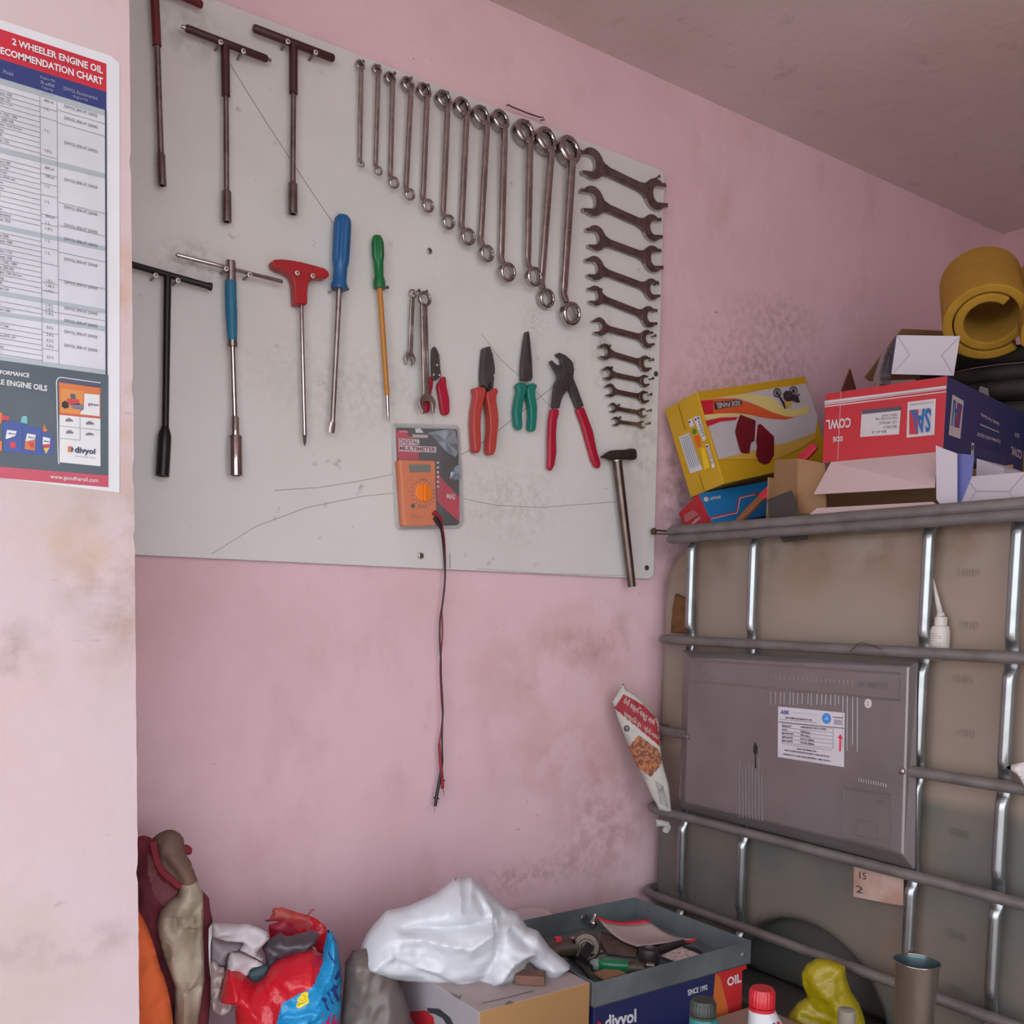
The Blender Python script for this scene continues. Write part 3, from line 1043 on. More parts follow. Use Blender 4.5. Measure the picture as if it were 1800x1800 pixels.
part_prism(t, 'grip', f((162, 842), (270, 852), (266, 930), (240, 1010), (228, 1200), (234, 1450), (206, 1622), (160, 1712), (115, 1652), (124, 1500), (124, 1250), (138, 1000)), .022, .013, crimson, .005, 4)
part_prism(t, 'grip', f((500, 852), (605, 815), (640, 900), (690, 1030), (735, 1150), (790, 1430), (842, 1600), (826, 1672), (770, 1650), (720, 1550), (650, 1300), (580, 1050)), .016, .013, crimson, .005, 4)

# hammer
f = cv(6.92, 1050, 780)
t = thing('hammer', 'small cross pein hammer with a steel pipe handle hanging past the board\'s lower edge', 'hammer', loc_of(1090, 900))
b = MB()
hp = [W(*f((x, y))[0], .022) for x, y in ((62, 160), (105, 150), (155, 146), (190, 143), (255, 140), (300, 137), (345, 132), (400, 130), (440, 129), (450, 129))]
b.sweep(hp, [rp(hp[0], w) for w in (3, 10, 17.5, 18, 19, 18, 18, 21, 20, 15)], [rp(hp[0], w) for w in (12, 13, 14, 15, 17, 17, 17, 19, 18, 14)], mat('worn_iron', (74, 66, 62), .5, .7, var=(48, 40, 36), vscale=40), 16, power=2.6)
b.build('head', t)
b = MB(); rod(b, f((238, 196))[0], f((420, 1737))[0], 17.5, .022, mat('pipe_steel', (112, 98, 93), .28, .95, var=(84, 70, 66), vscale=30), 18, wpx2=14.5); b.build('handle', t)
b = MB(); rod(b, f((232, 196))[0], f((234, 210))[0], 20, .022, steel, 16); b.build('collar', t)

# ================================================================== MULTIMETER IN ITS BLISTER PACK
f = cv(6.667, 680, 730)
t = thing('multimeter', 'orange digital multimeter in a black and red blister pack, its leads hanging down the wall', 'multimeter', loc_of(752, 925))
card_black = mat('card_black', (52, 48, 50), .5); card_red = mat('card_red', (186, 26, 62), .45)
orange = mat('orange_plastic', (206, 104, 28), .42, var=(206, 100, 28), vscale=20); knob_o = mat('bright_orange', (240, 128, 24), .38)
b = MB()
O1, O2 = .0035, .0041
card = f((105, 135), (840, 160), (852, 1290), (165, 1302))
b.prism([W(x, y, O1) for x, y in card], (0, .0012, 0), card_black)
b.poly([W(x, y, O2 - .0003) for x, y in f((105, 180), (160, 175), (300, 260), (370, 440), (372, 520), (130, 520))], card_red)
b.poly([W(x, y, O2 - .0003) for x, y in f((585, 640), (640, 740), (850, 960), (848, 1250), (590, 1010))], card_red)
b.poly([W(x, y, O2) for x, y in f((330, 155), (390, 150), (430, 205), (340, 205))], white)
b.poly([W(x, y, O2) for x, y in f((300, 225), (480, 228), (482, 265), (302, 262))], mat('hang_slot', (176, 166, 162), .6))
b.poly([W(x, y, O2) for x, y in f((130, 190), (150, 172), (240, 180), (252, 200), (235, 214), (145, 208))], red_print)
b.text('MASTER', [W(x, y, O2 + .0003) for x, y in f((150, 182), (238, 188), (238, 204), (150, 199))], white)
dred = mat('dark_red_letters', (120, 24, 44), .5)
for s, q in (('DIGITAL', ((148, 278), (372, 292), (372, 342), (148, 332))), ('MULTIMETER', ((148, 358), (572, 378), (572, 428), (148, 412)))):
    x0, y0 = q[0]; 
    b.poly([W(x, y, O2 + .0002) for x, y in f((q[0][0] - 8, q[0][1] - 8), (q[1][0] + 6, q[1][1] - 8), (q[2][0] + 6, q[2][1] + 8), (q[3][0] - 8, q[3][1] + 8))], white)
    b.text(s, [W(x, y, O2 + .0004) for x, y in f(*q)], dred, .03)
for k in range(6):
    y = 555 + k * 56
    b.poly([W(a, c, O2) for a, c in f((585, y - 12), (612, y - 10), (612, y + 12), (585, y + 10))], white)
b.text('MAS', [W(x, y, O2 + .0003) for x, y in f((700, 915), (800, 925), (800, 990), (700, 975))], white, .02)
b.build('backing_card', t)
b = MB(); body = f((150, 518), (575, 530), (592, 1290), (205, 1302))
b.prism([W(x, y, .026) for x, y in body], (0, .021, 0), orange); b.build('meter_body', t, bevel=.004, seg=3)
b = MB(); b.prism([W(x, y, .0272) for x, y in f((262, 572), (512, 576), (512, 666), (270, 668))], (0, .004, 0), mat('lcd_green', (104, 104, 88), .25)); b.build('display', t)
c = W(*f((424, 908))[0], .027); r = rp(c, 33)
b = MB(); b.lathe([(r, -.002), (r, .003), (r * .9, .005), (0, .005)], c, (0, -1, 0), knob_o, 32)
b.box(c + V((-r * .17, -.005, -r * .95)), (r * .34, 0, 0), (0, -.005, 0), (0, 0, r * 1.9), knob_o); b.build('selector_knob', t, bevel=.0008)
b = MB()
cf = W(*f((424, 908))[0], .0266)
for k in range(20):
    a = k * 2 * math.pi / 20
    d = V((math.cos(a), 0, math.sin(a))); e = V((-d.z, 0, d.x))
    q = cf + d * r * 1.25
    b.poly([q - e * .0008, q + e * .0008, q + e * .0008 + d * .004, q - e * .0008 + d * .004], ink)
b.text('OFF', [W(x, y, .0265) for x, y in f((400, 740), (460, 742), (460, 762), (400, 760))], ink)
b.text('V~', [W(x, y, .0265) for x, y in f((265, 745), (310, 745), (310, 768), (265, 768))], ink)
b.text('DT830D', [W(x, y, .0265) for x, y in f((350, 1062), (470, 1066), (470, 1086), (350, 1082))], ink)
b.text('10A', [W(x, y, .0265) for x, y in f((280, 1160), (350, 1162), (350, 1182), (280, 1180))], ink)
b.text('COM', [W(x, y, .0265) for x, y in f((290, 1190), (390, 1192), (390, 1212), (290, 1210))], ink)
b.build('dial_marks', t)
b = MB(); c = W(*f((303, 1062))[0], .0262); b.lathe([(.0042, 0), (.0042, .0015), (0, .0015)], c, (0, -1, 0), dark, 18); b.build('transistor_socket', t)
# clear blister
blister = bpy.data.materials.new('clear_blister'); blister.use_nodes = True
bb = blister.node_tree.nodes['Principled BSDF']
bb.inputs['Base Color'].default_value = (0.95, 0.97, 1, 1); bb.inputs['Roughness'].default_value = 0.06
bb.inputs['Alpha'].default_value = 0.10; bb.inputs['Specular IOR Level'].default_value = 0.9
foil = mat('crinkled_clear_film', (176, 190, 204), .15, .3, alpha=.75, var=(110, 124, 140), vscale=40)
b = MB()
ob = f((60, 110), (95, 92), (820, 112), (852, 150), (880, 540), (905, 1240), (890, 1290), (840, 1330), (140, 1342), (105, 1300), (75, 700))
ib = f((105, 165), (125, 145), (810, 165), (822, 190), (848, 560), (868, 1220), (850, 1262), (820, 1290), (175, 1300), (150, 1275), (118, 700))
rimm = mat('blister_flange', (176, 176, 180), .2, alpha=.55)
A = [W(x, y, .004) for x, y in ob]; B = [W(x, y, .0065) for x, y in ob]; Cc = [W(x, y, .0065) for x, y in ib]; D = [W(x, y, .031) for x, y in f((135, 500), (150, 480), (600, 492), (640, 520), (650, 560), (655, 1180), (650, 1262), (620, 1296), (195, 1312), (170, 1285), (140, 700))]
n = len(A)
b.add(A + B + Cc + D, [[i, (i + 1) % n, n + (i + 1) % n, n + i] for i in range(n)] + [[n + i, n + (i + 1) % n, 2 * n + (i + 1) % n, 2 * n + i] for i in range(n)] + [[2 * n + i, 2 * n + (i + 1) % n, 3 * n + (i + 1) % n, 3 * n + i] for i in range(n)] + [[3 * n + i for i in range(n)]], blister, False)
b.build('blister', t)
b = MB()
for i in range(n):
    j = (i + 1) % n
    b.add([A[i], A[j], Cc[j], Cc[i]], [[0, 1, 2, 3]], rimm)
    
b.build('blister_flange', t, weld=True)
b = MB()
def crumple(poly, off, amp, seed):
    pts = f(*poly); cx = sum(p[0] for p in pts) / len(pts); cy = sum(p[1] for p in pts) / len(pts)
    cc = W(cx, cy, off + amp)
    for i in range(len(pts)):
        p0, p1 = pts[i], pts[(i + 1) % len(pts)]
        mx = ((p0[0] + p1[0]) / 2, (p0[1] + p1[1]) / 2)
        q = W(mx[0] * .6 + cx * .4, mx[1] * .6 + cy * .4, off + amp * (0.2 if (i + seed) % 2 else 1.5))
        b.add([W(*p0, off), W(*p1, off), q], [[0, 1, 2]], foil); b.add([W(*p0, off), q, cc], [[0, 1, 2]], foil); b.add([q, W(*p1, off), cc], [[0, 1, 2]], foil)
crumple(((470, 210), (560, 190), (700, 165), (800, 180), (830, 330), (838, 430), (800, 490), (700, 430), (600, 320), (540, 250)), .0085, .006, 0)
crumple(((860, 570), (800, 600), (755, 660), (738, 740), (800, 760), (868, 745)), .0085, .006, 1)
b.build('crinkled_film', t)


def lead(pxs, rpx, m, plug, probe, tip, name, offs):
    b = MB()
    ps = [W(x, y, offs[min(i, len(offs) - 1)]) for i, (x, y) in enumerate(pxs)]
    # smooth through the points
    sm = []
    for i in range(len(ps) - 1):
        p0 = ps[max(i - 1, 0)]; p1 = ps[i]; p2 = ps[i + 1]; p3 = ps[min(i + 2, len(ps) - 1)]
        for k in range(5):
            u = k / 5
            sm.append(0.5 * ((2 * p1) + (p2 - p0) * u + (2 * p0 - 5 * p1 + 4 * p2 - p3) * u * u + (3 * p1 - p0 - 3 * p2 + p3) * u ** 3))
    sm.append(ps[-1])
    b.tube(sm, rp(ps[0], rpx), m, 10)
    ob = b.build(name, t)
    b = MB(); q = [W(x, y, .031) for x, y in plug]; b.tube(q, [rp(q[0], w) for w in (9, 10, 8, 4.5)], m, 12); b.build('plug', t)
    b = MB(); q = [W(x, y, .008) for x, y in probe]; L = len(q); b.tube(q, [rp(q[0], w) for w in (4.5, 5.5, 6, 5.5)], m, 12)
    d = (q[-1] - q[0]).normalized(); g = q[-1] - d * .016
    b.lathe([(.0025, -.001), (.0062, -.001), (.0062, .001), (.0025, .001)], g, d, m, 14); b.build('probe', t)
    b = MB(); q = [W(x, y, .008) for x, y in tip]; b.tube(q, [.0011, .0004], steel, 8); b.build('probe_tip', t)


red_wire = mat('red_wire', (150, 24, 48), .4); black_wire = mat('black_wire', (30, 24, 28), .4)
lead([(776, 921), (780, 940), (782, 965), (782.5, 990), (782, 1020), (779, 1050), (776.5, 1070), (777.5, 1095), (777.5, 1120), (775, 1150), (774, 1180), (776, 1230), (778, 1258), (776, 1280), (772, 1308)], 3.2, red_wire,
     [(762, 900), (767, 905), (773, 912), (777, 922)], [(772, 1306), (774, 1340), (776.5, 1362), (778, 1386)], [(778, 1385), (781, 1399)], 'test_lead', [.03, .02, .009, .006, .006, .006])
lead([(774, 925), (777.5, 945), (780.5, 975), (782, 1005), (781.5, 1030), (778, 1060), (774, 1085), (773, 1110), (773.5, 1140), (775, 1160), (775.5, 1190), (777.5, 1225), (778.5, 1250), (777.5, 1275), (777, 1305), (778, 1338)], 3.2, black_wire,
     [(764, 909), (769, 916), (772.5, 922), (775, 929)], [(777.5, 1336), (774, 1365), (768, 1395), (765, 1417)], [(765, 1416), (763, 1430)], 'test_lead', [.03, .02, .011, .009, .009, .009])

# ================================================================== ENGINE OIL POSTER
poster = thing('wall_poster', 'engine oil recommendation chart poster on the pale pink pillar at the left edge', 'poster', tuple(onY(100, 866, YP)))


def PO(lay):
    return lambda pts: [onY(x, y, YP - .0006 - .0004 * lay) for x, y in pts]


paper = mat('poster_paper', (206, 206, 211), .32, var=(222, 224, 232), vscale=6)
table = mat('poster_table', (201, 202, 211), .32)
stripe = mat('poster_stripe', (163, 172, 179), .35)
p_red = mat('poster_red', (190, 35, 56), .32); p_blue = mat('poster_blue', (39, 53, 113), .32)
p_dark = mat('poster_dark', (55, 67, 80), .3, var=(74, 88, 96), vscale=10)
p_rose = mat('poster_rose', (183, 55, 80), .32)
p_txt = mat('poster_text', (85, 87, 99), .6); p_pale = mat('poster_pale_text', (151, 158, 185), .5)
p_line = mat('poster_rule', (133, 133, 142), .6)
rgt = lambda x, pl, pr: pl[1] + (pr[1] - pl[1]) * (x - pl[0]) / (pr[0] - pl[0])
XL = -150


def band(b, yl, yr, yl2, yr2, x2, m, lay, x1=XL):
    """band whose top passes (0,yl),(x2,yr) and bottom (0,yl2),(x2,yr2), from x1 to x2"""
    g = lambda a, c, x: a + (c - a) * x / x2
    b.poly(PO(lay)([(x1, g(yl, yr, x1)), (x2, yr), (x2, yr2), (x1, g(yl2, yr2, x1))]), m)


b = MB()
b.prism(PO(0)([(XL, -14), (190, 96.5), (196, 99), (210, 111), (210.5, 480), (210, 866), (XL, 822)]), (0, .0005, 0), paper)
band(b, 50.7, 112, 103.5, 161.5, 187, p_red, 1)
band(b, 103.5, 161.5, 137, 194, 187, p_blue, 1)
band(b, 137, 193.5, 148, 204, 184.5, stripe, 1)
band(b, 148, 204, 625, 651, 185, table, 1)
band(b, 625, 651, 633, 659.5, 187, stripe, 1)
for a in ((258.5, 305, 268, 313.5), (394, 433.5, 402.5, 441), (511, 543.5, 519.5, 551), (548, 573.5, 555, 582)):
    band(b, a[0], a[1], a[2], a[3], 184.5, stripe, 2)
band(b, 633, 659.5, 820.5, 836, 190.5, p_dark, 1)
band(b, 820.5, 836, 840, 856.5, 190.5, p_rose, 1)
b.poly(PO(2)([(184.3, 193), (187.4, 194), (188.8, 659), (185.6, 659)]), mat('poster_edge', (46, 48, 69), .4))
b.build('printed_sheet', poster)
# table rules and blurred entries
b = MB()
YV = lambda x, y0: y0 + (1138 - y0) * (x / 3315.0)      # a horizontal on this wall through (0, y0)


def rule(x1, x2, y0, w=0.8):
    b.poly(PO(3)([(x1, YV(x1, y0)), (x2, YV(x2, y0)), (x2, YV(x2, y0) + w), (x1, YV(x1, y0) + w)]), p_line)


for x, x2_ in ((69.5, 74), (99.6, 103)):
    b.poly(PO(3)([(x, YV(x, 148)), (x + 0.9, YV(x, 148)), (x2_ + .9, YV(x2_, 625)), (x2_, YV(x2_, 625))]), p_line)
y = 157.0
rows = []
while y < 622:
    if not any(a - 3 < y < c + 3 for a, c in ((256, 270), (392, 404), (509, 521), (546, 557))):
        rule(XL, 70 + (y - 148) * .009, y); rows.append(y)
    y += 9.3
for y in (166, 184, 252, 285, 302, 323, 358, 375, 418, 446, 480, 495, 531, 570, 600):
    rule(70 + (y - 148) * .009, 100 + (y - 148) * .007, y)
for y in (163, 186, 330, 372, 420, 470, 530):
    rule(101 + (y - 148) * .007, 184.5, y)
b.build('table_rules', poster)
b = MB()


def ptext(s, x1, x2, y0, h, m, lay=4, bold=0.0):
    b.text(s, PO(lay)([(x1, YV(x1, y0)), (x2, YV(x2, y0)), (x2, YV(x2, y0) + h), (x1, YV(x1, y0) + h)]), m, bold, lift=(0, 0, 0))


random.seed(9)
names = ['Pleasure 100', 'Glamour 125', 'Splendor 110', 'Discover 150', 'Pulsar 150, 180', 'Pulsar 200 NS', 'Avenger 220 Street', 'Platina', 'CT 100', 'Activa 125', 'Shine', 'Unicorn 160', 'Dream Yuga', 'Star City', 'Apache RTR 160', 'Jupiter', 'Fascino', 'FZ 16', 'Ray Z', 'Access 125', 'Gixxer', 'Thunderbird', 'Classic 350', 'Bullet 500']
for i, y in enumerate(rows):
    if random.random() < .82:
        s = names[i % len(names)]
        w = len(s) * 2.9
        ptext(s, -14 + random.uniform(-3, 3), -14 + w, y + 2.2, 5.2, p_txt)
for y, s in ((156, '800 ml'), (171, '1 L'), (210, '1 L'), (246, '1.0 L'), (277, '800 ml'), (292, '700 ml'), (310, '1 L'), (338, '1 L'), (364, '900 ml'), (376, '1 L'), (386, '1.8 L'), (408, '1 L'), (430, '1 L'), (480, '1.0 L'), (489, '1.05 L'), (498, '1.4 L'), (524, '1.4 L'), (531, '1.0 L'), (539, '1.4 L'), (564, '2.0 L'), (577, '2.4 L'), (587, '2.2 L'), (597, '3.0 L'), (617, '2.5 L')):
    x = 78 + (y - 148) * .008
    ptext(s, x, x + len(s) * 2.6, y - 6, 5, p_txt)
for y, s in ((150, '10W30'), (171, '20W40'), (216, '20W50'), (283, '10W30'), (333, '20W40'), (366, '20W50'), (391, '10W30'), (428, '20W40'), (470, '20W50'), (517, '20W40'), (540, '20W50'), (560, '20W50'), (585, '20W50')):
    ptext('DIVYOL SPIN 4T ' + s, 113, 171, y, 5.5, p_txt)
ptext('Model', 6, 23, 120, 7, p_pale)
for k, s in enumerate(('Engine Oil', 'Refill', 'Capacity', '(L/ml)')):
    ptext(s, 71 + k, 96 - k, 110.5 + k * 8.6, 6, p_pale)
ptext('DIVYOL Recommended', 112, 171, 117, 6.5, p_pale)
ptext('Engine Oil', 129, 154, 127, 6, p_pale)
pw = mat('poster_white', (217, 217, 220), .4)
b.text('2 WHEELER ENGINE OIL', PO(4)([(21.3, 66.6), (180.8, 117.2), (180.8, 130.2), (21.3, 78.4)]), pw, .028, lift=(0, 0, 0))
b.text('RECOMMENDATION CHART', PO(4)([(-8.5, 79), (181, 137), (181, 150), (-8.5, 91.4)]), pw, .028, lift=(0, 0, 0))
b.text('PERFORMANCE', PO(4)([(-16, 648.5), (51.7, 656.0), (51.7, 664), (-16, 655.5)]), pw, .03, lift=(0, 0, 0))
b.text('LE ENGINE OILS', PO(4)([(-4, 665.5), (83, 677.5), (83, 688), (-4, 675)]), pw, .03, lift=(0, 0, 0))
b.text('www.gamdharoil.com', PO(4)([(88.5, 834), (172.5, 841), (172.5, 850.5), (88.5, 842.8)]), pw, .004, lift=(0, 0, 0))
f6 = cv(5.624, 0, 560)
b.text('divyol', PO(5)(f6((740, 1262), (942, 1288), (942, 1358), (740, 1344))), mat('poster_logo_blue', (39, 46, 81), .5), .03, lift=(0, 0, 0))
b.text('lubricants . greases . coolants', PO(5)(f6((740, 1352), (942, 1370), (942, 1384), (740, 1366))), p_txt, 0, lift=(0, 0, 0))
b.text('divyol', PO(5)(f6((893, 835), (972, 845), (972, 872), (893, 862))), p_blue, .03, lift=(0, 0, 0))
b.build('lettering', poster)
# phone graphic and bottles
b = MB()
S = lambda m, lay, *pts: b.poly(PO(lay)(f6(*pts)), m)
o_ = mat('poster_orange', (206, 108, 39), .35); cyan = mat('poster_cyan', (106, 178, 190), .35); pblue2 = mat('poster_bottle_blue', (46, 72, 149), .35)
S(pw, 2, (563, 640), (566, 610), (578, 592), (600, 585), (640, 590), (996, 640), (996, 632), (640, 582), (598, 577), (572, 585), (558, 606), (554, 640), (572, 1415), (580, 1440), (590, 1438), (580, 1415))
S(mat('poster_slate', (62, 64, 99), .35), 2, (585, 600), (992, 645), (992, 685), (585, 630))
S(o_, 2, (582, 628), (992, 682), (992, 985), (590, 946))
S(mat('poster_amber', (210, 133, 53), .35), 3, (600, 690), (830, 715), (835, 740), (790, 945), (600, 925))
S(pw, 2, (588, 946), (992, 985), (993, 1460), (588, 1420))
S(p_red, 3, (588, 940), (992, 976), (992, 988), (588, 950))
S(pw, 3, (835, 740), (985, 755), (985, 966), (790, 944), (812, 900), (828, 880))
S(p_red, 4, (660, 790), (780, 800), (790, 850), (670, 850)); S(p_dark, 4, (695, 742), (745, 748), (748, 795), (700, 795))
S(ink, 4, (612, 830), (640, 810), (670, 830), (680, 880), (640, 890), (612, 870)); S(ink_grey, 4, (690, 850), (780, 840), (830, 860), (825, 905), (720, 890))
S(p_line, 3, (788, 965), (792, 965), (795, 1205), (790, 1205)); S(p_line, 3, (590, 1058), (990, 1100), (990, 1104), (590, 1062)); S(p_line, 3, (590, 1180), (790, 1200), (790, 1204), (590, 1184))
for (cx, cy, w, h) in ((685, 1000, 38, 18), (890, 1030, 40, 18), (690, 1118, 38, 18), (888, 1140, 42, 14)):
    S(ink_grey, 3, (cx - w, cy + h), (cx - w, cy), (cx - w * .3, cy - h), (cx + w * .4, cy - h * .6), (cx + w, cy + h * .5), (cx + w, cy + h))
S(o_, 5, (670, 1262), (700, 1262), (705, 1320), (672, 1318)); S(p_blue, 5, (702, 1263), (718, 1272), (728, 1292), (720, 1312), (705, 1320))
S(p_red, 5, (872, 842), (880, 832), (890, 850), (884, 870), (874, 860))
S(pblue2, 2, (20, 1040), (70, 1010), (230, 1030), (232, 1050), (400, 1080), (420, 1110), (500, 1150), (530, 1180), (530, 1340), (400, 1350), (40, 1310))
for cx in (30, 220, 410):
    S(p_blue, 3, (cx + 4, 1030 + (cx - 30) * .18), (cx + 10, 1030 + (cx - 30) * .18), (cx + 2, 1320), (cx - 6, 1320))
S(pw, 3, (70, 1100), (165, 1112), (150, 1160), (60, 1192), (55, 1180)); S(p_red, 3, (95, 1230), (130, 1210), (160, 1240), (150, 1285), (100, 1275))
S(pw, 3, (268, 1135), (355, 1150), (345, 1195), (250, 1215)); S(o_, 3, (250, 1218), (348, 1198), (345, 1305), (245, 1290)); S(p_red, 4, (275, 1225), (330, 1215), (335, 1280), (300, 1270))
S(pw, 3, (425, 1168), (498, 1185), (490, 1240), (420, 1245)); S(p_red, 3, (420, 1250), (500, 1235), (495, 1270), (430, 1275)); S(mat('poster_yellow', (206, 178, 53), .35), 3, (430, 1280), (490, 1275), (455, 1340))
S(cyan, 3, (210, 990), (222, 965), (262, 962), (270, 995), (268, 1042), (205, 1025)); S(o_, 3, (428, 1080), (438, 1040), (450, 1080), (468, 1100), (455, 1122), (420, 1110))
S(o_, 3, (-60, 920), (20, 930), (30, 970), (10, 1040), (-60, 1040)); S(p_red, 4, (20, 955), (90, 965), (88, 1010), (22, 1000)); S(o_, 3, (-60, 1200), (18, 1210), (20, 1310), (-60, 1300))
b.text('divyol', PO(5)(f6((84, 1122), (150, 1132), (146, 1152), (82, 1148))), p_blue, .02, lift=(0, 0, 0))
b.text('divyol', PO(5)(f6((278, 1160), (342, 1170), (338, 1190), (275, 1184))), p_blue, .02, lift=(0, 0, 0))
b.text('divyol', PO(5)(f6((434, 1200), (488, 1208), (484, 1226), (432, 1222))), p_blue, .02, lift=(0, 0, 0))
b.build('product_pictures', poster)

# ================================================================== helpers for slanted planes
def onP(x, y, p0, n):
    r = ray(x, y); n = V(n)
    return CAM + r * ((V(p0) - CAM).dot(n) / r.dot(n))


def pix(P):
    q = V(P) - CAM
    cx = AX.x * q.x + AY.x * q.y + AZ.x * q.z
    cy = AX.y * q.x + AY.y * q.y + AZ.y * q.z
    cz = AX.z * q.x + AY.z * q.y + AZ.z * q.z
    return (PX + FPX * cx / -cz, PY - FPX * cy / -cz)


def puffpx(mb, outline, p0, n, m, front, back, step=.006, soft=.05, crease=.008, cscale=9.0, seed=0.0, mpx=None, ffun=None, pleat=None, crumple=0.0, ridges=()):
    """soft body standing in the plane through p0 with normal n (towards the room)"""
    n = V(n).normalized()
    eu = V((0, 0, 1)).cross(n)
    if eu.length < 1e-3:
        eu = V((1, 0, 0))
    eu.normalize()
    ev = n.cross(eu)
    o = V(p0)
    out = []
    for x, y in outline:
        q = onP(x, y, p0, n) - o
        out.append((q.dot(eu), q.dot(ev)))
    segs = []
    for (path, amp, wid) in ridges:
        uv = []
        for x, y in path:
            q = onP(x, y, p0, n) - o
            uv.append((q.dot(eu), q.dot(ev)))
        segs.append((uv, amp, wid))
    if segs:
        base_pleat = pleat

        def pleat(u, v):
            h = base_pleat(u, v) if base_pleat else 0.0
            for (uv, amp, wid) in segs:
                best = 9.0
                for (a, c) in zip(uv, uv[1:]):
                    dx, dy = c[0] - a[0], c[1] - a[1]
                    L = dx * dx + dy * dy or 1e-9
                    t = max(0, min(1, ((u - a[0]) * dx + (v - a[1]) * dy) / L))
                    best = min(best, math.hypot(u - a[0] - t * dx, v - a[1] - t * dy))
                if best < wid * 3:
                    h += amp * math.exp(-abs(best / wid) ** 1.3)
            return h
    mf = None
    if mpx:
        mf = lambda u, v: mpx(*pix(o + eu * u + ev * v))
    return puff(mb, out, m, front, back, step, soft, crease, cscale, seed, o, eu, ev, n, mf, ffun, pleat, crumple)


def euler(e):
    cx, sx, cy, sy, cz, sz = math.cos(e[0]), math.sin(e[0]), math.cos(e[1]), math.sin(e[1]), math.cos(e[2]), math.sin(e[2])
    return Matrix(((cz, -sz, 0), (sz, cz, 0), (0, 0, 1))) @ Matrix(((cy, 0, sy), (0, 1, 0), (-sy, 0, cy))) @ Matrix(((1, 0, 0), (0, cx, -sx), (0, sx, cx)))


def smooth_path(ps, k=5):
    sm = []
    for i in range(len(ps) - 1):
        p0 = ps[max(i - 1, 0)]; p1 = ps[i]; p2 = ps[i + 1]; p3 = ps[min(i + 2, len(ps) - 1)]
        for j in range(k):
            u = j / k
            sm.append(0.5 * ((2 * p1) + (p2 - p0) * u + (2 * p0 - 5 * p1 + 4 * p2 - p3) * u * u + (3 * p1 - p0 - 3 * p2 + p3) * u ** 3))
    sm.append(ps[-1])
    return sm


from mathutils.bvhtree import BVHTree


class Decal:
    """prints flat shapes onto the surface of a built object, along the sight line to it"""

    def __init__(s, ob):
        me = ob.data
        o = V(ob['_w'])
        s.t = BVHTree.FromPolygons([v.co + o for v in me.vertices], [list(p.vertices) for p in me.polygons])

    def hit(s, x, y, lift=.0008):
        d = ray(x, y).normalized()
        loc, n, i, dist = s.t.ray_cast(CAM, d)
        return None if loc is None else loc - d * lift

    def poly(s, mb, pts, m, cuts=4, lift=.0008):
        # fan of small triangles so that the print follows the bulge
        cx = sum(p[0] for p in pts) / len(pts); cy = sum(p[1] for p in pts) / len(pts)
        n = len(pts)
        rings = []
        for k in range(cuts + 1):
            f_ = k / cuts
            rings.append([s.hit(cx + (p[0] - cx) * f_, cy + (p[1] - cy) * f_, lift) for p in pts])
        for k in range(cuts):
            for i in range(n):
                j = (i + 1) % n
                q = [rings[k][i], rings[k + 1][i], rings[k + 1][j], rings[k][j]]
                if any(v is None for v in q):
                    continue
                if k == 0:
                    q = [q[0], q[1], q[2]]
                mb.add(q, [list(range(len(q)))], m)

    def text(s, mb, t, quad, m, bold=0.0, lift=.0008):
        vs, fs = text_mesh(t, bold)
        (ax, ay), (bx, by), (cx, cy), (dx, dy) = quad
        P = []
        for (u, v) in vs:
            w = 1 - v
            x = (ax * (1 - u) + bx * u) * (1 - w) + (dx * (1 - u) + cx * u) * w
            y = (ay * (1 - u) + by * u) * (1 - w) + (dy * (1 - u) + cy * u) * w
            P.append(s.hit(x, y, lift))
        ok = [fc for fc in fs if all(P[i] is not None for i in fc)]
        if ok:
            mb.add([p if p is not None else V((0, 0, 0)) for p in P], ok, m)
            used = set(i for fc in ok for i in fc)
            first = V(P[next(iter(used))])
            b0 = len(mb.v) - len(P)
            for i, p in enumerate(P):
                if i not in used:
                    mb.v[b0 + i] = first



# ================================================================== CAGED LIQUID TANK
galv = mat('galvanised_tube', (122, 116, 114), .45, .35, var=(98, 90, 87), vscale=20, vamt=.6)
galv2 = mat('bright_zinc_tube', (158, 162, 165), .27, .9, var=(140, 140, 140), vscale=30)
XT = XI + .045                     # skin of the plastic bottle
TY0, TY1, TZ0, TZ1 = .30, 1.660, .175, 1.150
m_tank = bpy.data.materials.new('yellowed_polythene'); m_tank.use_nodes = True
nt = m_tank.node_tree; pb = nt.nodes['Principled BSDF']
pb.inputs['Roughness'].default_value = .42
pb.inputs['Subsurface Weight'].default_value = .15
pb.inputs['Subsurface Radius'].default_value = (.03, .02, .012)
g = nt.nodes.new('ShaderNodeNewGeometry'); sp = nt.nodes.new('ShaderNodeSeparateXYZ'); nt.links.new(g.outputs['Position'], sp.inputs[0])
zl = onX(1700, 1420, XT).z
mr = nt.nodes.new('ShaderNodeMapRange'); mr.inputs['From Min'].default_value = zl - .012; mr.inputs['From Max'].default_value = zl + .012
nt.links.new(sp.outputs['Z'], mr.inputs['Value'])
mx = nt.nodes.new('ShaderNodeMix'); mx.data_type = 'RGBA'
mx.inputs['A'].default_value = lin((92, 94, 91)); mx.inputs['B'].default_value = lin((142, 128, 118))
nt.links.new(mr.outputs['Result'], mx.inputs['Factor'])
cur = mx.outputs['Result']
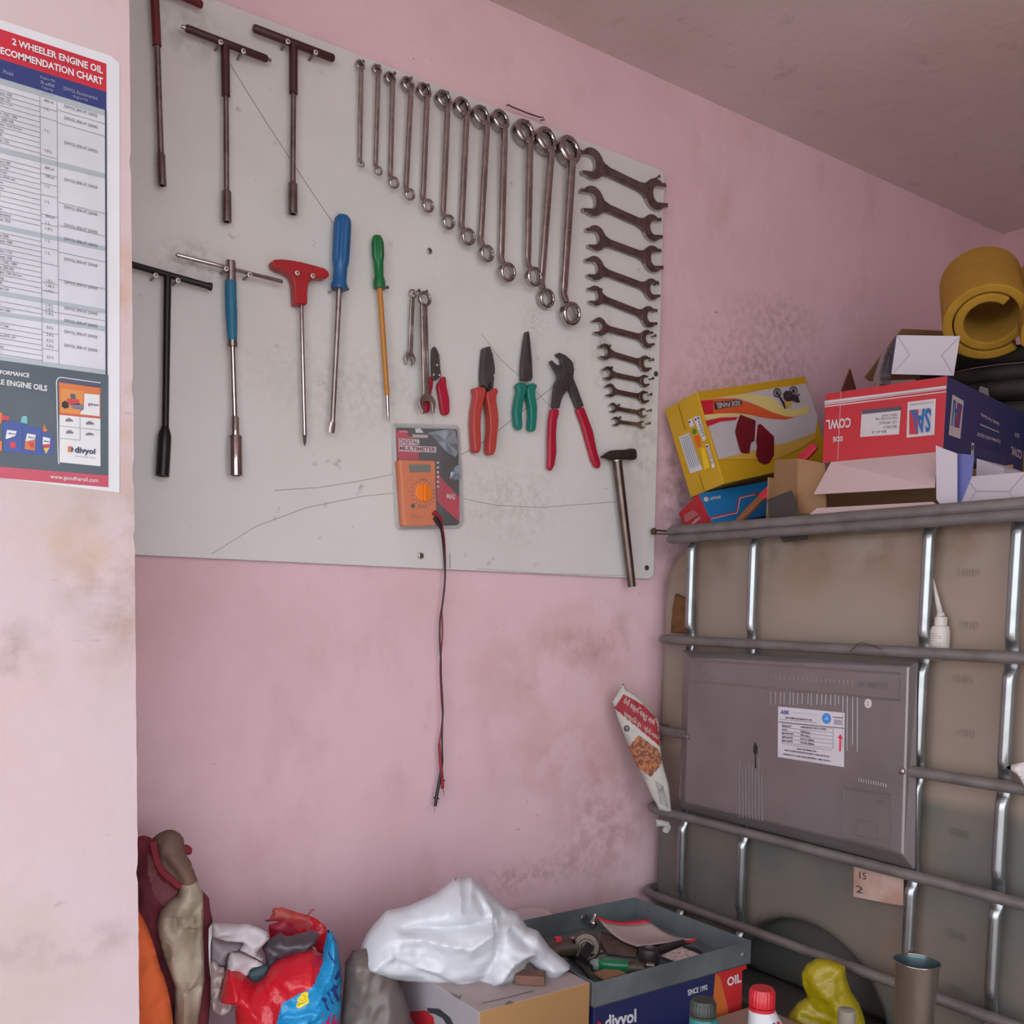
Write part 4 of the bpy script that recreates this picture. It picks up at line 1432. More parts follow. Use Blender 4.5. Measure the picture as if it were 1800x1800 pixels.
for (rgb, sc, lo, hi, am, zlo, zhi) in (((96, 74, 56), 5.0, .42, .66, .8, 1.00, 1.10), ((150, 124, 104), 2.5, .45, .7, .6, -1, -.5), ((88, 70, 52), 14.0, .5, .7, .6, 1.04, 1.11), ((120, 106, 96), 3.0, .5, .7, .5, -1, -.5)):
    nz = nt.nodes.new('ShaderNodeTexNoise'); nz.inputs['Scale'].default_value = sc; nz.inputs['Detail'].default_value = 7
    nt.links.new(g.outputs['Position'], nz.inputs['Vector'])
    m1 = nt.nodes.new('ShaderNodeMapRange'); m1.inputs['From Min'].default_value = lo; m1.inputs['From Max'].default_value = hi; m1.inputs['To Max'].default_value = am
    nt.links.new(nz.outputs['Fac'], m1.inputs['Value'])
    m2 = nt.nodes.new('ShaderNodeMapRange'); m2.inputs['From Min'].default_value = zlo; m2.inputs['From Max'].default_value = zhi
    nt.links.new(sp.outputs['Z'], m2.inputs['Value'])
    mu = nt.nodes.new('ShaderNodeMath'); mu.operation = 'MULTIPLY'; nt.links.new(m1.outputs['Result'], mu.inputs[0]); nt.links.new(m2.outputs['Result'], mu.inputs[1])
    mm = nt.nodes.new('ShaderNodeMix'); mm.data_type = 'RGBA'; nt.links.new(cur, mm.inputs['A']); mm.inputs['B'].default_value = lin(rgb); nt.links.new(mu.outputs[0], mm.inputs['Factor'])
    cur = mm.outputs['Result']
nt.links.new(cur, pb.inputs['Base Color'])

tank = thing('liquid_tank', 'big caged plastic liquid container standing at the right against the pink wall', 'liquid container', (XI + .45, .95, 0.0))
b = MB()
rr = .13
prof = []
for (cy, cz, a0) in ((TY1 - rr, TZ1 - rr, 0), (TY0 + rr, TZ1 - rr, 90), (TY0 + .05, TZ0 + .05, 180), (TY1 - .05, TZ0 + .05, 270)):
    r_ = rr if cz > .6 else .05
    for i in range(9):
        a = math.radians(a0 + i * 90 / 8)
        prof.append(V((XT, cy + r_ * math.cos(a), cz + r_ * math.sin(a))))
notch = []
for i in range(25):
    a = math.radians(173.7 - i * 167.4 / 24)
    notch.append(V((XT, 1.226 + .202 * math.cos(a), .153 + .202 * math.sin(a))))
notched = prof[:27] + notch + prof[27:]
b.prism(notched, (.085, 0, 0), m_tank, smooth=True)
b.prism([p + V((.0845, 0, 0)) for p in prof], (.80, 0, 0), m_tank, smooth=True)
b.build('plastic_bottle', tank, bevel=.035, seg=5, angle=50)
# embossed litre marks
m_emb = m_tank
for s, cx, cy, w in (('1000', 1702, 1006, 34), ('900', 1702, 1099, 30), ('800', 1692, 1194, 30), ('700', 1696, 1288, 30), ('500', 1685, 1465, 30), ('300', 1680, 1644, 30), ('200', 1678, 1737, 28)):
    b = MB(); c = onX(cx, cy, XT - .0005)
    d = V((0, -rp(c, w) * 1.15, 0)); u = V((0, 0, rp(c, 15)))
    q = [c - d + u, c + d + u, c + d - u, c - d - u]
    b.text(s, q, m_emb, .01, lift=(-.0006, 0, 0)); b.text(s, q, m_emb, .0, lift=(-.0016, 0, 0))
    b.build('embossed_mark', tank)
RZ = [onX(1165, 1124, XI).z, onX(1172, 1286, XI).z, onX(1165, 1426, XI).z, onX(1175, 1583, XI).z]
ztop = onX(1500, 917, XI).z
RH = .0105
YE = 1.655
YT = 1.600


def cage_rail(z, r, m, name='cage_rail', corner=.045, ye=1.655):
    YE = ye
    b = MB()
    ps = [V((XI, .15, z)), V((XI, .6, z)), V((XI, 1.2, z)), V((XI, YE - corner, z))]
    for i in range(1, 7):
        a = math.radians(i * 15)
        ps.append(V((XI + corner - corner * math.cos(a), YE - corner + corner * math.sin(a), z)))
    ps.append(V((XI + .9, YE, z)))
    b.tube(ps, r, m, 12, nrm=(0, 0, 1))
    return b.build(name, tank)


for z, ye in zip(RZ, (1.630, 1.632, 1.650, 1.655)):
    cage_rail(z, RH, galv, ye=ye)
z5 = RZ[3] - .19
cage_rail(z5, RH, galv)
b = MB()
for dz in (.009, -.009):
    b.tube([V((XI, .15, ztop + dz)), V((XI, YT - .015, ztop + dz)), V((XI + .004, YT - .004, ztop + dz))], [.0105, .0105, .009], galv, 14, nrm=(0, 0, 1))
b.tube([V((XI, .15, ztop + .009)), V((XI, YT - .02, ztop + .009))], .011, galv, 10, nrm=(0, 0, 1))
b.build('top_rail', tank)
bars = [(1214, 1040, 1209, 1300), (1322, 1040, 1308, 1300), (1628, 1040, 1600, 1560), (1783, 1040, 1757, 1500)]
YV4 = []
for (x1, y1, x2, y2) in bars:
    YV4.append(onX(x1, y1, XI + .018).y)
YV4 += [YV4[3] - .25, YV4[3] - .40]
allz = sorted(RZ + [z5, ztop])
for yy in YV4:
    b = MB()
    ps, rw, rd = [], [], []
    z = .19
    while z < ztop + .004:
        near = min(abs(z - q) for q in allz)
        fl = max(0.0, 1 - abs(near - .018) / .016) if near > .018 else 1.0
        ps.append(V((XI + .018 + .005 * fl, yy, z)))
        rw.append(.0105 * (1 + .12 * fl)); rd.append(.0105 * (1 - .45 * fl))
        z += .007
    b.sweep(ps, rw, rd, galv2, 14, nrm=(-1, 0, 0))
    b.build('upright_bar', tank)
# pallet under the cage
b = MB()
pal = mat('pallet_grey', (120, 116, 112), .5, .4)
b.box((XI, .2, .12), (.95, 0, 0), (0, 1.4, 0), (0, 0, .05), pal)
for yy in (.2, .85, 1.5):
    b.box((XI, yy, 0), (.95, 0, 0), (0, .1, 0), (0, 0, .12), pal)
b.build('pallet', tank, bevel=.006)

# name plate
plate_m = mat('pressed_plate', (134, 126, 128), .36, .55, var=(122, 112, 110), vscale=7, vamt=.7, bump=.06, bscale=30)
plate_e = mat('plate_emboss', (136, 128, 130), .34, .55)
XB, XF = XI + .004, XI - .017
b = MB()
back = [onX(x, y, XB) for x, y in ((1200, 1143), (1613, 1163), (1608, 1529), (1197, 1421))]
fr = [onX(x, y, XF) for x, y in ((1212, 1157), (1597, 1172), (1586, 1502), (1204, 1409))]
b.add(back + fr, [[4, 5, 6, 7], [0, 1, 5, 4], [1, 2, 6, 5], [2, 3, 7, 6], [3, 0, 4, 7]], plate_m)
b.add([p + V((.004, 0, 0)) for p in back], [[3, 2, 1, 0]], plate_m)
b.build('name_plate', tank, bevel=.003, seg=3)
f = cv(3.913, 1180, 1130)
PL = lambda pts, o=.0006: [onX(x, y, XF - o) for x, y in f(*pts)]
b = MB()


def outline(pts, r=.0017):
    q = PL(pts); q.append(q[0])
    b.tube(q, r, plate_e, 6, nrm=(-1, 0, 0))


outline(((145, 118), (1578, 212), (1570, 395), (148, 262)))
outline(((1188, 998), (1522, 1050), (1514, 1424), (1186, 1346)))
outline(((1280, 1215), (1420, 1250), (1418, 1360), (1278, 1325)), .0007)
b.text('28-0025', PL(((1262, 262), (1490, 275), (1486, 320), (1260, 305))), plate_e, .02)
b.text('max', PL(((1405, 1065), (1496, 1078), (1494, 1118), (1404, 1104))), plate_e, .02)
b.text('HMPACK', PL(((160, 1078), (432, 1134), (430, 1178), (256, 1142))), plate_e, .02)
cc = PL(((198, 192),))[0]; r_ = rp(cc, 18)
b.tube([cc + V((0, r_ * math.cos(a * .314), r_ * math.sin(a * .314))) for a in range(21)], .0008, plate_e, 6, nrm=(-1, 0, 0))
random.seed(5)
for k in range(11):
    x = 260 + k * 17 + random.uniform(-2, 2); y = 198 + k * 1.6
    b.tube(PL(((x, y - 18), (x + 2, y + 16))), 00.0013, plate_e, 5, nrm=(-1, 0, 0))
for k in range(26):
    x = 470 + k * 31; y = 212 + (x - 470) * .075
    b.tube(PL(((x, y - 12), (x + 2, y + 16))), .0005, plate_e, 5, nrm=(-1, 0, 0))
for k in range(12):
    x = 1290 + k * 17; y = 940 + k * 3.6
    b.tube(PL(((x, y - 12), (x, y + 14))), 00.0013, plate_e, 5, nrm=(-1, 0, 0))
for x1, x2, ya, yb in ((165, 240, 935, 945), (180, 310, 905, 925), (205, 265, 1000, 1010), (200, 280, 1040, 1052), (290, 350, 1030, 1050), (160, 210, 1090, 1104), (150, 240, 1090, 1128)):
    b.tube(PL(((x1, ya), (x2, yb))), 0.0014, plate_e, 5, nrm=(-1, 0, 0))
for k in range(20):
    x = 690 + k * 31 + random.uniform(-6, 6)
    b.tube(PL(((x, 335 + (x - 690) * .05), (x - 2, random.uniform(420, 430) if x < 1180 else random.uniform(700, 840)))), 0.0014, plate_e, 5, nrm=(-1, 0, 0))
for k in range(8):
    x = 470 + k * 22
    b.tube(PL(((x, random.uniform(780, 900)), (x + 2, 1200 + k * 4))), 0.0013, plate_e, 5, nrm=(-1, 0, 0))
b.build('embossing', tank)
b = MB()
b.poly(PL(((575, 680), (592, 720), (590, 760), (580, 770), (582, 960), (577, 965), (574, 770), (563, 750), (565, 715)), .0012), mat('plate_hole', (28, 22, 20), .8))
b.build('split', tank)
for q in ((112, 648), (1590, 883)):
    b = MB(); c = PL((q,))[0]; b.lathe([(.0062, 0), (.0055, .003), (.0025, .0042), (0, .0044)], c, (-1, 0, 0), steel, 14); b.build('bolt', tank)
# product label
lab = mat('label_paper', (196, 190, 198), .45); lab_blue = mat('label_blue', (64, 128, 198), .45); lab_ink = mat('label_ink', (70, 66, 84), .6); lab_purple = mat('label_purple', (84, 74, 132), .5); lab_red = mat('label_red', (214, 34, 66), .45)
b = MB()
LQ = ((735, 437), (1192, 482), (1187, 855), (732, 785))
b.prism([onX(x, y, XF - .0016) for x, y in f(*LQ)], (.0008, 0, 0), lab)
LB = lambda pts, o=.0020: [onX(x, y, XF - o) for x, y in f(*pts)]
b.text('ASK', LB(((752, 462), (816, 467), (814, 494), (750, 488))), lab_purple, .045)
b.text('CHEMICALS', LB(((828, 470), (1010, 488), (1008, 508), (826, 492))), mat('label_faded', (196, 190, 204), .5), .0)
b.text('ASK CHEMICALS INDIA PVT LTD', LB(((785, 508), (968, 526), (967, 538), (784, 520))), lab_ink, .045)
b.text('PLOT NO. D-11 MIDC, RANJANGAON, PUNE - 412220, INDIA', LB(((750, 522), (1005, 546), (1004, 555), (749, 531))), lab_ink, .0)
cc = LB(((1068, 520),))[0]; r_ = rp(cc, 19)
b.poly([cc + V((-.0002, r_ * math.cos(a * .2618), r_ * math.sin(a * .2618))) for a in range(24)], lab_blue)
b.poly(LB(((1068, 505), (1082, 530), (1054, 527)), .0026), mat('label_sky', (130, 180, 224), .5))
b.poly(LB(((738, 541), (1190, 586), (1190, 591), (738, 546))), lab_ink)
b.poly(LB(((1112, 508), (1182, 514), (1182, 520), (1112, 514))), lab_ink)
b.poly(LB(((1118, 526), (1174, 531), (1173, 566), (1117, 561))), mat('label_grey', (150, 144, 156), .5))
for (y, s, t_) in ((566, 'PRODUCT', 'ASKURAN 7012 (1200)'), (592, 'QTY.', '1200 KG'), (617, 'BATCH NO.', '2311411'), (643, 'MFG DATE', '16-11-2023'), (669, 'EXP DATE', '15-05-2024')):
    b.text(s, LB(((765, y - 2), (768 + 8.5 * len(s), y + 4), (768 + 8.5 * len(s), y + 17), (765, y + 11))), lab_ink, .045)
    b.text(t_, LB(((890, y + 8), (890 + 9.3 * len(t_), y + 23), (890 + 9.3 * len(t_), y + 36), (890, y + 22))), lab_ink, .045)
for y in (552, 581, 606, 632, 658, 686):
    b.poly(LB(((762, y), (1112, y + 36), (1112, y + 38), (762, y + 2))), lab_ink)
for x, ya, yb in ((762, 552, 690), (1112, 588, 726)):
    b.poly(LB(((x, ya), (x + 2, ya), (x + 2, yb), (x, yb))), lab_ink)
b.text('Store in a cool dry place away from direct sunlight. Keep container closed', LB(((770, 692), (1100, 734), (1100, 743), (770, 700))), lab_ink)
b.text('Shake Well Before Use', LB(((865, 722), (1000, 740), (1000, 752), (865, 733))), lab_ink, .035)
b.text('HEALTH HAZARD INFORMATION: REFER TO MSDS BEFORE USE', LB(((780, 732), (1088, 778), (1088, 788), (780, 742))), lab_ink, .035)
b.text('STRICTLY FOR INDUSTRIAL USE ONLY', LB(((772, 760), (1100, 808), (1100, 819), (772, 770))), lab_ink, .045)
b.poly(LB(((1163, 626), (1180, 662), (1168, 660), (1166, 748), (1155, 746), (1156, 658), (1144, 655))), lab_red)
b.build('product_label', tank)
b = MB(); cc = onX(1526, 1236.5, XF - .0012); r_ = rp(cc, 15)
b.poly([cc + V((0, r_ * math.cos(a * .2618), r_ * math.sin(a * .2618) * 1.1)) for a in range(24)], mat('dot_sticker', (214, 196, 200), .5))
b.text('2', [cc + V((-.0004, r_ * .3, r_ * .5)), cc + V((-.0004, -r_ * .3, r_ * .5)), cc + V((-.0004, -r_ * .3, -r_ * .5)), cc + V((-.0004, r_ * .3, -r_ * .5))], ink_grey)
b.build('round_sticker', tank)
# rust brown foam wedged between tank and rail, at the corner
b = MB()
b.prism([onX(x, y, XT - .012) for x, y in ((1178, 1112), (1181, 1070), (1186, 1043), (1216, 1058), (1214, 1090), (1212, 1114))], (.010, 0, 0), mat('brown_rag', (112, 74, 36), .85, var=(70, 46, 26), vscale=40, vamt=.8, bump=.3))
tag(b.build('packing_scrap', bevel=.003), 'rusty brown packing scrap jammed above the second rail at the tank\'s far corner', 'packing scrap')
# paper tucked behind the fourth rail
b = MB()
q = [onX(x, y, XI + .0125) for x, y in ((1501, 1518), (1588, 1536), (1588, 1592), (1565, 1589), (1500, 1576))]
b.prism(q, (.0012, 0, 0), mat('stained_paper', (176, 150, 140), .8, var=(150, 110, 92), vscale=14, vamt=.9))
for s, x, y in (('15', 1511, 1532), ('2', 1505, 1556)):
    b.text(s, [onX(a, c, XI + .0120) for a, c in ((x, y), (x + 12, y + 3), (x + 12, y + 15), (x, y + 12))], ink)
tag(b.build('paper_scrap'), 'stained pinkish paper scrap tucked behind the cage rail under the grey plate', 'paper')
# thin wire lying over the second rail
b = MB(); ps = [onX(x, y, XI - .012) for x, y in ((1494, 1146), (1506, 1133), (1516, 1130), (1530, 1134), (1548, 1141))]
b.tube(smooth_path(ps), .0008, rusty, 6, nrm=(-1, 0, 0))
tag(b.build('wire_scrap'), 'short bent wire lying on the second cage rail above the grey plate', 'wire')

# glue bottle standing behind the second rail
gx = XI + .028
c = onX(1650, 1160, gx)
gl = thing('glue_bottle', 'small white glue bottle with a long pointed nozzle standing behind the second cage rail', 'bottle', tuple(c))
gw = mat('bottle_white', (190, 183, 178), .45, var=(196, 186, 180), vscale=20)
H = (onX(1650, 1101, gx).z - c.z)
r_ = rp(c, 33)
b = MB(); b.lathe([(r_ * .85, 0), (r_, .003), (r_, H * .85), (r_ * .85, H), (r_ * .55, H * 1.03)], c, (0, 0, 1), gw, 28); b.build('body', gl)
b = MB(); b.lathe([(r_ * .64, H), (r_ * .64, H * 1.28), (r_ * .4, H * 1.3)], c, (0, 0, 1), gw, 24, mod=lambda i, th: 1 + .03 * math.cos(18 * th)); b.build('cap', gl)
tip = onX(1639, 1014, gx + .004); base_ = c + V((0, 0, H * 1.28))
b = MB(); b.tube([base_, base_.lerp(tip, .08), base_.lerp(tip, .1), base_.lerp(tip, .35), tip], [r_ * .42, r_ * .42, r_ * .3, r_ * .26, .0012], gw, 16, nrm=(-1, 0, 0)); b.build('nozzle', gl)
b = MB()
for k in range(7):
    zz = c.z + H * (.78 - k * .07)
    pts_ = [V((gx - (r_ + .0004) * math.cos(a), c.y - (r_ + .0004) * math.sin(a), zz)) for a in [(-.7 + i * .2) for i in range(8 if k % 3 else 6)]]
    b.tube(pts_, .0005, mat('faint_print', (160, 150, 150), .6), 5, nrm=(0, 0, 1))
b.build('label_print', gl)

# newspaper cone stuck between rail and wall
f = cv(6, 1060, 1180)
npn = V((-.62, -.78, 0)).normalized()
npp = onX(1176, 1425, XI - .016)
out = f((215, 120), (245, 190), (340, 250), (430, 340), (520, 430), (580, 520), (592, 570), (590, 640), (605, 760), (618, 900), (640, 1010), (690, 1180), (705, 1300), (722, 1485), (650, 1480), (590, 1460), (500, 1290), (420, 1110), (345, 970), (270, 790), (200, 620), (155, 500), (118, 375), (98, 325))
np_red = mat('newsprint_red', (150, 34, 46), .7); np_w = mat('newsprint', (184, 180, 174), .8, var=(176, 170, 166), vscale=60); np_pic = mat('newsprint_picture', (176, 110, 66), .8, var=(110, 70, 64), vscale=120, vamt=1.0, sharp=(.45, .55)); np_txt = mat('newsprint_text', (120, 116, 122), .85)
P_red = f((215, 238), (420, 350), (545, 480), (575, 570), (600, 790), (118, 385), (140, 350), (180, 290))
P_pic = f((370, 665), (585, 820), (625, 960), (500, 1108), (345, 1000), (290, 850), (270, 790))


def np_m(x, y):
    if inside((x, y), P_red):
        return np_red
    if inside((x, y), P_pic):
        return np_pic
    return np_w


news = thing('newspaper_cone', 'rolled cone of newspaper with a red banner stuck between the tank cage and the wall', 'newspaper', tuple(npp))
b = MB()
puffpx(b, out, npp, npn, np_w, .012, .012, step=.0022, soft=.030, crease=.0012, cscale=30, seed=2.2, mpx=np_m)
news_sheet = b.build('folded_sheet', news)
dcn = Decal(news_sheet)
b = MB()
dcn.text(b, 'દેવી શક્તિ વસ્તુ સાથે', f((240, 268), (560, 505), (530, 590), (205, 345)), np_w, .012)
dcn.text(b, 'પ્રવર્તિત રૂપ : ગ્રેની લાયન', f((232, 405), (600, 680), (588, 750), (208, 480)), np_w, .012)
for k in range(15):
    dcn.poly(b, f((548 + k * 4, 1150 + k * 17), (640 + k * 4, 1215 + k * 16), (639 + k * 4, 1222 + k * 16), (547 + k * 4, 1157 + k * 17)), np_txt, 3)
for k in range(5):
    dcn.poly(b, f((225 + k * 8, 650 + k * 22), (285 + k * 4, 690 + k * 22), (284 + k * 4, 695 + k * 22), (224 + k * 8, 655 + k * 22)), np_txt, 2)
for k in range(4):
    dcn.poly(b, f((380 + k * 14, 1030 + k * 26), (450 + k * 10, 1080 + k * 26), (449 + k * 10, 1086 + k * 26), (379 + k * 14, 1036 + k * 26)), np_txt, 2)
dcn.poly(b, f(*[(250 + 32 * math.cos(a * .35), 603 + 34 * math.sin(a * .35)) for a in range(18)]), mat('newsprint_blue', (60, 62, 92), .8), 3)
dcn.poly(b, f(*[(254 + 18 * math.cos(a * .35), 600 + 20 * math.sin(a * .35)) for a in range(18)]), mat('newsprint_skin', (150, 112, 104), .8), 2, .0014)
b.build('printing', news)
b = MB()
puffpx(b, f((555, 1560), (640, 1575), (700, 1590), (722, 1640), (690, 1700), (660, 1725), (620, 1680), (640, 1640), (560, 1640)), npp + V((.02, .0, 0)), npn, np_w, .008, .008, step=.003, soft=.012, crease=.004, cscale=40, seed=1.0)
b.build('crumpled_tail', news)

# ================================================================== THINGS HEAPED ON THE TANK
card = mat('brown_card', (146, 110, 78), .8, var=(146, 106, 72), vscale=14, vamt=.6)
card_pale = mat('card_inside', (182, 158, 160), .75, var=(186, 156, 154), vscale=9)
card_white = mat('card_white', (186, 176, 186), .7, var=(190, 178, 186), vscale=6)
box_yellow = mat('yellow_print', (190, 146, 24), .45, var=(198, 152, 24), vscale=6)
box_red = mat('red_carton', (170, 26, 38), .5, var=(170, 24, 36), vscale=12)
box_blue = mat('blue_carton', (26, 38, 92), .5, var=(26, 38, 86), vscale=12)
sky_blue = mat('sky_blue_print', (22, 108, 164), .45)


def fitted(pos, e, dims):
    R = euler(e)
    o = V(pos)
    ex, ey, ez = R @ V((dims[0], 0, 0)), R @ V((0, dims[1], 0)), R @ V((0, 0, dims[2]))
    return o, ex, ey, ez


# --- yellow side panel box
o, ex, ey, ez = fitted((1.6254, 1.5058, 1.267), (-.2087, -.2389, .0013), (.3766, .1076, .2113))
yb = thing('cardboard_box', 'yellow printed box with dark red side panel picture, leaning on the wall on the tank', 'box', tuple(o))
b = MB(); b.box(o, ex, ey, ez, box_yellow); b.build('carton', yb, bevel=.0015)
n = -ey.normalized(); n2 = -ex.normalized()
f = cv(6, 1160, 640)
Y_ = lambda pts, l=1: [onP(x, y, o + n * (.0005 + .0004 * l), n) for x, y in f(*pts)]
E_ = lambda pts, l=1: [onP(x, y, o + n2 * (.0005 + .0004 * l), n2) for x, y in f(*pts)]
cream = mat('cream_print', (214, 190, 120), .5); pr_white = mat('print_white', (190, 180, 184), .5); pr_orange = mat('orange_print', (206, 84, 40), .5); pr_red2 = mat('crimson_print', (190, 26, 44), .5); pr_maroon = mat('maroon_print', (112, 18, 30), .4, var=(90, 12, 24), vscale=30); pr_gold = mat('gold_print', (206, 160, 70), .5)
b = MB()
b.poly(Y_(((430, 385), (700, 350), (1100, 270), (1540, 205), (1665, 560), (1640, 720), (1500, 800), (1210, 860), (900, 935), (618, 1005)), 0), pr_white)
b.poly(Y_(((430, 385), (600, 365), (740, 350), (880, 365), (1010, 420), (1120, 480), (1230, 530), (1400, 560), (1560, 520), (1580, 460), (1530, 440), (1480, 470), (1380, 480), (1290, 450), (1180, 360), (1070, 330), (950, 320), (840, 320), (640, 350)), 1), cream)
b.poly(Y_(((430, 385), (620, 362), (800, 362), (930, 400), (1060, 450), (1180, 505), (1320, 550), (1420, 560), (1330, 585), (1200, 580), (1060, 560), (930, 530), (800, 515), (640, 520), (470, 535)), 2), pr_orange)
b.poly(Y_(((430, 385), (560, 372), (560, 522), (470, 535)), 3), pr_red2)
b.poly(Y_(((470, 535), (640, 520), (800, 520), (960, 545), (1000, 565), (820, 552), (640, 560), (480, 590)), 3), cream)
b.poly(Y_(((482, 600), (640, 565), (820, 560), (800, 590), (640, 605), (498, 660)), 3), pr_red2)
b.poly(Y_(((620, 1005), (900, 938), (1300, 845), (1640, 720), (1640, 780), (1500, 880), (1240, 1000)), 3), pr_gold)
b.poly(Y_(((572, 400), (858, 376), (868, 430), (580, 480)), 4), mat('print_dark', (52, 40, 42), .5))
q = Y_(((590, 408), (846, 384), (852, 430), (596, 470)), 5)
b.text('SIDE PANEL', [q[2], q[3], q[0], q[1]], pr_white, .02, lift=(0, 0, 0))
for P in (((848, 532), (1010, 595), (1012, 800), (960, 830), (945, 940), (905, 945), (855, 930), (825, 840), (793, 712), (815, 620)), ((1035, 640), (1060, 630), (1205, 765), (1205, 960), (1150, 1045), (1095, 1058), (1045, 1030), (1012, 960), (1025, 860), (1010, 800))):
    b.poly(Y_(P, 5), pr_maroon)
b.poly(Y_(((1012, 600), (1030, 605), (1015, 810), (1000, 800)), 6), pr_white)
# upside down motorbike picture
pd = mat('print_black', (46, 40, 44), .5)
pgw = mat('print_wheel_grey', (150, 142, 146), .5)
for (cx, cy, r1) in ((1238, 303, 50), (1408, 285, 54)):
    for k, (rad, m_) in enumerate(((r1, pd), (r1 * .8, pgw), (r1 * .34, pd))):
        b.poly(Y_([(cx + rad * .82 * math.cos(a * .314), cy + rad * math.sin(a * .314)) for a in range(20)], 5 + k), m_)
    for k in range(6):
        a = k * math.pi / 6; dx, dy = math.cos(a) * r1 * .66, math.sin(a) * r1 * .8
        b.poly(Y_(((cx - dx - 2, cy - dy), (cx - dx + 2, cy - dy), (cx + dx + 2, cy + dy), (cx + dx - 2, cy + dy)), 7), pd)
b.poly(Y_(((1240, 300), (1260, 320), (1310, 400), (1330, 470), (1318, 472), (1290, 410), (1245, 330)), 8), pd)
b.poly(Y_(((1300, 310), (1330, 280), (1390, 290), (1400, 320), (1455, 340), (1480, 400), (1440, 405), (1400, 380), (1350, 395), (1310, 370)), 8), pd)
b.poly(Y_(((1310, 385), (1350, 398), (1400, 388), (1380, 430), (1360, 470), (1340, 430), (1320, 440)), 8), pr_gold)
b.poly(Y_(((1320, 330), (1370, 320), (1380, 345), (1335, 360)), 9), mat('print_purple', (84, 40, 74), .5))
b.poly(Y_(((1440, 330), (1470, 310), (1478, 318), (1450, 345)), 8), pd)
b.build('front_print', yb)
b = MB()
lw = mat('label_white', (208, 204, 212), .5)
b.poly(E_(((198, 770), (310, 725), (450, 1110), (318, 1155)), 1), lw)
for k in range(6):
    b.poly(E_(((214 + k * 17, 775 - k * 7), (220 + k * 17, 773 - k * 7), (330 + k * 20, 1100 - k * 8), (324 + k * 20, 1102 - k * 8)), 2), ink_grey)
for P in (((296, 590), (336, 575), (362, 650), (318, 668)), ((345, 560), (420, 545), (485, 790), (455, 815)), ((478, 850), (508, 840), (580, 1080), (552, 1100))):
    b.poly(E_(P, 1), lw)
for cx, cy in ((312, 610), (376, 585), (405, 570), (497, 868)):
    b.poly(E_([(cx + 11 * math.cos(a * .52), cy + 13 * math.sin(a * .52)) for a in range(12)], 2), mat('print_purple', (84, 40, 74), .5))
b.poly(E_([(363 + 24 * math.cos(a * .35), 712 + 30 * math.sin(a * .35)) for a in range(18)], 1), mat('print_green', (66, 128, 38), .5))
b.poly(E_(((358, 765), (408, 742), (436, 870), (395, 882)), 1), mat('print_orange2', (224, 92, 20), .5))
b.poly(E_(((430, 890), (470, 875), (525, 1080), (470, 1120)), 1), mat('print_yellow2', (232, 186, 20), .5))
for s, P in (('PANELS', ((400, 600), (425, 590), (470, 760), (445, 770))), ('SIDE PANEL SET', ((495, 890), (518, 882), (562, 1050), (540, 1060)))):
    q = E_(P, 2); b.text(s, [q[0], q[3], q[2], q[1]], ink, .0, lift=(0, 0, 0))
b.poly(E_(((190, 430), (195, 428), (272, 696), (267, 698)), 1), mat('tuck_seam', (96, 70, 18), .7)); b.poly(E_(((408, 1155), (412, 1153), (468, 1330), (463, 1332)), 1), mat('tuck_seam', (96, 70, 18), .7))
b.build('end_print', yb)

# --- blue and red box below it
o, ex, ey, ez = fitted((1.5995, 1.5154, 1.1695), (-.446, -.2134, -.1204), (.2342, .0888, .084))
o = o + V((.008, 0, .004))
bb_ = thing('cardboard_box', 'small blue and red box wedged under the yellow box above the top rail', 'box', tuple(o))
b = MB(); b.box(o, ex, ey, ez, sky_blue, {'x0': box_red}); b.build('carton', bb_, bevel=.001)
n = -ey.normalized(); n2 = -ex.normalized()
Y_ = lambda pts, l=1: [onP(x, y, o + n * (.0005 + .0004 * l), n) for x, y in f(*pts)]
E_ = lambda pts, l=1: [onP(x, y, o + n2 * (.0005 + .0004 * l), n2) for x, y in f(*pts)]
b = MB()
b.poly(Y_(((525, 1615), (800, 1555), (830, 1400), (1030, 1355), (1060, 1370), (850, 1420), (818, 1575), (530, 1640)), 1), box_red)
b.poly(Y_(((535, 1628), (812, 1566), (842, 1408), (1000, 1372), (1000, 1380), (850, 1416), (820, 1572), (537, 1636)), 2), pr_white)
b.text('APPNPE', Y_(((525, 1405), (640, 1385), (642, 1415), (528, 1440)), 2), pr_white, .02, lift=(0, 0, 0))
b.poly(Y_([(488 + 26 * math.cos(a * .35), 1425 + 26 * math.sin(a * .35)) for a in range(18)], 2), pr_white)
b.build('front_print', bb_)
b = MB()
for k in range(5):
    b.poly(E_(((250 + k * 4, 1600 + k * 16), (350 + k * 14, 1540 + k * 9), (351 + k * 14, 1544 + k * 9), (251 + k * 4, 1605 + k * 16)), 1), pr_white)
b.text('GAMMO', E_(((310, 1690), (420, 1600), (432, 1630), (330, 1712)), 1), pr_white, .02, lift=(0, 0, 0))
b.build('end_print', bb_)

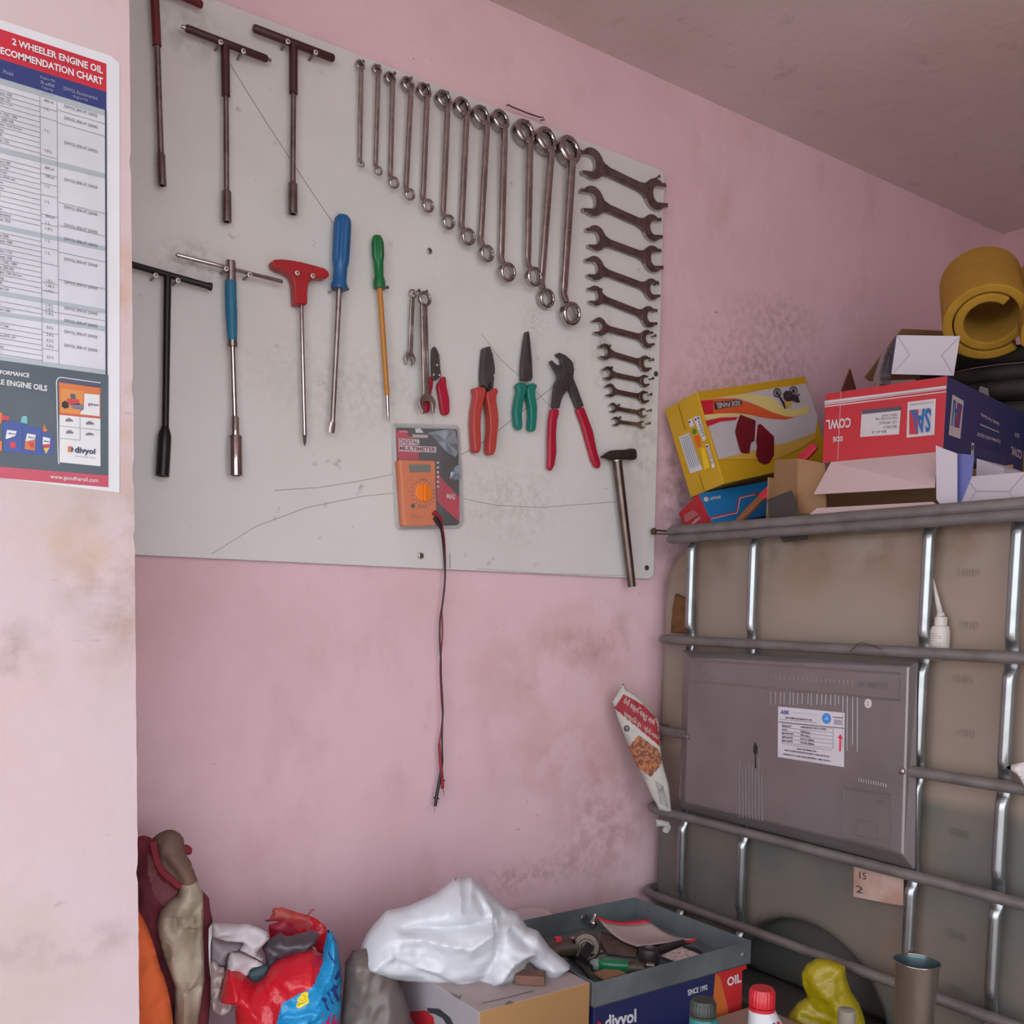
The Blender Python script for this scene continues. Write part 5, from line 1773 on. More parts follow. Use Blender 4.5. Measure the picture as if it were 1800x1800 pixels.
# --- red and blue cowl box, upside down
o, ex, ey, ez = fitted((1.5995, 1.2261, 1.2794), (-.0007, .0053, -1.3955), (.2322, .4273, .1328))
cb = thing('cardboard_box', 'open red and navy box with upside down white lettering standing on the tank', 'box', tuple(o))
b = MB(); b.box(o, ex, ey, ez, box_blue, {'y0': box_red, 'z0': card_pale, 'z1': card_white}); b.build('carton', cb, bevel=.0012)
nR = -ey.normalized(); nB = ex.normalized(); oB = o + ex
f = cv(4.865, 1430, 570)
R_ = lambda pts, l=1: [onP(x, y, o + nR * (.0005 + .0004 * l), nR) for x, y in f(*pts)]
B_ = lambda pts, l=1: [onP(x, y, oB + nB * (.0005 + .0004 * l), nB) for x, y in f(*pts)]
flip = lambda q: [q[2], q[3], q[0], q[1]]
b = MB()
b.poly(R_(((95, 655), (1135, 525), (1135, 555), (95, 692)), 1), pr_white); b.poly(R_(((95, 700), (1135, 572), (1135, 580), (95, 710)), 1), pr_white)
b.poly(R_(((95, 676), (1135, 546), (1135, 551), (95, 682)), 2), mat('print_mauve', (150, 90, 110), .5))
b.poly(R_(((234, 578), (237, 578), (208, 1160), (204, 1160)), 1), pr_white)
b.text('COWL', flip(R_(((108, 818), (322, 795), (318, 882), (112, 900)), 2)), pr_white, .03, lift=(0, 0, 0))
b.text('SIDE', flip(R_(((165, 962), (252, 956), (250, 1000), (166, 1006)), 2)), pr_white, .03, lift=(0, 0, 0))
b.poly(R_(((412, 745), (750, 705), (730, 940), (398, 965)), 1), pr_white)
b.poly(R_(((414, 735), (750, 700), (748, 735), (412, 770)), 2), mat('print_slate', (74, 66, 84), .5))
for s, P in (('BA-4114', ((500, 912), (620, 905), (619, 930), (500, 936))), ('SIDE COWL LH', ((600, 870), (712, 860), (711, 886), (600, 895))), ('COL: METALLIC', ((560, 835), (712, 822), (711, 846), (560, 858))), ('FOR SCOOTER TYPE', ((530, 800), (712, 788), (711, 808), (530, 820))), ('MRP Rs. 1250.00', ((585, 775), (715, 763), (714, 780), (585, 792)))):
    b.text(s, flip(R_(P, 2)), ink, .0, lift=(0, 0, 0))
b.poly(R_(((805, 665), (1046, 636), (1033, 945), (795, 970)), 1), pr_white)
b.poly(R_(((820, 735), (898, 727), (893, 940), (818, 942)), 2), box_red); b.poly(R_(((900, 727), (1010, 712), (1000, 925), (896, 932)), 2), mat('print_grey', (164, 160, 168), .5))
b.text('SAI', flip(R_(((832, 730), (1008, 712), (998, 922), (880, 934)), 3)), mat('print_blue', (30, 84, 148), .5), .03, lift=(0, 0, 0))
b.text('AN ISO 9001:2015 COMPANY', flip(R_(((825, 680), (1030, 655), (1028, 672), (825, 697)), 2)), ink_grey, .0, lift=(0, 0, 0))
b.build('red_face_print', cb)
b = MB()
b.poly(B_(((1188, 600), (1285, 655), (1255, 980), (1155, 945)), 1), pr_white)
b.poly(B_(((1232, 668), (1272, 690), (1248, 892), (1210, 880)), 2), box_red); b.poly(B_(((1198, 640), (1230, 662), (1206, 880), (1175, 868)), 2), mat('print_grey', (164, 160, 168), .5))
b.text('SAI', flip(B_(((1200, 640), (1275, 690), (1248, 890), (1180, 868)), 3)), mat('print_blue', (30, 84, 148), .5), .02, lift=(0, 0, 0))
b.text('Quality You Desire', flip(B_(((1430, 745), (1590, 838), (1588, 872), (1430, 790)), 1)), pr_white, .015, lift=(0, 0, 0))
b.poly(B_(((1424, 850), (1586, 920), (1586, 928), (1424, 860)), 1), pr_white)
b.text('A product of SAI GROUP', flip(B_(((1400, 910), (1600, 985), (1598, 1025), (1400, 955)), 1)), pr_white, .02, lift=(0, 0, 0))
b.text('COWL', flip(B_(((1690, 1040), (1782, 1080), (1778, 1158), (1688, 1112)), 1)), pr_white, .03, lift=(0, 0, 0))
b.text('SIDE', flip(B_(((1722, 925), (1762, 940), (1760, 975), (1722, 960)), 1)), pr_white, .02, lift=(0, 0, 0))
b.poly(B_(((1352, 1010), (1375, 1020), (1368, 1130), (1345, 1120)), 1), pr_white); b.poly(B_(((1356, 1030), (1370, 1036), (1365, 1080), (1352, 1075)), 2), box_blue)
for k in range(6):
    b.poly(B_(((1378, 1045 + k * 13), (1640, 1130 + k * 13), (1640, 1132 + k * 13), (1378, 1048 + k * 13)), 1), mat('print_greyblue', (90, 100, 140), .5))
b.build('blue_face_print', cb)
# flaps hanging open below
z_f = .0018
hA, hB = o + ex * .08, o + ex * .96
b = MB(); q = [hA, hB, onX(1643, 857, XI + .030), onX(1430, 869, XI + .030)]
nn = (q[1] - q[0]).cross(q[3] - q[0]).normalized()
b.prism(q, nn * z_f, card_pale); b.build('flap', cb)
b = MB(); q = [onX(x, y, XI + .036) for x, y in ((1645, 783), (1660, 789), (1682, 797), (1682, 886), (1654, 888), (1646, 878))]
b.prism(q, (.002, 0, 0), card_white); b.build('flap', cb)
b = MB(); q = [onX(x, y, XI + .050) for x, y in ((1681, 797), (1712, 800), (1708, 840), (1690, 886), (1681, 888))]
b.prism(q, (.002, 0, 0), mat('periwinkle_card', (96, 100, 160), .6)); b.build('flap', cb)
# --- brown carton below / beside the cowl box
kz = onX(1402, 806, XI + .055)
kc = thing('cardboard_box', 'plain brown carton squashed between the red box and the yellow box', 'box', tuple(kz))
b = MB()
c0, c1 = onX(1402, 905, XI + .050), onX(1402, 806, XI + .055)
c2, c3 = onX(1450, 814, XI + .062), onX(1452, 900, XI + .055)
l0, l1 = onX(1358, 874, XI + .085), onX(1362, 808, XI + .09)
q = [c0, c1, c2, c3]; b.prism(q, (.003, 0, 0), card)
b.build('carton', kc)
b = MB(); b.box((XI + .26, .96, 1.153), (.003, 0, 0), (0, .42, 0), (0, 0, .115), card); b.build('back_panel', kc)
b = MB(); b.box((XI + .07, 1.375, 1.153), (.19, 0, 0), (0, .003, 0), (0, 0, .115), card); b.build('side_panel', kc)
b = MB(); b.prism([c0, c1, l1, l0], (.0025, .001, 0), card); b.build('flap', kc)
b = MB(); q = [onX(1424, 903, XI + .012), onX(1436, 893, XI + .018), onX(1640, 882, XI + .018), onX(1650, 889, XI + .012)]
b.prism(q, (.0, 0, -.002), card_pale); b.prism([V((XI + .02, p.y, p.z)) for p in q[:2]] + [V((XI + .2, q[2].y + .25, q[1].z)), V((XI + .2, q[2].y, q[2].z)), V((XI + .02, q[3].y, q[3].z))], (0, 0, -.002), card)
b.build('flap', kc)
# --- white ended box on top
o, ex, ey, ez = fitted((1.72, 1.1643, 1.4568), (.2337, .0843, -.9347), (.114, .3496, .0728))
wb = thing('cardboard_box', 'navy box with a white folded end perched on top of the red box', 'box', tuple(o))
b = MB(); b.box(o, ex, ey, ez, box_blue, {'y0': card_white}); b.build('carton', wb, bevel=.001)
n = -ey.normalized()


def fold_lines(b, o, n, pts, g):
    for (a, c) in pts:
        b = MB()
        p, q = onP(*a, o + n * .0006, n), onP(*c, o + n * .0006, n)
        t = (q - p).normalized(); s = t.cross(n) * .0006
        b.poly([p - s, q - s, q + s, p + s], g); b.build('fold_line', wb)


fold_g = mat('fold_shadow_line', (150, 140, 152), .8)
b = MB()
fold_lines(b, o, n, [((1577, 589), (1599, 624)), ((1599, 624), (1570, 655)), ((1686, 593), (1655, 624)), ((1655, 624), (1675, 658))], fold_g)
# --- second white ended box at the lower right
o, ex, ey, ez = fitted((1.6, .9351, 1.1778), (-.0967, .054, -1.8199), (.1355, .25, .0459))
wb = thing('cardboard_box', 'white ended navy box lying just above the top rail at the right edge', 'box', tuple(o))
b = MB(); b.box(o, ex, ey, ez, box_blue, {'y0': card_white}); b.build('carton', wb, bevel=.001)
n = -ey.normalized()
b = MB(); fold_lines(b, o, n, [((1698, 840), (1716, 863)), ((1716, 863), (1703, 884)), ((1800, 834), (1774, 864)), ((1774, 864), (1782, 880)), ((1716, 863), (1774, 864))], fold_g)
# printed white box peeping out between
b = MB(); q = [onX(x, y, XI + .16) for x, y in ((1717, 806), (1765, 823), (1762, 842), (1716, 838))]
b.prism(q, (.12, 0.01, 0), card_white)
tag(b.build('small_box'), 'small white box peeping out under the navy side of the red box', 'box')
# --- dark rubber flap over the rail
b = MB()
q = [onX(x, y, XI + .017) for x, y in ((1348, 878), (1390, 862), (1402, 902), (1418, 948), (1376, 953), (1354, 915))]
b.prism(q, (.004, 0, 0), mat('dark_rubber', (58, 50, 46), .8, var=(40, 34, 32), vscale=20))
tag(b.build('rubber_flap', bevel=.001), 'dark rubber flap hanging behind the top rail beneath the brown carton', 'rubber sheet')
# --- red and brown stick
b = MB()
p, q = onX(1434, 783, XI + .150), onX(1338, 876, XI + .115); r0 = onX(1296, 918, XI + .060)
b.sweep([p, p.lerp(q, .1), q], [.009, .011, .010], [.004, .004, .004], red_print, 10, nrm=(-1, 0, 0), power=4)
b.sweep([q, q.lerp(r0, .4), r0], [.010, .010, .007], [.004, .004, .004], mat('stick_brown', (140, 84, 52), .7), 10, nrm=(-1, 0, 0), power=4)
tag(b.build('flat_stick'), 'flat red stick with a brown end slanting between the blue box and the brown carton', 'stick')

# --- sheets behind
b = MB(); b.prism([onY(x, y, 1.40) for x, y in ((1521, 662), (1531, 670), (1640, 665), (1672, 582), (1586, 578))], (0, .004, 0), card)
tag(b.build('cardboard_sheet'), 'brown cardboard sheet standing behind the white ended box', 'cardboard')
b = MB(); b.prism([onY(x, y, 1.52) for x, y in ((1495, 648), (1481, 684), (1470, 950), (1516, 950), (1510, 700))], (0, .004, 0), mat('red_brown_card', (112, 60, 50), .8))
tag(b.build('cardboard_scrap'), 'reddish brown cardboard corner sticking up between the yellow and red boxes', 'cardboard')
pg = mat('magazine_pages', (176, 160, 164), .7, var=(120, 104, 108), vscale=120, vamt=.9)
for i, (dx, lab_) in enumerate(((0, 'front of the'), (7, 'middle of the'), (13, 'rear of the'))):
    b = MB(); b.prism([onY(x + dx, y, 1.30 + .0) for x, y in ((1546, 652), (1557, 618), (1560, 610), (1565, 608), (1553, 650), (1553, 676), (1547, 676))], (.05, .05, 0), pg)
    tag(b.build('magazine', bevel=.0008), lab_ + ' three thin magazines standing left of the white ended box', 'magazine', 'magazines beside the white ended box')

# --- foam rolls
foam = mat('yellow_foam', (172, 128, 38), .95, var=(156, 114, 30), vscale=30, bump=.25, bscale=180)


def foam_roll(c, axis, R, L, turns, th, label, start=0.0, squash=1.0):
    ax = V(axis).normalized()
    u = ax.cross(V((0, 0, 1))).normalized(); w = u.cross(ax)
    n = 84
    inn, outt = [], []
    for i in range(n + 1):
        t = i / n
        a = start + t * turns * 2 * math.pi
        rad = R - th * 1.12 * turns * (1 - t) * 1.0
        for lst, rr_ in ((outt, rad), (inn, rad - th)):
            lst.append(c + u * (rr_ * math.cos(a)) + w * (rr_ * math.sin(a) * squash))
    b = MB()
    vs = []
    for i in range(n + 1):
        vs += [inn[i], outt[i], outt[i] + ax * L, inn[i] + ax * L]
    fs = []
    for i in range(n):
        for k in range(4):
            k2 = (k + 1) % 4
            fs.append([i * 4 + k, (i + 1) * 4 + k, (i + 1) * 4 + k2, i * 4 + k2])
    fs.append([0, 1, 2, 3]); fs.append([n * 4 + 3, n * 4 + 2, n * 4 + 1, n * 4])
    b.add(vs, fs, foam, False)
    o_ = b.build('foam_roll', bevel=.004, seg=2, angle=50)
    return tag(o_, label, 'foam roll', 'rolls of yellow foam on the tank')


cF = onX(1738, 563, 2.02)
foam_roll(cF, (.66, .46, .60), .098, .24, 1.72, .020, 'yellow foam roll with its open spiral end facing the room', start=.9, squash=.9)
foam_roll(onX(1892, 574, 2.06), (.66, .46, .60), .10, .24, 1.4, .026, 'yellow foam roll cut off by the right edge of the photo', start=1.0)
# --- heap of black tyres
tyre = mat('black_rubber', (40, 34, 32), .75, var=(58, 50, 46), vscale=18, vamt=.7, bump=.15)


def tyre_ring(c, R, r, tilt, label):
    b = MB()
    T = euler(tilt)
    n, m_ = 48, 12
    vs, fs = [], []
    for i in range(n):
        a = 2 * math.pi * i / n
        for k in range(m_):
            t = 2 * math.pi * k / m_
            rr_ = R + r * math.cos(t) * (1 + .06 * math.cos(3 * t))
            vs.append(V(c) + T @ V((rr_ * math.cos(a), rr_ * math.sin(a), r * .85 * math.sin(t))))
    for i in range(n):
        for k in range(m_):
            i2, k2 = (i + 1) % n, (k + 1) % m_
            fs.append([i * m_ + k, i2 * m_ + k, i2 * m_ + k2, i * m_ + k2])
    b.add(vs, fs, tyre, True)
    return tag(b.build('tyre'), label, 'tyre', 'black tyres heaped on the tank')


TN = ['lowest', 'second from the bottom', 'middle one', 'second from the top', 'topmost']
for i in range(5):
    tyre_ring(V((2.37 + .012 * math.sin(i * 2.1), 1.20 + .015 * math.cos(i * 1.7), 1.398 + i * .0405)), .25 - .008 * (i % 2), .0225, (.05, .02, 0), 'black tyre, ' + TN[i] + ' of the heap behind the navy box side')
b = MB(); b.box((2.10, .95, 1.152), (.40, 0, 0), (0, .50, 0), (0, 0, .190), card)
tag(b.build('cardboard_box', bevel=.002), 'brown carton underneath the heap of black tyres on the tank', 'box')
b = MB(); q = [onX(x, y, 1.86) for x, y in ((1720, 690), (1722, 678), (1733, 682), (1735, 700), (1728, 706))]
b.prism(q, (.01, 0, 0), mat('grey_tag', (112, 104, 100), .6)); tag(b.build('plastic_tag', bevel=.001), 'small grey plastic tag poking up behind the navy box side', 'tag')
# --- white cloth on the third rail at the right edge
b = MB()
puffpx(b, ((1768, 1349), (1776, 1345), (1786, 1342), (1800, 1340), (1830, 1342), (1830, 1400), (1806, 1392), (1796, 1374), (1788, 1361)), onX(1790, 1360, XI - .024), (-1, 0, 0), mat('white_rag', (206, 196, 196), .8), .010, .010, step=.004, soft=.02, crease=.004, cscale=30)
tag(b.build('white_rag'), 'white rag hanging over the third cage rail at the right edge of the photo', 'rag')

# ================================================================== LOW SHELF OF BOXES: TRAY, CARTONS, BOTTLES
ZT = .36
sheet = mat('galvanised_sheet', (114, 123, 127), .5, .3, var=(84, 91, 93), vscale=9, vamt=.8)
TX0, TX1, TYa, TYb = 1.028, 1.416, 1.200, 1.528
zl_ = .316
t = thing('metal_tray', 'shallow galvanised metal tray full of small parts resting on the navy oil carton', 'tray', (TX0, TYa, zl_))
b = MB()
tk = .0015
b.box((TX0, TYa, zl_), (TX1 - TX0, 0, 0), (0, TYb - TYa, 0), (0, 0, tk), sheet)
b.build('tray_floor', t)
for o_, ex, ey in (((TX0, TYa, zl_), (TX1 - TX0, 0, 0), (0, tk, 0)), ((TX0, TYb - tk, zl_), (TX1 - TX0, 0, 0), (0, tk, 0)),
                   ((TX0, TYa, zl_), (tk, 0, 0), (0, TYb - TYa, 0)), ((TX1 - tk, TYa, zl_), (tk, 0, 0), (0, TYb - TYa, 0))):
    b = MB(); b.box(o_, ex, ey, (0, 0, ZT - zl_), sheet); b.build('side', t, bevel=.0006)
b = MB()
c = onY(1306, 1678, TYa); b.lathe([(.006, 0), (.005, .002), (.002, .003)], c, (0, -1, 0), sheet, 14); b.build('rivet', t)

# navy oil carton below the tray
t = thing('cardboard_box', 'navy and red printed oil carton carrying the metal tray', 'box', (TX0 + .01, TYa + .01, 0))
b = MB(); cy0 = TYa + .004
b.box((TX0 + .004, cy0, 0), (1.400 - TX0 - .004, 0, 0), (0, .32, 0), (0, 0, zl_), mat('navy_carton', (30, 39, 86), .5, var=(30, 38, 84), vscale=14)); b.build('carton', t, bevel=.002)
f = cv(4.286, 930, 1550)
D_ = lambda pts, l=1: [onY(x, y, cy0 - .0004 - .0003 * l) for x, y in f(*pts)]
b = MB()
red_c = mat('oil_red', (200, 44, 50), .5); or_c = mat('oil_orange', (206, 108, 52), .5); w_c = mat('oil_white', (222, 222, 230), .5)
b.poly(D_(((1405, 660), (1630, 590), (1640, 655), (1605, 668), (1600, 1200), (1380, 1250), (1385, 890)), 1), red_c)
b.poly(D_(((1405, 690), (1440, 720), (1500, 955), (1520, 1200), (1380, 1240), (1385, 890)), 2), or_c)
b.text('SINCE 1992', D_(((1195, 815), (1345, 772), (1345, 812), (1197, 860)), 1), w_c, .02, lift=(0, 0, 0))
b.text('OIL', D_(((1490, 722), (1598, 688), (1600, 755), (1495, 792)), 3), w_c, .03, lift=(0, 0, 0))
b.text('divyol', D_(((570, 1010), (808, 955), (808, 1085), (570, 1150)), 1), w_c, .03, lift=(0, 0, 0))
b.poly(D_(((515, 1050), (545, 1062), (530, 1110), (515, 1110)), 1), red_c)
b.build('front_print', t)

# brown carton on the left
ZB = .36
t = thing('cardboard_box', 'brown carton with a pale printed top carrying the white plastic bag', 'box', (.80, 1.205, 0))
b = MB()
tan = mat('tan_card', (162, 124, 80), .75, var=(168, 126, 80), vscale=20, vamt=.5, stretch=(1, 1, .2))
pale_top = mat('pale_printed_card', (164, 150, 150), .6, var=(156, 138, 132), vscale=9, vamt=.8)
b.box((.80, 1.205, 0), (.222, 0, 0), (0, .31, 0), (0, 0, ZB), tan, {'z1': pale_top, 'x0': mat('grey_printed_card', (150, 143, 149), .55, var=(150, 142, 150), vscale=6)})
b.build('carton', t, bevel=.0015)
f = cv(3.75, 580, 1500)
b = MB(); X_ = lambda pts, l=1: [onX(x, y, .80 - .0004 * l) for x, y in f(*pts)]
b.poly(X_(((512, 1045), (630, 1035), (682, 1080), (700, 1200), (600, 1200)), 1), box_red)
b.poly(X_(((640, 1018), (720, 1025), (790, 1080), (830, 1160), (790, 1160), (740, 1085), (690, 1060), (645, 1050)), 1), ink)
b.build('side_print', t)
b = MB(); Z_ = lambda pts, l=1: [onZ(x, y, ZB + .0004 * l) for x, y in f(*pts)]
for pts in (((1000, 985), (1180, 945), (1330, 905), (1345, 908), (1185, 950), (1002, 990)), ((1185, 968), (1215, 985), (1160, 1000), (1150, 994)), ((780, 905), (850, 940), (870, 930), (860, 965), (820, 945))):
    b.poly(Z_(pts), mat('top_print', (120, 104, 100), .7))
b.build('top_print', t)
b = MB(); p0 = onZ(905, 1731, ZB + .001); p1 = onZ(957, 1734, ZB + .001)
ax = (p1 - p0); ay = V((-ax.y, ax.x, 0)).normalized() * .03
b.box(p0, ax, ay, (0, 0, .016), mat('brown_block', (112, 78, 66), .7, var=(92, 62, 52), vscale=30))
tag(b.build('wood_block', bevel=.001), 'small reddish brown block lying under the front edge of the white plastic bag', 'block')

# white plastic bag on the carton
bagm = mat('white_polythene', (200, 203, 211), .30, var=(206, 208, 216), vscale=10, spec=.6, alpha=.93, bump=.5, bscale=40)
f = cv(3.75, 580, 1500)
out = f((170, 740), (190, 660), (205, 610), (240, 530), (300, 455), (370, 380), (440, 362), (520, 345), (620, 300), (700, 262), (770, 205), (830, 158), (880, 172), (930, 150), (1010, 220), (1070, 275), (1130, 325), (1170, 365), (1240, 392), (1300, 485), (1370, 510), (1450, 620), (1590, 740), (1500, 822), (1420, 832), (1360, 770), (1300, 712), (1262, 820), (1200, 862), (1070, 908), (900, 888), (740, 862), (560, 842), (400, 826), (240, 806))
b = MB()
kn = V((0, 0, 0))
bp0 = onZ(855, 1738, ZB + .004) + V((.02, .075, 0))
bn = V((-.45, -.86, .10))


def bag_pleat(u, v):
    # folds fanning out from the gathered neck
    a = math.atan2(u - .03, v - .32)
    r = math.hypot(u - .03, v - .32)
    return .006 * (abs(((a * 3.1 + .25 * math.sin(r * 22)) % 1.0) - .5) * 2 - .5) * min(1, r * 8) + .005 * math.sin(u * 34 + v * 20)


puffpx(b, out, bp0, bn, bagm, .062, .05, step=.0032, soft=.075, crease=.006, cscale=7, seed=3.1, pleat=bag_pleat, crumple=.006, ridges=[(f(*r[0]), r[1], r[2]) for r in (
    (((1130, 400), (800, 440), (480, 470)), -.016, .010), (((1110, 430), (900, 560), (480, 500)), .016, .012), (((930, 150), (1080, 400)), .014, .008), (((830, 160), (840, 330)), .012, .008),
    (((1130, 325), (1105, 415)), -.016, .008), (((1340, 520), (1470, 640), (1570, 735)), .014, .008), (((1090, 560), (1040, 700), (970, 820)), -.018, .012), (((1300, 620), (1180, 660), (1100, 770)), .018, .012),
    (((400, 620), (560, 690), (700, 730), (900, 870)), .018, .012), (((190, 660), (300, 700)), .012, .010), (((640, 800), (860, 872)), .012, .007), (((430, 640), (640, 740), (800, 830)), -.016, .010),
    (((1180, 470), (1290, 570)), -.016, .008), (((1160, 440), (1320, 500), (1400, 600)), .012, .008), (((960, 250), (1000, 340)), -.012, .007), (((700, 290), (640, 380)), .008, .010))])
tag(b.build('plastic_bag'), 'crumpled white plastic bag heaped on top of the brown carton', 'bag')

# grey sack left of the carton
b = MB()
puffpx(b, f((100, 720), (150, 640), (240, 625), (330, 690), (410, 790), (480, 900), (520, 1010), (540, 1130), (540, 1500), (540, 2300), (40, 2300), (60, 1500), (70, 1100), (95, 820)), onY(690, 1760, 1.38), (-.55, -.83, 0), mat('grey_polythene', (98, 88, 85), .4, var=(92, 80, 76), vscale=8, vamt=.8), .035, .03, step=.005, soft=.06, crease=.006, cscale=9, seed=6.0, crumple=.010)
tag(b.build('plastic_sack'), 'dull brownish grey plastic sack slumped between the blue sack and the carton', 'sack')

# white lidded tub behind the bag
c = onY(935, 1632, 1.585); R_t = rp(c, 76)
t = thing('plastic_tub', 'white plastic tub with a flat lid behind the white bag beside the tray', 'tub', (c.x, c.y, ZB * 0))
tubm = mat('tub_white', (184, 168, 172), .4)
ztub = onY(935, 1607, 1.585).z
b = MB(); b.lathe([(R_t * .80, 0), (R_t * .92, ztub - .016)], (c.x, c.y, 0), (0, 0, 1), tubm, 36); b.build('tub', t)
b = MB(); b.lathe([(R_t * .98, ztub - .02), (R_t, ztub - .018), (R_t, ztub - .003), (R_t * .96, ztub), (R_t * .85, ztub - .002), (0, ztub - .002)], (c.x, c.y, 0), (0, 0, 1), tubm, 36); b.build('lid', t)

# ------------------------------------------------------------------ what lies in the tray
zf = zl_ + tk
f = cv(6, 940, 1570)
greasy = mat('greasy_alloy', (104, 94, 84), .5, .6, var=(62, 52, 44), vscale=30, vamt=.8)
# carburettor-like pump
c = onZ(1030, 1668, zf + .03)
t = thing('engine_part', 'greasy round alloy engine part lying at the left end of the tray', 'engine part', (c.x, c.y, zf))
ax = (CAM - c); ax.z = 0.5; ax.normalize()
b = MB(); r_ = rp(c, 52)
b.lathe([(r_ * .96, -.025), (r_, -.02), (r_, .0), (r_ * .9, .004), (r_ * .86, .001), (r_ * .55, .001), (r_ * .5, .005), (r_ * .36, .005), (r_ * .3, .002), (r_ * .14, .002), (0, .004)], c + V((0, 0, .004)), ax, greasy, 36)
b.build('round_cover', t)
b = MB(); c2 = c + V((-.032, .03, .0))
b.tube([c2 + V((-.035, .0, -.006)), c2 + V((-.01, 0, 0)), c2 + V((.02, -.01, 0))], [.014, .017, .017], mat('dirty_alloy', (84, 70, 62), .55, .4), 16, nrm=(0, 0, 1)); b.build('barrel', t)
b = MB(); c3 = c + V((-.018, .012, .012)); b.tube([c3 + V((-.008, -.004, .012)), c3 + V((.006, .006, -.018))], .0035, chrome, 12, nrm=(1, 0, 0)); b.build('clamp', t)
b = MB(); c3 = c + V((-.052, .026, .0)); b.box(c3, (.012, -.004, 0), (.004, .010, 0), (0, 0, .022), red_print); b.build('red_tab', t, bevel=.001)
b = MB(); c4 = onZ(1037, 1662, zf + .04); c5 = onZ(1024, 1684, zf + .03)
b.sweep([c4, c5], [.009, .009], [.004, .004], black, 10, nrm=(-.6, -.8, .3), power=5); tag(b.build('rubber_strap'), 'short black rubber strap leaning on the round engine part', 'strap')
# bulb with clip
c = onZ(1043, 1622, zf + .02)
b = MB(); b.lathe([(0, -.012), (.005, -.010), (.009, -.002), (.0085, .002), (.004, .008), (.0035, .018), (0, .019)], c, (.35, .1, .93), chrome, 20)
tag(b.build('lamp_bulb'), 'small silvery bulb by the back wall of the tray', 'bulb')
b = MB(); c = onZ(1027, 1614, zf + .022); b.tube([c + V((.008 * math.cos(a * .6), 0, .008 * math.sin(a * .6))) for a in range(10)], .0016, steel, 8); b.box(c + V((-.003, -.001, -.008)), (.007, 0, 0), (0, .003, 0), (0, 0, .008), steel)
tag(b.build('wire_clip'), 'small bent metal clip by the back wall of the tray, left of the bulb', 'clip')
# instruction leaflet, curved
b = MB()
leaf = mat('leaflet_paper', (168, 152, 149), .7, var=(170, 150, 146), vscale=70, vamt=.6, stretch=(1, 6, 1))
A0, A1, A2, A3 = [onZ(x, y, zf + h) for (x, y), h in zip(f((652, 250), (1180, 275), (1695, 482), (1085, 562)), (.034, .028, .022, .016))]
NU, NV = 12, 12
grid = []
for j in range(NV + 1):
    for i in range(NU + 1):
        u, v = i / NU, j / NV
        p = (A0 * (1 - u) + A1 * u) * (1 - v) + (A3 * (1 - u) + A2 * u) * v
        p = p + V((0, 0, -.012 * math.sin(math.pi * v) - .008 * math.sin(math.pi * u) * (1 - v)))
        grid.append(p)
fs = [[j * (NU + 1) + i, j * (NU + 1) + i + 1, (j + 1) * (NU + 1) + i + 1, (j + 1) * (NU + 1) + i] for j in range(NV) for i in range(NU)]
b.add(grid, [q for k, q in enumerate(fs) if k >= NU], leaf, True)
b.add(grid, [q for k, q in enumerate(fs) if k < NU], red_print, True)
lf = b.build('leaflet', solid=.0016)
b2_ = tag(lf, 'curled printed leaflet with red borders lying across the tray', 'leaflet')
b = MB(); b.poly([onZ(x, y, zf + .0235) for x, y in f((1590, 520), (1690, 470), (1705, 485), (1695, 505), (1600, 525))], red_print)
tag(b.build('card_scrap', solid=.001), 'small red card tip at the right hand corner of the curled leaflet', 'card')
# black cap with arm
c = onZ(1140, 1694, zf + .0)
t = thing('plug_cap', 'black round rubber cap with a long arm lying in the middle of the tray', 'rubber cap', (c.x, c.y, zf))
r_ = rp(c, 36)
b = MB(); b.lathe([(r_ * .92, 0), (r_, .004), (r_, .026), (r_ * .9, .030), (r_ * .8, .024), (0, .024)], (c.x, c.y, zf), (0, 0, 1), mat('cap_rubber', (50, 40, 40), .5), 28); b.build('cap', t)
b = MB(); q = [onZ(x, y, zf + .016) for x, y in f((1290, 610), (1420, 560), (1560, 520), (1640, 505))]
b.tube(q, [.008, .007, .006, .004], mat('cap_rubber', (50, 40, 40), .5), 10, nrm=(0, 0, 1)); b.build('arm', t)
# pale tag card
b = MB(); q = [onZ(x, y, zf + .012 + h) for (x, y), h in zip(f((1330, 662), (1545, 572), (1765, 648), (1500, 728)), (0, .006, .006, 0))]
b.prism(q, (0, 0, .0012), mat('tag_card', (186, 168, 162), .7, var=(120, 104, 100), vscale=160, vamt=.7, sharp=(.52, .6)))
tag(b.build('paper_tag'), 'pale printed paper tag lying near the right front of the tray', 'paper tag')
b = MB(); q = [onZ(x, y, zf + .020) for x, y in f((1562, 572), (1700, 600), (1765, 635), (1755, 650), (1690, 620))]
b.prism(q, (0, 0, .004), black); tag(b.build('rubber_strip'), 'thin black strip along the edge of the pale paper tag', 'strip')
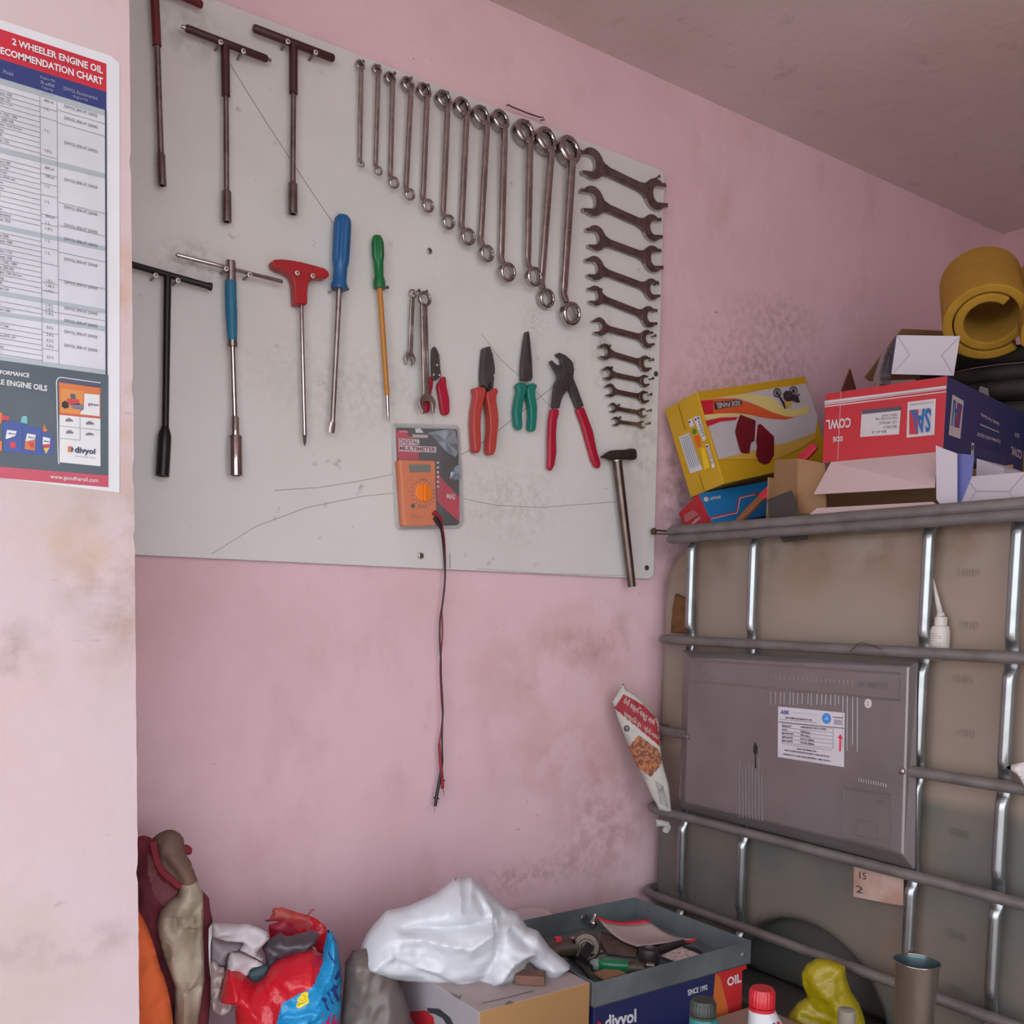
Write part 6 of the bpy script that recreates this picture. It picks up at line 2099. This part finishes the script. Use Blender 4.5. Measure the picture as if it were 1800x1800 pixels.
# green handled thing
a_, c_ = onZ(1052, 1696, zf + .012), onZ(1104, 1700, zf + .012)
t = thing('ratchet_handle', 'translucent green handle with a dark metal end lying in the tray', 'handle', (a_.x, a_.y, zf))
rg = rp(a_, 24)
b = MB(); b.sweep([a_, a_.lerp(c_, .1), a_.lerp(c_, .9), c_], [rg * .8, rg, rg, rg * .9], [rg * .8, rg, rg, rg * .9], mat('bottle_green', (10, 112, 70), .25), 14, nrm=(0, 0, 1), power=3); b.build('grip', t)
d = (c_ - a_).normalized()
b = MB(); b.tube([c_, c_ + d * .012, c_ + d * .03], [rg * .9, rg * 1.1, rg * .7], greasy, 14, nrm=(0, 0, 1)); b.build('ferrule', t)
b = MB(); b.box(c_ + d * .028 + V((0, -.006, -.002)), d * .016, V((-d.y, d.x, 0)) * .012, (0, 0, .011), steel); b.build('nut', t, bevel=.001)
b = MB(); e_ = a_ - d * .006; b.lathe([(rg * .7, -.012), (rg * .95, -.004), (rg * .8, .008), (rg * .3, .012)], e_, -d, mat('clear_cap', (150, 170, 164), .2, alpha=.6), 18); b.build('clear_cap', t)
# steel tube
p_, q_ = onZ(1037, 1677, zf + .022), onZ(1060, 1673, zf + .022)
b = MB(); b.tube([p_, p_.lerp(q_, .7), q_], [.0055, .0050, .003], chrome, 12, nrm=(0, 0, 1)); tag(b.build('steel_pin'), 'short bright steel pin above the green handle in the tray', 'pin')
# black levers and brown scraps
for (pa, pb, w, m_, nm, lab_, ct) in (((1000, 1676), (1036, 1702), .012, black, 'brake_lever', 'black lever lying along the left side of the tray', 'lever'),
                                      ((1018, 1690), (1040, 1718), .008, dark, 'metal_bar', 'dark metal bar lying just left of the green handle', 'bar')):
    p_, q_ = onZ(*pa, zf + .010), onZ(*pb, zf + .010)
    b = MB(); b.sweep([p_, p_.lerp(q_, .5) + V((.004, 0, 0)), q_], [w, w * .8, w * .6], [w * .6] * 3, m_, 12, nrm=(0, 0, 1), power=3); tag(b.build(nm), lab_, ct)
b = MB(); q = [onZ(x, y, zf + .006) for x, y in f((620, 860), (800, 800), (960, 860), (740, 925))]
b.prism(q, (0, 0, .004), card); tag(b.build('cardboard_scrap'), 'brown cardboard scrap at the front left corner of the tray', 'cardboard')
b = MB(); q = [onZ(x, y, zf + .003) for x, y in f((700, 420), (900, 480), (1080, 600), (1060, 680), (760, 640), (690, 540))]
b.prism(q, (0, 0, .004), mat('oily_paper', (92, 74, 64), .7, var=(60, 46, 40), vscale=40, vamt=.8)); tag(b.build('oily_paper'), 'dark oil soaked paper on the tray floor under the leaflet', 'paper')

# ------------------------------------------------------------------ low carton with bottles and jug in front
ZL = .242
t = thing('cardboard_box', 'low pinkish brown carton under the two oil bottles in front of the oil carton', 'box', (.9, .75, 0))
b = MB(); b.box((.70, .66, 0), (.715, 0, 0), (0, .522, 0), (0, 0, ZL), mat('dusty_card', (146, 120, 108), .8, var=(140, 112, 100), vscale=10, vamt=.7)); b.build('carton', t, bevel=.002)


def atd(x, y, d):
    return CAM + ray(x, y) * (d / FPX)


def oil_bottle(px, py, wpx, capr, label, body_m, cap_m, slant, text_, name='oil_bottle', hk=1.40):
    d = FPX * capr * 2 / wpx
    top = atd(px, py, d)
    t = thing(name, label, 'bottle', (top.x, top.y, ZL))
    hc = capr * hk
    b = MB()
    z1 = top.z
    o = V((top.x, top.y, 0))
    b.lathe([(capr * .98, z1 - hc), (capr, z1 - hc + .002), (capr, z1 - hc * .22), (capr * .97, z1 - hc * .2), (capr * .97, z1 - .004), (capr * .86, z1), (0, z1)], o, (0, 0, 1), cap_m, 120,
            mod=lambda i, th: 1 + (.022 * math.cos(24 * th) if 1 <= i <= 4 else 0))
    b.lathe([(capr * 1.04, z1 - hc * 1.22), (capr * 1.04, z1 - hc * 1.03)], o, (0, 0, 1), cap_m, 36)
    b.build('cap', t)
    # shoulders widening away from the neck on one side
    zc = z1 - hc * 1.14
    prof = [(0.0, .0, .95), (.008, .12, 1.08), (.030, .55, 1.42), (.07, .95, 1.7), (.10, 1.0, 1.78), (max(.12, zc - ZL), 1.0, 1.78)]
    rings = []
    sx = V((.80, -.60, 0)) if slant > 0 else V((.80, -.60, 0))
    sy = V((.6, .8, 0))
    vs = []; n = 28
    for (dz, sh, w) in prof:
        cc = V((top.x, top.y, zc - dz)) + sx * (capr * .95 * sh * slant)
        for k in range(n):
            a = 2 * math.pi * k / n
            ca, sa = math.cos(a), math.sin(a)
            pw = 2.0 if w < 1.2 else 3.0
            ca = math.copysign(abs(ca) ** (2 / pw), ca); sa = math.copysign(abs(sa) ** (2 / pw), sa)
            vs.append(cc + sx * (ca * capr * (.98 + (w - .95) * 1.15)) + sy * (sa * capr * (.98 + (w - .95) * .75)))
    fs = []
    for i in range(len(prof) - 1):
        for k in range(n):
            k2 = (k + 1) % n
            fs.append([i * n + k, i * n + k2, (i + 1) * n + k2, (i + 1) * n + k])
    fs.append(list(range(n))); fs.append([(len(prof) - 1) * n + k for k in range(n)])
    b = MB(); b.add(vs, fs, body_m, True)
    body = b.build('body', t)
    if text_:
        dc = Decal(body)
        b = MB(); text_(dc, b); 
        if b.v:
            b.build('label_print', t)
    return t


teal_b = mat('teal_bottle', (12, 112, 110), .35); grey_cap = mat('charcoal_cap', (46, 50, 46), .5)
white_b = mat('white_bottle', (188, 188, 193), .35); red_cap = mat('red_cap', (180, 20, 34), .35)
oil_bottle(1236.5, 1757, 45, .016, 'teal oil bottle with a ribbed charcoal cap at the bottom of the photo', teal_b, grey_cap, .9, None, hk=1.12)


def wl(dc, b):
    dc.poly(b, [(1366, 1795), (1371, 1797), (1372, 1806), (1364, 1806)], box_red, 2)
    dc.poly(b, [(1358, 1799), (1363, 1797), (1362, 1806), (1356, 1806)], navy, 2)


oil_bottle(1340.5, 1737, 44.5, .016, 'white oil bottle with a bright red cap at the bottom of the photo', white_b, red_cap, 1.0, wl)
# clear bottle cap
top = atd(1489, 1774, 1.45)
t = thing('clear_bottle', 'small clear bottle with a greyish cap in front of the yellow bag', 'bottle', (top.x, top.y, ZL))
clr = mat('clear_plastic', (176, 172, 160), .15, alpha=.45); gcap = mat('frosted_cap', (140, 136, 124), .35)
b = MB(); b.lathe([(.0125, top.z - .022), (.0135, top.z - .02), (.0130, top.z - .001), (.011, top.z), (0, top.z)], (top.x, top.y, 0), (0, 0, 1), gcap, 24); b.build('cap', t)
b = MB(); b.lathe([(.021, ZL), (.022, ZL + .004), (.022, top.z - .050), (.012, top.z - .028), (.0115, top.z - .018)], (top.x, top.y, 0), (0, 0, 1), clr, 24); b.build('body', t)
# metal jug
top = atd(1612, 1690, 1.47)
rj = 38.5 * 1.47 / FPX
t = thing('metal_jug', 'tapered galvanised metal oil jug standing in front of the tank\'s lower rails', 'jug', (top.x, top.y, ZL))
jm = mat('jug_tin', (158, 148, 138), .33, .85, var=(120, 96, 78), vscale=9, vamt=.7, stretch=(1, 1, .25)); ji = mat('jug_inside', (92, 112, 116), .35, .8)
b = MB()
b.lathe([(rj * .62, ZL), (rj * .96, top.z - .006), (rj, top.z - .003), (rj * 1.01, top.z)], (top.x, top.y, 0), (0, 0, 1), jm, 40, caps=False)
b.lathe([(rj * .98, top.z), (rj * .93, top.z - .006), (rj * .6, ZL + .002), (0, ZL + .002)], (top.x, top.y, 0), (0, 0, 1), ji, 40, caps=False)
b.build('body', t)
b = MB(); b.tube([V((top.x + rj * math.cos(a * .1571), top.y + rj * math.sin(a * .1571), top.z)) for a in range(41)], .0013, chrome, 8, nrm=(0, 0, 1)); b.build('rim', t)
b = MB(); hd = V((.75, .66, 0)); h0 = V((top.x, top.y, top.z)) + hd * rj
b.sweep(smooth_path([h0 + V((0, 0, -.006)), h0 + hd * .018 + V((0, 0, -.002)), h0 + hd * .034 + V((0, 0, -.03)), h0 + hd * .022 + V((0, 0, -.085)), V((top.x, top.y, top.z - .11)) + hd * rj * .8]), .006, .0012, jm, 8, nrm=(-.6, -.75, 0), power=4); b.build('handle', t)
# yellow plastic bag hanging below the rail
f = cv(4.286, 1380, 1500)
b = MB()
ybm = mat('yellow_polythene', (158, 142, 16), .32, var=(160, 138, 14), vscale=10, vamt=.7, bump=.6, bscale=50)
puffpx(b, f((232, 792), (330, 800), (400, 828), (452, 850), (462, 940), (500, 1050), (562, 1140), (602, 1260), (620, 1420), (580, 1640), (240, 1660), (40, 1560), (-10, 1380), (30, 1210), (100, 1120), (172, 1078), (130, 985), (124, 900), (160, 838)), onX(1450, 1740, XI - .055), (-.9, -.43, 0), ybm, .032, .028, step=.003, soft=.04, crease=.003, cscale=14, seed=8.0,
       pleat=lambda u, v: .002 * math.sin(u * 90 + v * 30), crumple=.008)
tag(b.build('plastic_bag'), 'yellow plastic bag hanging from the lowest visible cage rail behind the bottles', 'bag')

# ------------------------------------------------------------------ jacket, orange cloth and torn sack on the left
f = cv(5.143, 240, 1450)
jp = onY(310, 1650, 1.555); jn = V((-.30, -.95, 0))
mar = mat('maroon_cloth', (120, 44, 58), .9, var=(92, 34, 46), vscale=16, vamt=.8); marp = mat('faded_maroon_cloth', (140, 84, 88), .9, var=(116, 62, 68), vscale=20); marr = mat('crimson_trim', (124, 32, 46), .85)
bei = mat('dirty_beige_cloth', (186, 174, 156), .9, var=(138, 120, 100), vscale=14, vamt=.8, bump=.6, bscale=30); bro = mat('brown_beige_cloth', (124, 98, 86), .9, var=(98, 74, 66), vscale=12, vamt=.7)
jk = thing('jacket', 'dirty beige jacket with maroon lining hanging beside the pillar', 'jacket', tuple(jp))
b = MB()
P1 = f((100, 240), (165, 280), (230, 470), (380, 570), (330, 700), (250, 700), (160, 600), (110, 400)); P2 = f((160, 280), (215, 400), (300, 490), (430, 540), (420, 600), (380, 575), (240, 470), (190, 420))
puffpx(b, f((-30, 130), (20, 105), (65, 92), (120, 110), (170, 150), (300, 200), (430, 480), (560, 560), (600, 600), (655, 660), (665, 760), (688, 860), (685, 890), (648, 930), (655, 1180), (672, 1380), (670, 1600), (650, 1800), (660, 3000), (640, 3700), (-30, 3700)), jp, jn, mar, .022, .03, step=.0026, soft=.05, crease=.006, cscale=11, seed=1.4, crumple=.010,
       mpx=lambda x, y: marr if inside((x, y), P2) else (marp if inside((x, y), P1) else mar))
b.build('lining', jk)
b = MB()
TOPJ = f((0, 0), (430, 0), (470, 300), (560, 500), (420, 500), (400, 560), (0, 600))
puffpx(b, f((140, 125), (200, 75), (270, 45), (330, 42), (390, 75), (425, 120), (438, 200), (445, 260), (490, 330), (530, 440), (565, 530), (600, 620), (605, 800), (600, 1000), (610, 1200), (615, 1400), (600, 1500), (580, 1650), (555, 1800), (560, 2400), (540, 3600), (300, 3600), (310, 2400), (335, 1800), (345, 1450), (300, 1340), (250, 1220), (205, 1050), (180, 920), (190, 860), (220, 770), (290, 690), (370, 640), (395, 560), (300, 480), (215, 400), (175, 280), (165, 180)), jp + jn * .035, jn, bei, .034, .02, step=.0036, soft=.04, crease=.008, cscale=9, seed=4.4, crumple=.016,
       ridges=[(f(*r[0]), r[1], r[2]) for r in (
    (((220, 800), (290, 760), (370, 735)), 0.021, .008), (((352, 800), (356, 930)), -0.021, .006), (((430, 885), (520, 905), (600, 860)), 0.024, .008), (((370, 870), (480, 930), (600, 960)), -0.021, .008),
    (((500, 850), (560, 790), (600, 720)), -0.027, .012), (((420, 560), (395, 720)), 0.018, .010), (((345, 940), (330, 1200), (340, 1400)), 0.018, .010), (((560, 1300), (500, 1400), (440, 1490)), 0.015, .008),
    (((390, 1490), (470, 1475), (570, 1440)), -0.018, .006), (((430, 1510), (440, 1800)), 0.015, .010), (((500, 1000), (560, 1200), (590, 1300)), -0.021, .016), (((330, 60), (360, 200), (430, 330)), 0.012, .012), (((270, 330), (400, 480)), -0.012, .010))],
       mpx=lambda x, y: bro if inside((x, y), TOPJ) else bei, pleat=lambda u, v: .007 * math.sin(v * 26 + u * 34) + .005 * math.sin(u * 60 - v * 9))
b.build('sleeve', jk)
b = MB(); q = smooth_path([onP(x, y, jp + jn * .066, jn) for x, y in f((150, 150), (172, 270), (215, 390), (300, 480), (395, 560))])
b.sweep(q, .0048, .0025, marr, 8, nrm=jn, power=4); b.build('trim', jk)
b = MB(); c = onP(*f((452, 228))[0], jp + jn * .02, jn); b.lathe([(.002, -.004), (.006, -.003), (.0075, .002), (.005, .006), (0, .007)], c, (.3, -.5, .3), marr, 16, mod=lambda i, th: 1 + .25 * abs(math.sin(th))); b.build('toggle', jk)
b = MB(); q = [onP(x, y, jp + jn * .03, jn) for x, y in f((690, 900), (682, 990), (668, 1100), (668, 1240), (676, 1370), (668, 1380), (655, 1240), (650, 1080), (655, 940), (672, 905))]
b.prism(q, jn * -.002, white); b.build('hem_tape', jk)
# orange cloth
b = MB()
op = jp + jn * .055 + V((-.02, 0, 0))
puffpx(b, f((-60, 720), (20, 785), (60, 840), (110, 950), (160, 1100), (215, 1300), (245, 1360), (290, 1520), (325, 1700), (330, 1800), (340, 2600), (330, 3500), (-60, 3500)), op, jn, mat('orange_cloth', (232, 112, 58), .85, var=(206, 92, 46), vscale=7, vamt=.7, bump=.6, bscale=18), .03, .02, step=.005, soft=.05, crease=.006, cscale=8, seed=2.0, crumple=.014, pleat=lambda u, v: .006 * math.sin(u * 70 + v * 14))
oc = b.build('orange_cloth'); tag(oc, 'bright orange cloth hanging in front of the jacket, against the pillar edge', 'cloth')

# torn plastic sack full of waste
f = cv(7.2, 370, 1590)
sp_ = onY(500, 1730, 1.44); sn = V((-.30, -.95, 0)).normalized()
s_red = mat('sack_red', (196, 26, 42), .26, var=(170, 20, 34), vscale=14, vamt=.5, bump=.9, bscale=55); s_blue = mat('sack_blue', (22, 140, 196), .26, var=(18, 124, 180), vscale=14, vamt=.5, bump=.8, bscale=55); s_in = mat('sack_inside', (160, 18, 52), .5); s_faded = mat('sack_torn_red', (168, 52, 50), .5, var=(140, 60, 52), vscale=20)
s_yel = mat('sack_yellow', (226, 204, 40), .35); s_navy = mat('sack_navy', (30, 56, 130), .35); s_mag = mat('sack_magenta', (200, 24, 96), .35)
sk = thing('plastic_sack', 'torn red and blue plastic sack stuffed with rubbish beside the jacket', 'sack', (sp_.x, sp_.y, 0))
BLUE = f((1480, 310), (1440, 520), (1412, 650), (1350, 740), (1280, 830), (1180, 905), (1080, 960), (980, 1030), (890, 1110), (850, 1190), (800, 1330), (750, 1430), (700, 1512), (640, 1800), (560, 4200), (2000, 4200), (2000, 310))
out = f((205, 830), (300, 836), (360, 850), (420, 880), (500, 950), (570, 1006), (640, 970), (700, 900), (735, 840), (765, 790), (830, 730), (900, 690), (1060, 632), (1250, 568), (1340, 590), (1420, 640), (1440, 520), (1462, 440), (1478, 310), (1535, 340), (1590, 420), (1615, 540), (1632, 680), (1648, 800), (1658, 950), (1652, 1100), (1658, 1250), (1640, 1400), (1625, 1512), (1640, 2200), (1600, 3900), (250, 3900), (260, 2400), (320, 1512), (310, 1330), (295, 1245), (190, 1230), (120, 1215), (150, 1050), (185, 930))
b = MB()
puffpx(b, out, sp_, sn, s_red, .065, .06, step=.0022, soft=.085, crease=.003, cscale=22, seed=5.0, crumple=.008, ridges=[(f(*r[0]), r[1], r[2]) for r in (
    (((620, 985), (760, 880), (1000, 740), (1300, 640)), .010, .012), (((230, 880), (330, 1150), (400, 1300)), .008, .008), (((300, 900), (420, 1150), (480, 1350)), -.008, .008), (((1240, 1200), (1000, 1260), (820, 1300)), -.006, .006),
    (((1300, 1260), (1000, 1340), (760, 1420)), .007, .007), (((700, 1000), (560, 1200), (330, 1330)), .008, .010), (((1320, 1300), (1000, 1400)), -.006, .006), (((1500, 400), (1560, 700), (1580, 1000)), .008, .012))], mpx=lambda x, y: s_blue if inside((x, y), BLUE) else s_red,
       pleat=lambda u, v: .004 * math.sin(v * 60 + u * 40) + .0015 * math.sin(u * 170 + v * 60))
body = b.build('sack_body', sk)
dc = Decal(body)
b = MB()
dc.poly(b, f((1085, 1300), (1100, 1205), (1150, 1130), (1185, 1110), (1238, 1106), (1240, 1150), (1230, 1172), (1250, 1212), (1240, 1250), (1130, 1312)), s_yel, 5)
dc.text(b, 'O', f((1135, 1150), (1205, 1145), (1205, 1215), (1130, 1222)), mat('sack_olive', (140, 120, 20), .5), -.02, .0014)
dc.text(b, 'QUALITY', f((1098, 1258), (1228, 1215), (1226, 1240), (1100, 1290)), mat('sack_olive', (140, 120, 20), .5), .02, .0014)
for P in (((1398, 1195), (1440, 1170), (1480, 1205), (1455, 1235), (1505, 1338), (1484, 1345), (1438, 1242)), ((1470, 1120), (1498, 1090), (1562, 1255), (1540, 1262)), ((1515, 1075), (1560, 1010), (1615, 1005), (1620, 1040), (1590, 1110), (1640, 1200), (1610, 1235), (1565, 1160)), ((1560, 930), (1600, 860), (1648, 780), (1645, 900), (1600, 960)), ((1480, 600), (1500, 605), (1550, 690), (1580, 720), (1570, 760), (1530, 700)), ((1545, 410), (1560, 415), (1600, 480), (1590, 500))):
    dc.poly(b, f(*P), s_navy, 4)
dc.text(b, 'नमक', f((1405, 1395), (1830, 1290), (1830, 1560), (1400, 1640)), s_mag, .02)
b.build('sack_print', sk)
b = MB()
INN = f((735, 250), (900, 205), (1030, 220), (1095, 320), (1060, 385), (1000, 380), (880, 330), (740, 340))
TORN = f((640, 210), (760, 180), (790, 100), (800, 30), (900, 30), (930, 120), (950, 200), (740, 205))
puffpx(b, f((640, 205), (740, 190), (790, 100), (775, 80), (812, 35), (860, 45), (900, 33), (1020, 72), (1100, 100), (1230, 130), (1340, 180), (1450, 270), (1482, 320), (1472, 450), (1440, 560), (1425, 640), (1340, 600), (1340, 560), (1280, 500), (1000, 520), (760, 470), (740, 350), (735, 260), (900, 205), (740, 215)), sp_ - sn * .09, sn, s_red, .006, .012, step=.0030, soft=.02, crease=.003, cscale=16, seed=9.0, crumple=.006,
       mpx=lambda x, y: s_in if inside((x, y), INN) else (s_faded if inside((x, y), TORN) else (s_faded if y < 1590 + 300 / 7.2 and x < 370 + 1250 / 7.2 else s_red)))
b.tube([onP(x, y, sp_ - sn * .09, sn) for x, y in f((1230, 130), (1270, 95), (1265, 60), (1290, 80), (1310, 55))], .0012, s_faded, 6)
b.build('torn_rim', sk)
wcl = mat('white_waste_cloth', (194, 187, 192), .75, var=(190, 178, 184), vscale=10, vamt=.7); lav = mat('grey_waste_cloth', (150, 138, 146), .75, var=(122, 110, 120), vscale=12, vamt=.7)
dpk = mat('dark_wrapper', (62, 52, 60), .33, var=(84, 74, 80), vscale=12, vamt=.7, bump=.6, bscale=45); tcl = mat('dark_teal_cloth', (56, 76, 86), .7); slv = mat('silvery_wrapper', (158, 140, 140), .35, .2, var=(120, 100, 102), vscale=16)


def waste(name, lab_, cat_, pts, m_, back, fr, sd, step=.0032):
    b = MB(); puffpx(b, f(*pts), sp_ - sn * back, sn, m_, fr, .015, step=step, soft=.026, crease=.004, cscale=15, seed=sd, crumple=.015)
    return tag(b.build(name), lab_, cat_, 'rubbish stuffed in the torn sack')


waste('waste_cloth', 'white cloth bundle at the back of the torn sack\'s mouth', 'cloth', ((20, 232), (200, 238), (370, 252), (460, 240), (600, 288), (738, 350), (734, 410), (748, 430), (640, 545), (600, 590), (690, 700), (640, 722), (480, 640), (380, 592), (368, 570), (420, 500), (400, 482), (200, 470), (20, 400)), wcl, .025, .02, 1.2)
waste('waste_cloth', 'lavender grey cloth under the white bundle at the left of the sack', 'cloth', ((5, 420), (200, 468), (410, 480), (420, 520), (370, 590), (260, 605), (225, 700), (215, 800), (110, 800), (5, 730)), lav, .045, .02, 2.2)
waste('waste_cloth', 'white cloth bulging just above the red front edge of the sack', 'cloth', ((262, 600), (370, 618), (470, 655), (600, 715), (672, 765), (560, 800), (500, 830), (470, 930), (330, 860), (212, 840), (214, 720), (235, 640)), wcl, .012, .02, 3.2)
waste('foil_wrapper', 'dark purplish wrapper lying across the sack\'s mouth', 'wrapper', ((740, 440), (880, 350), (960, 400), (1040, 390), (1200, 345), (1310, 318), (1372, 370), (1372, 420), (1300, 500), (1290, 590), (1100, 650), (920, 720), (770, 800), (700, 770), (690, 640), (650, 545)), dpk, .022, .02, 4.2)
waste('waste_cloth', 'dark teal cloth showing in the notch of the sack\'s front', 'cloth', ((430, 870), (540, 790), (680, 758), (752, 765), (740, 900), (640, 1000), (570, 1040), (480, 980)), tcl, .016, .012, 5.2)
waste('foil_wrapper', 'silvery grey wrapper hanging between the jacket and the red sack', 'wrapper', ((5, 705), (80, 740), (112, 790), (205, 800), (195, 880), (150, 1050), (125, 1215), (300, 1250), (275, 1350), (150, 1412), (20, 1345), (5, 1300)), slv, .020, .012, 6.2)
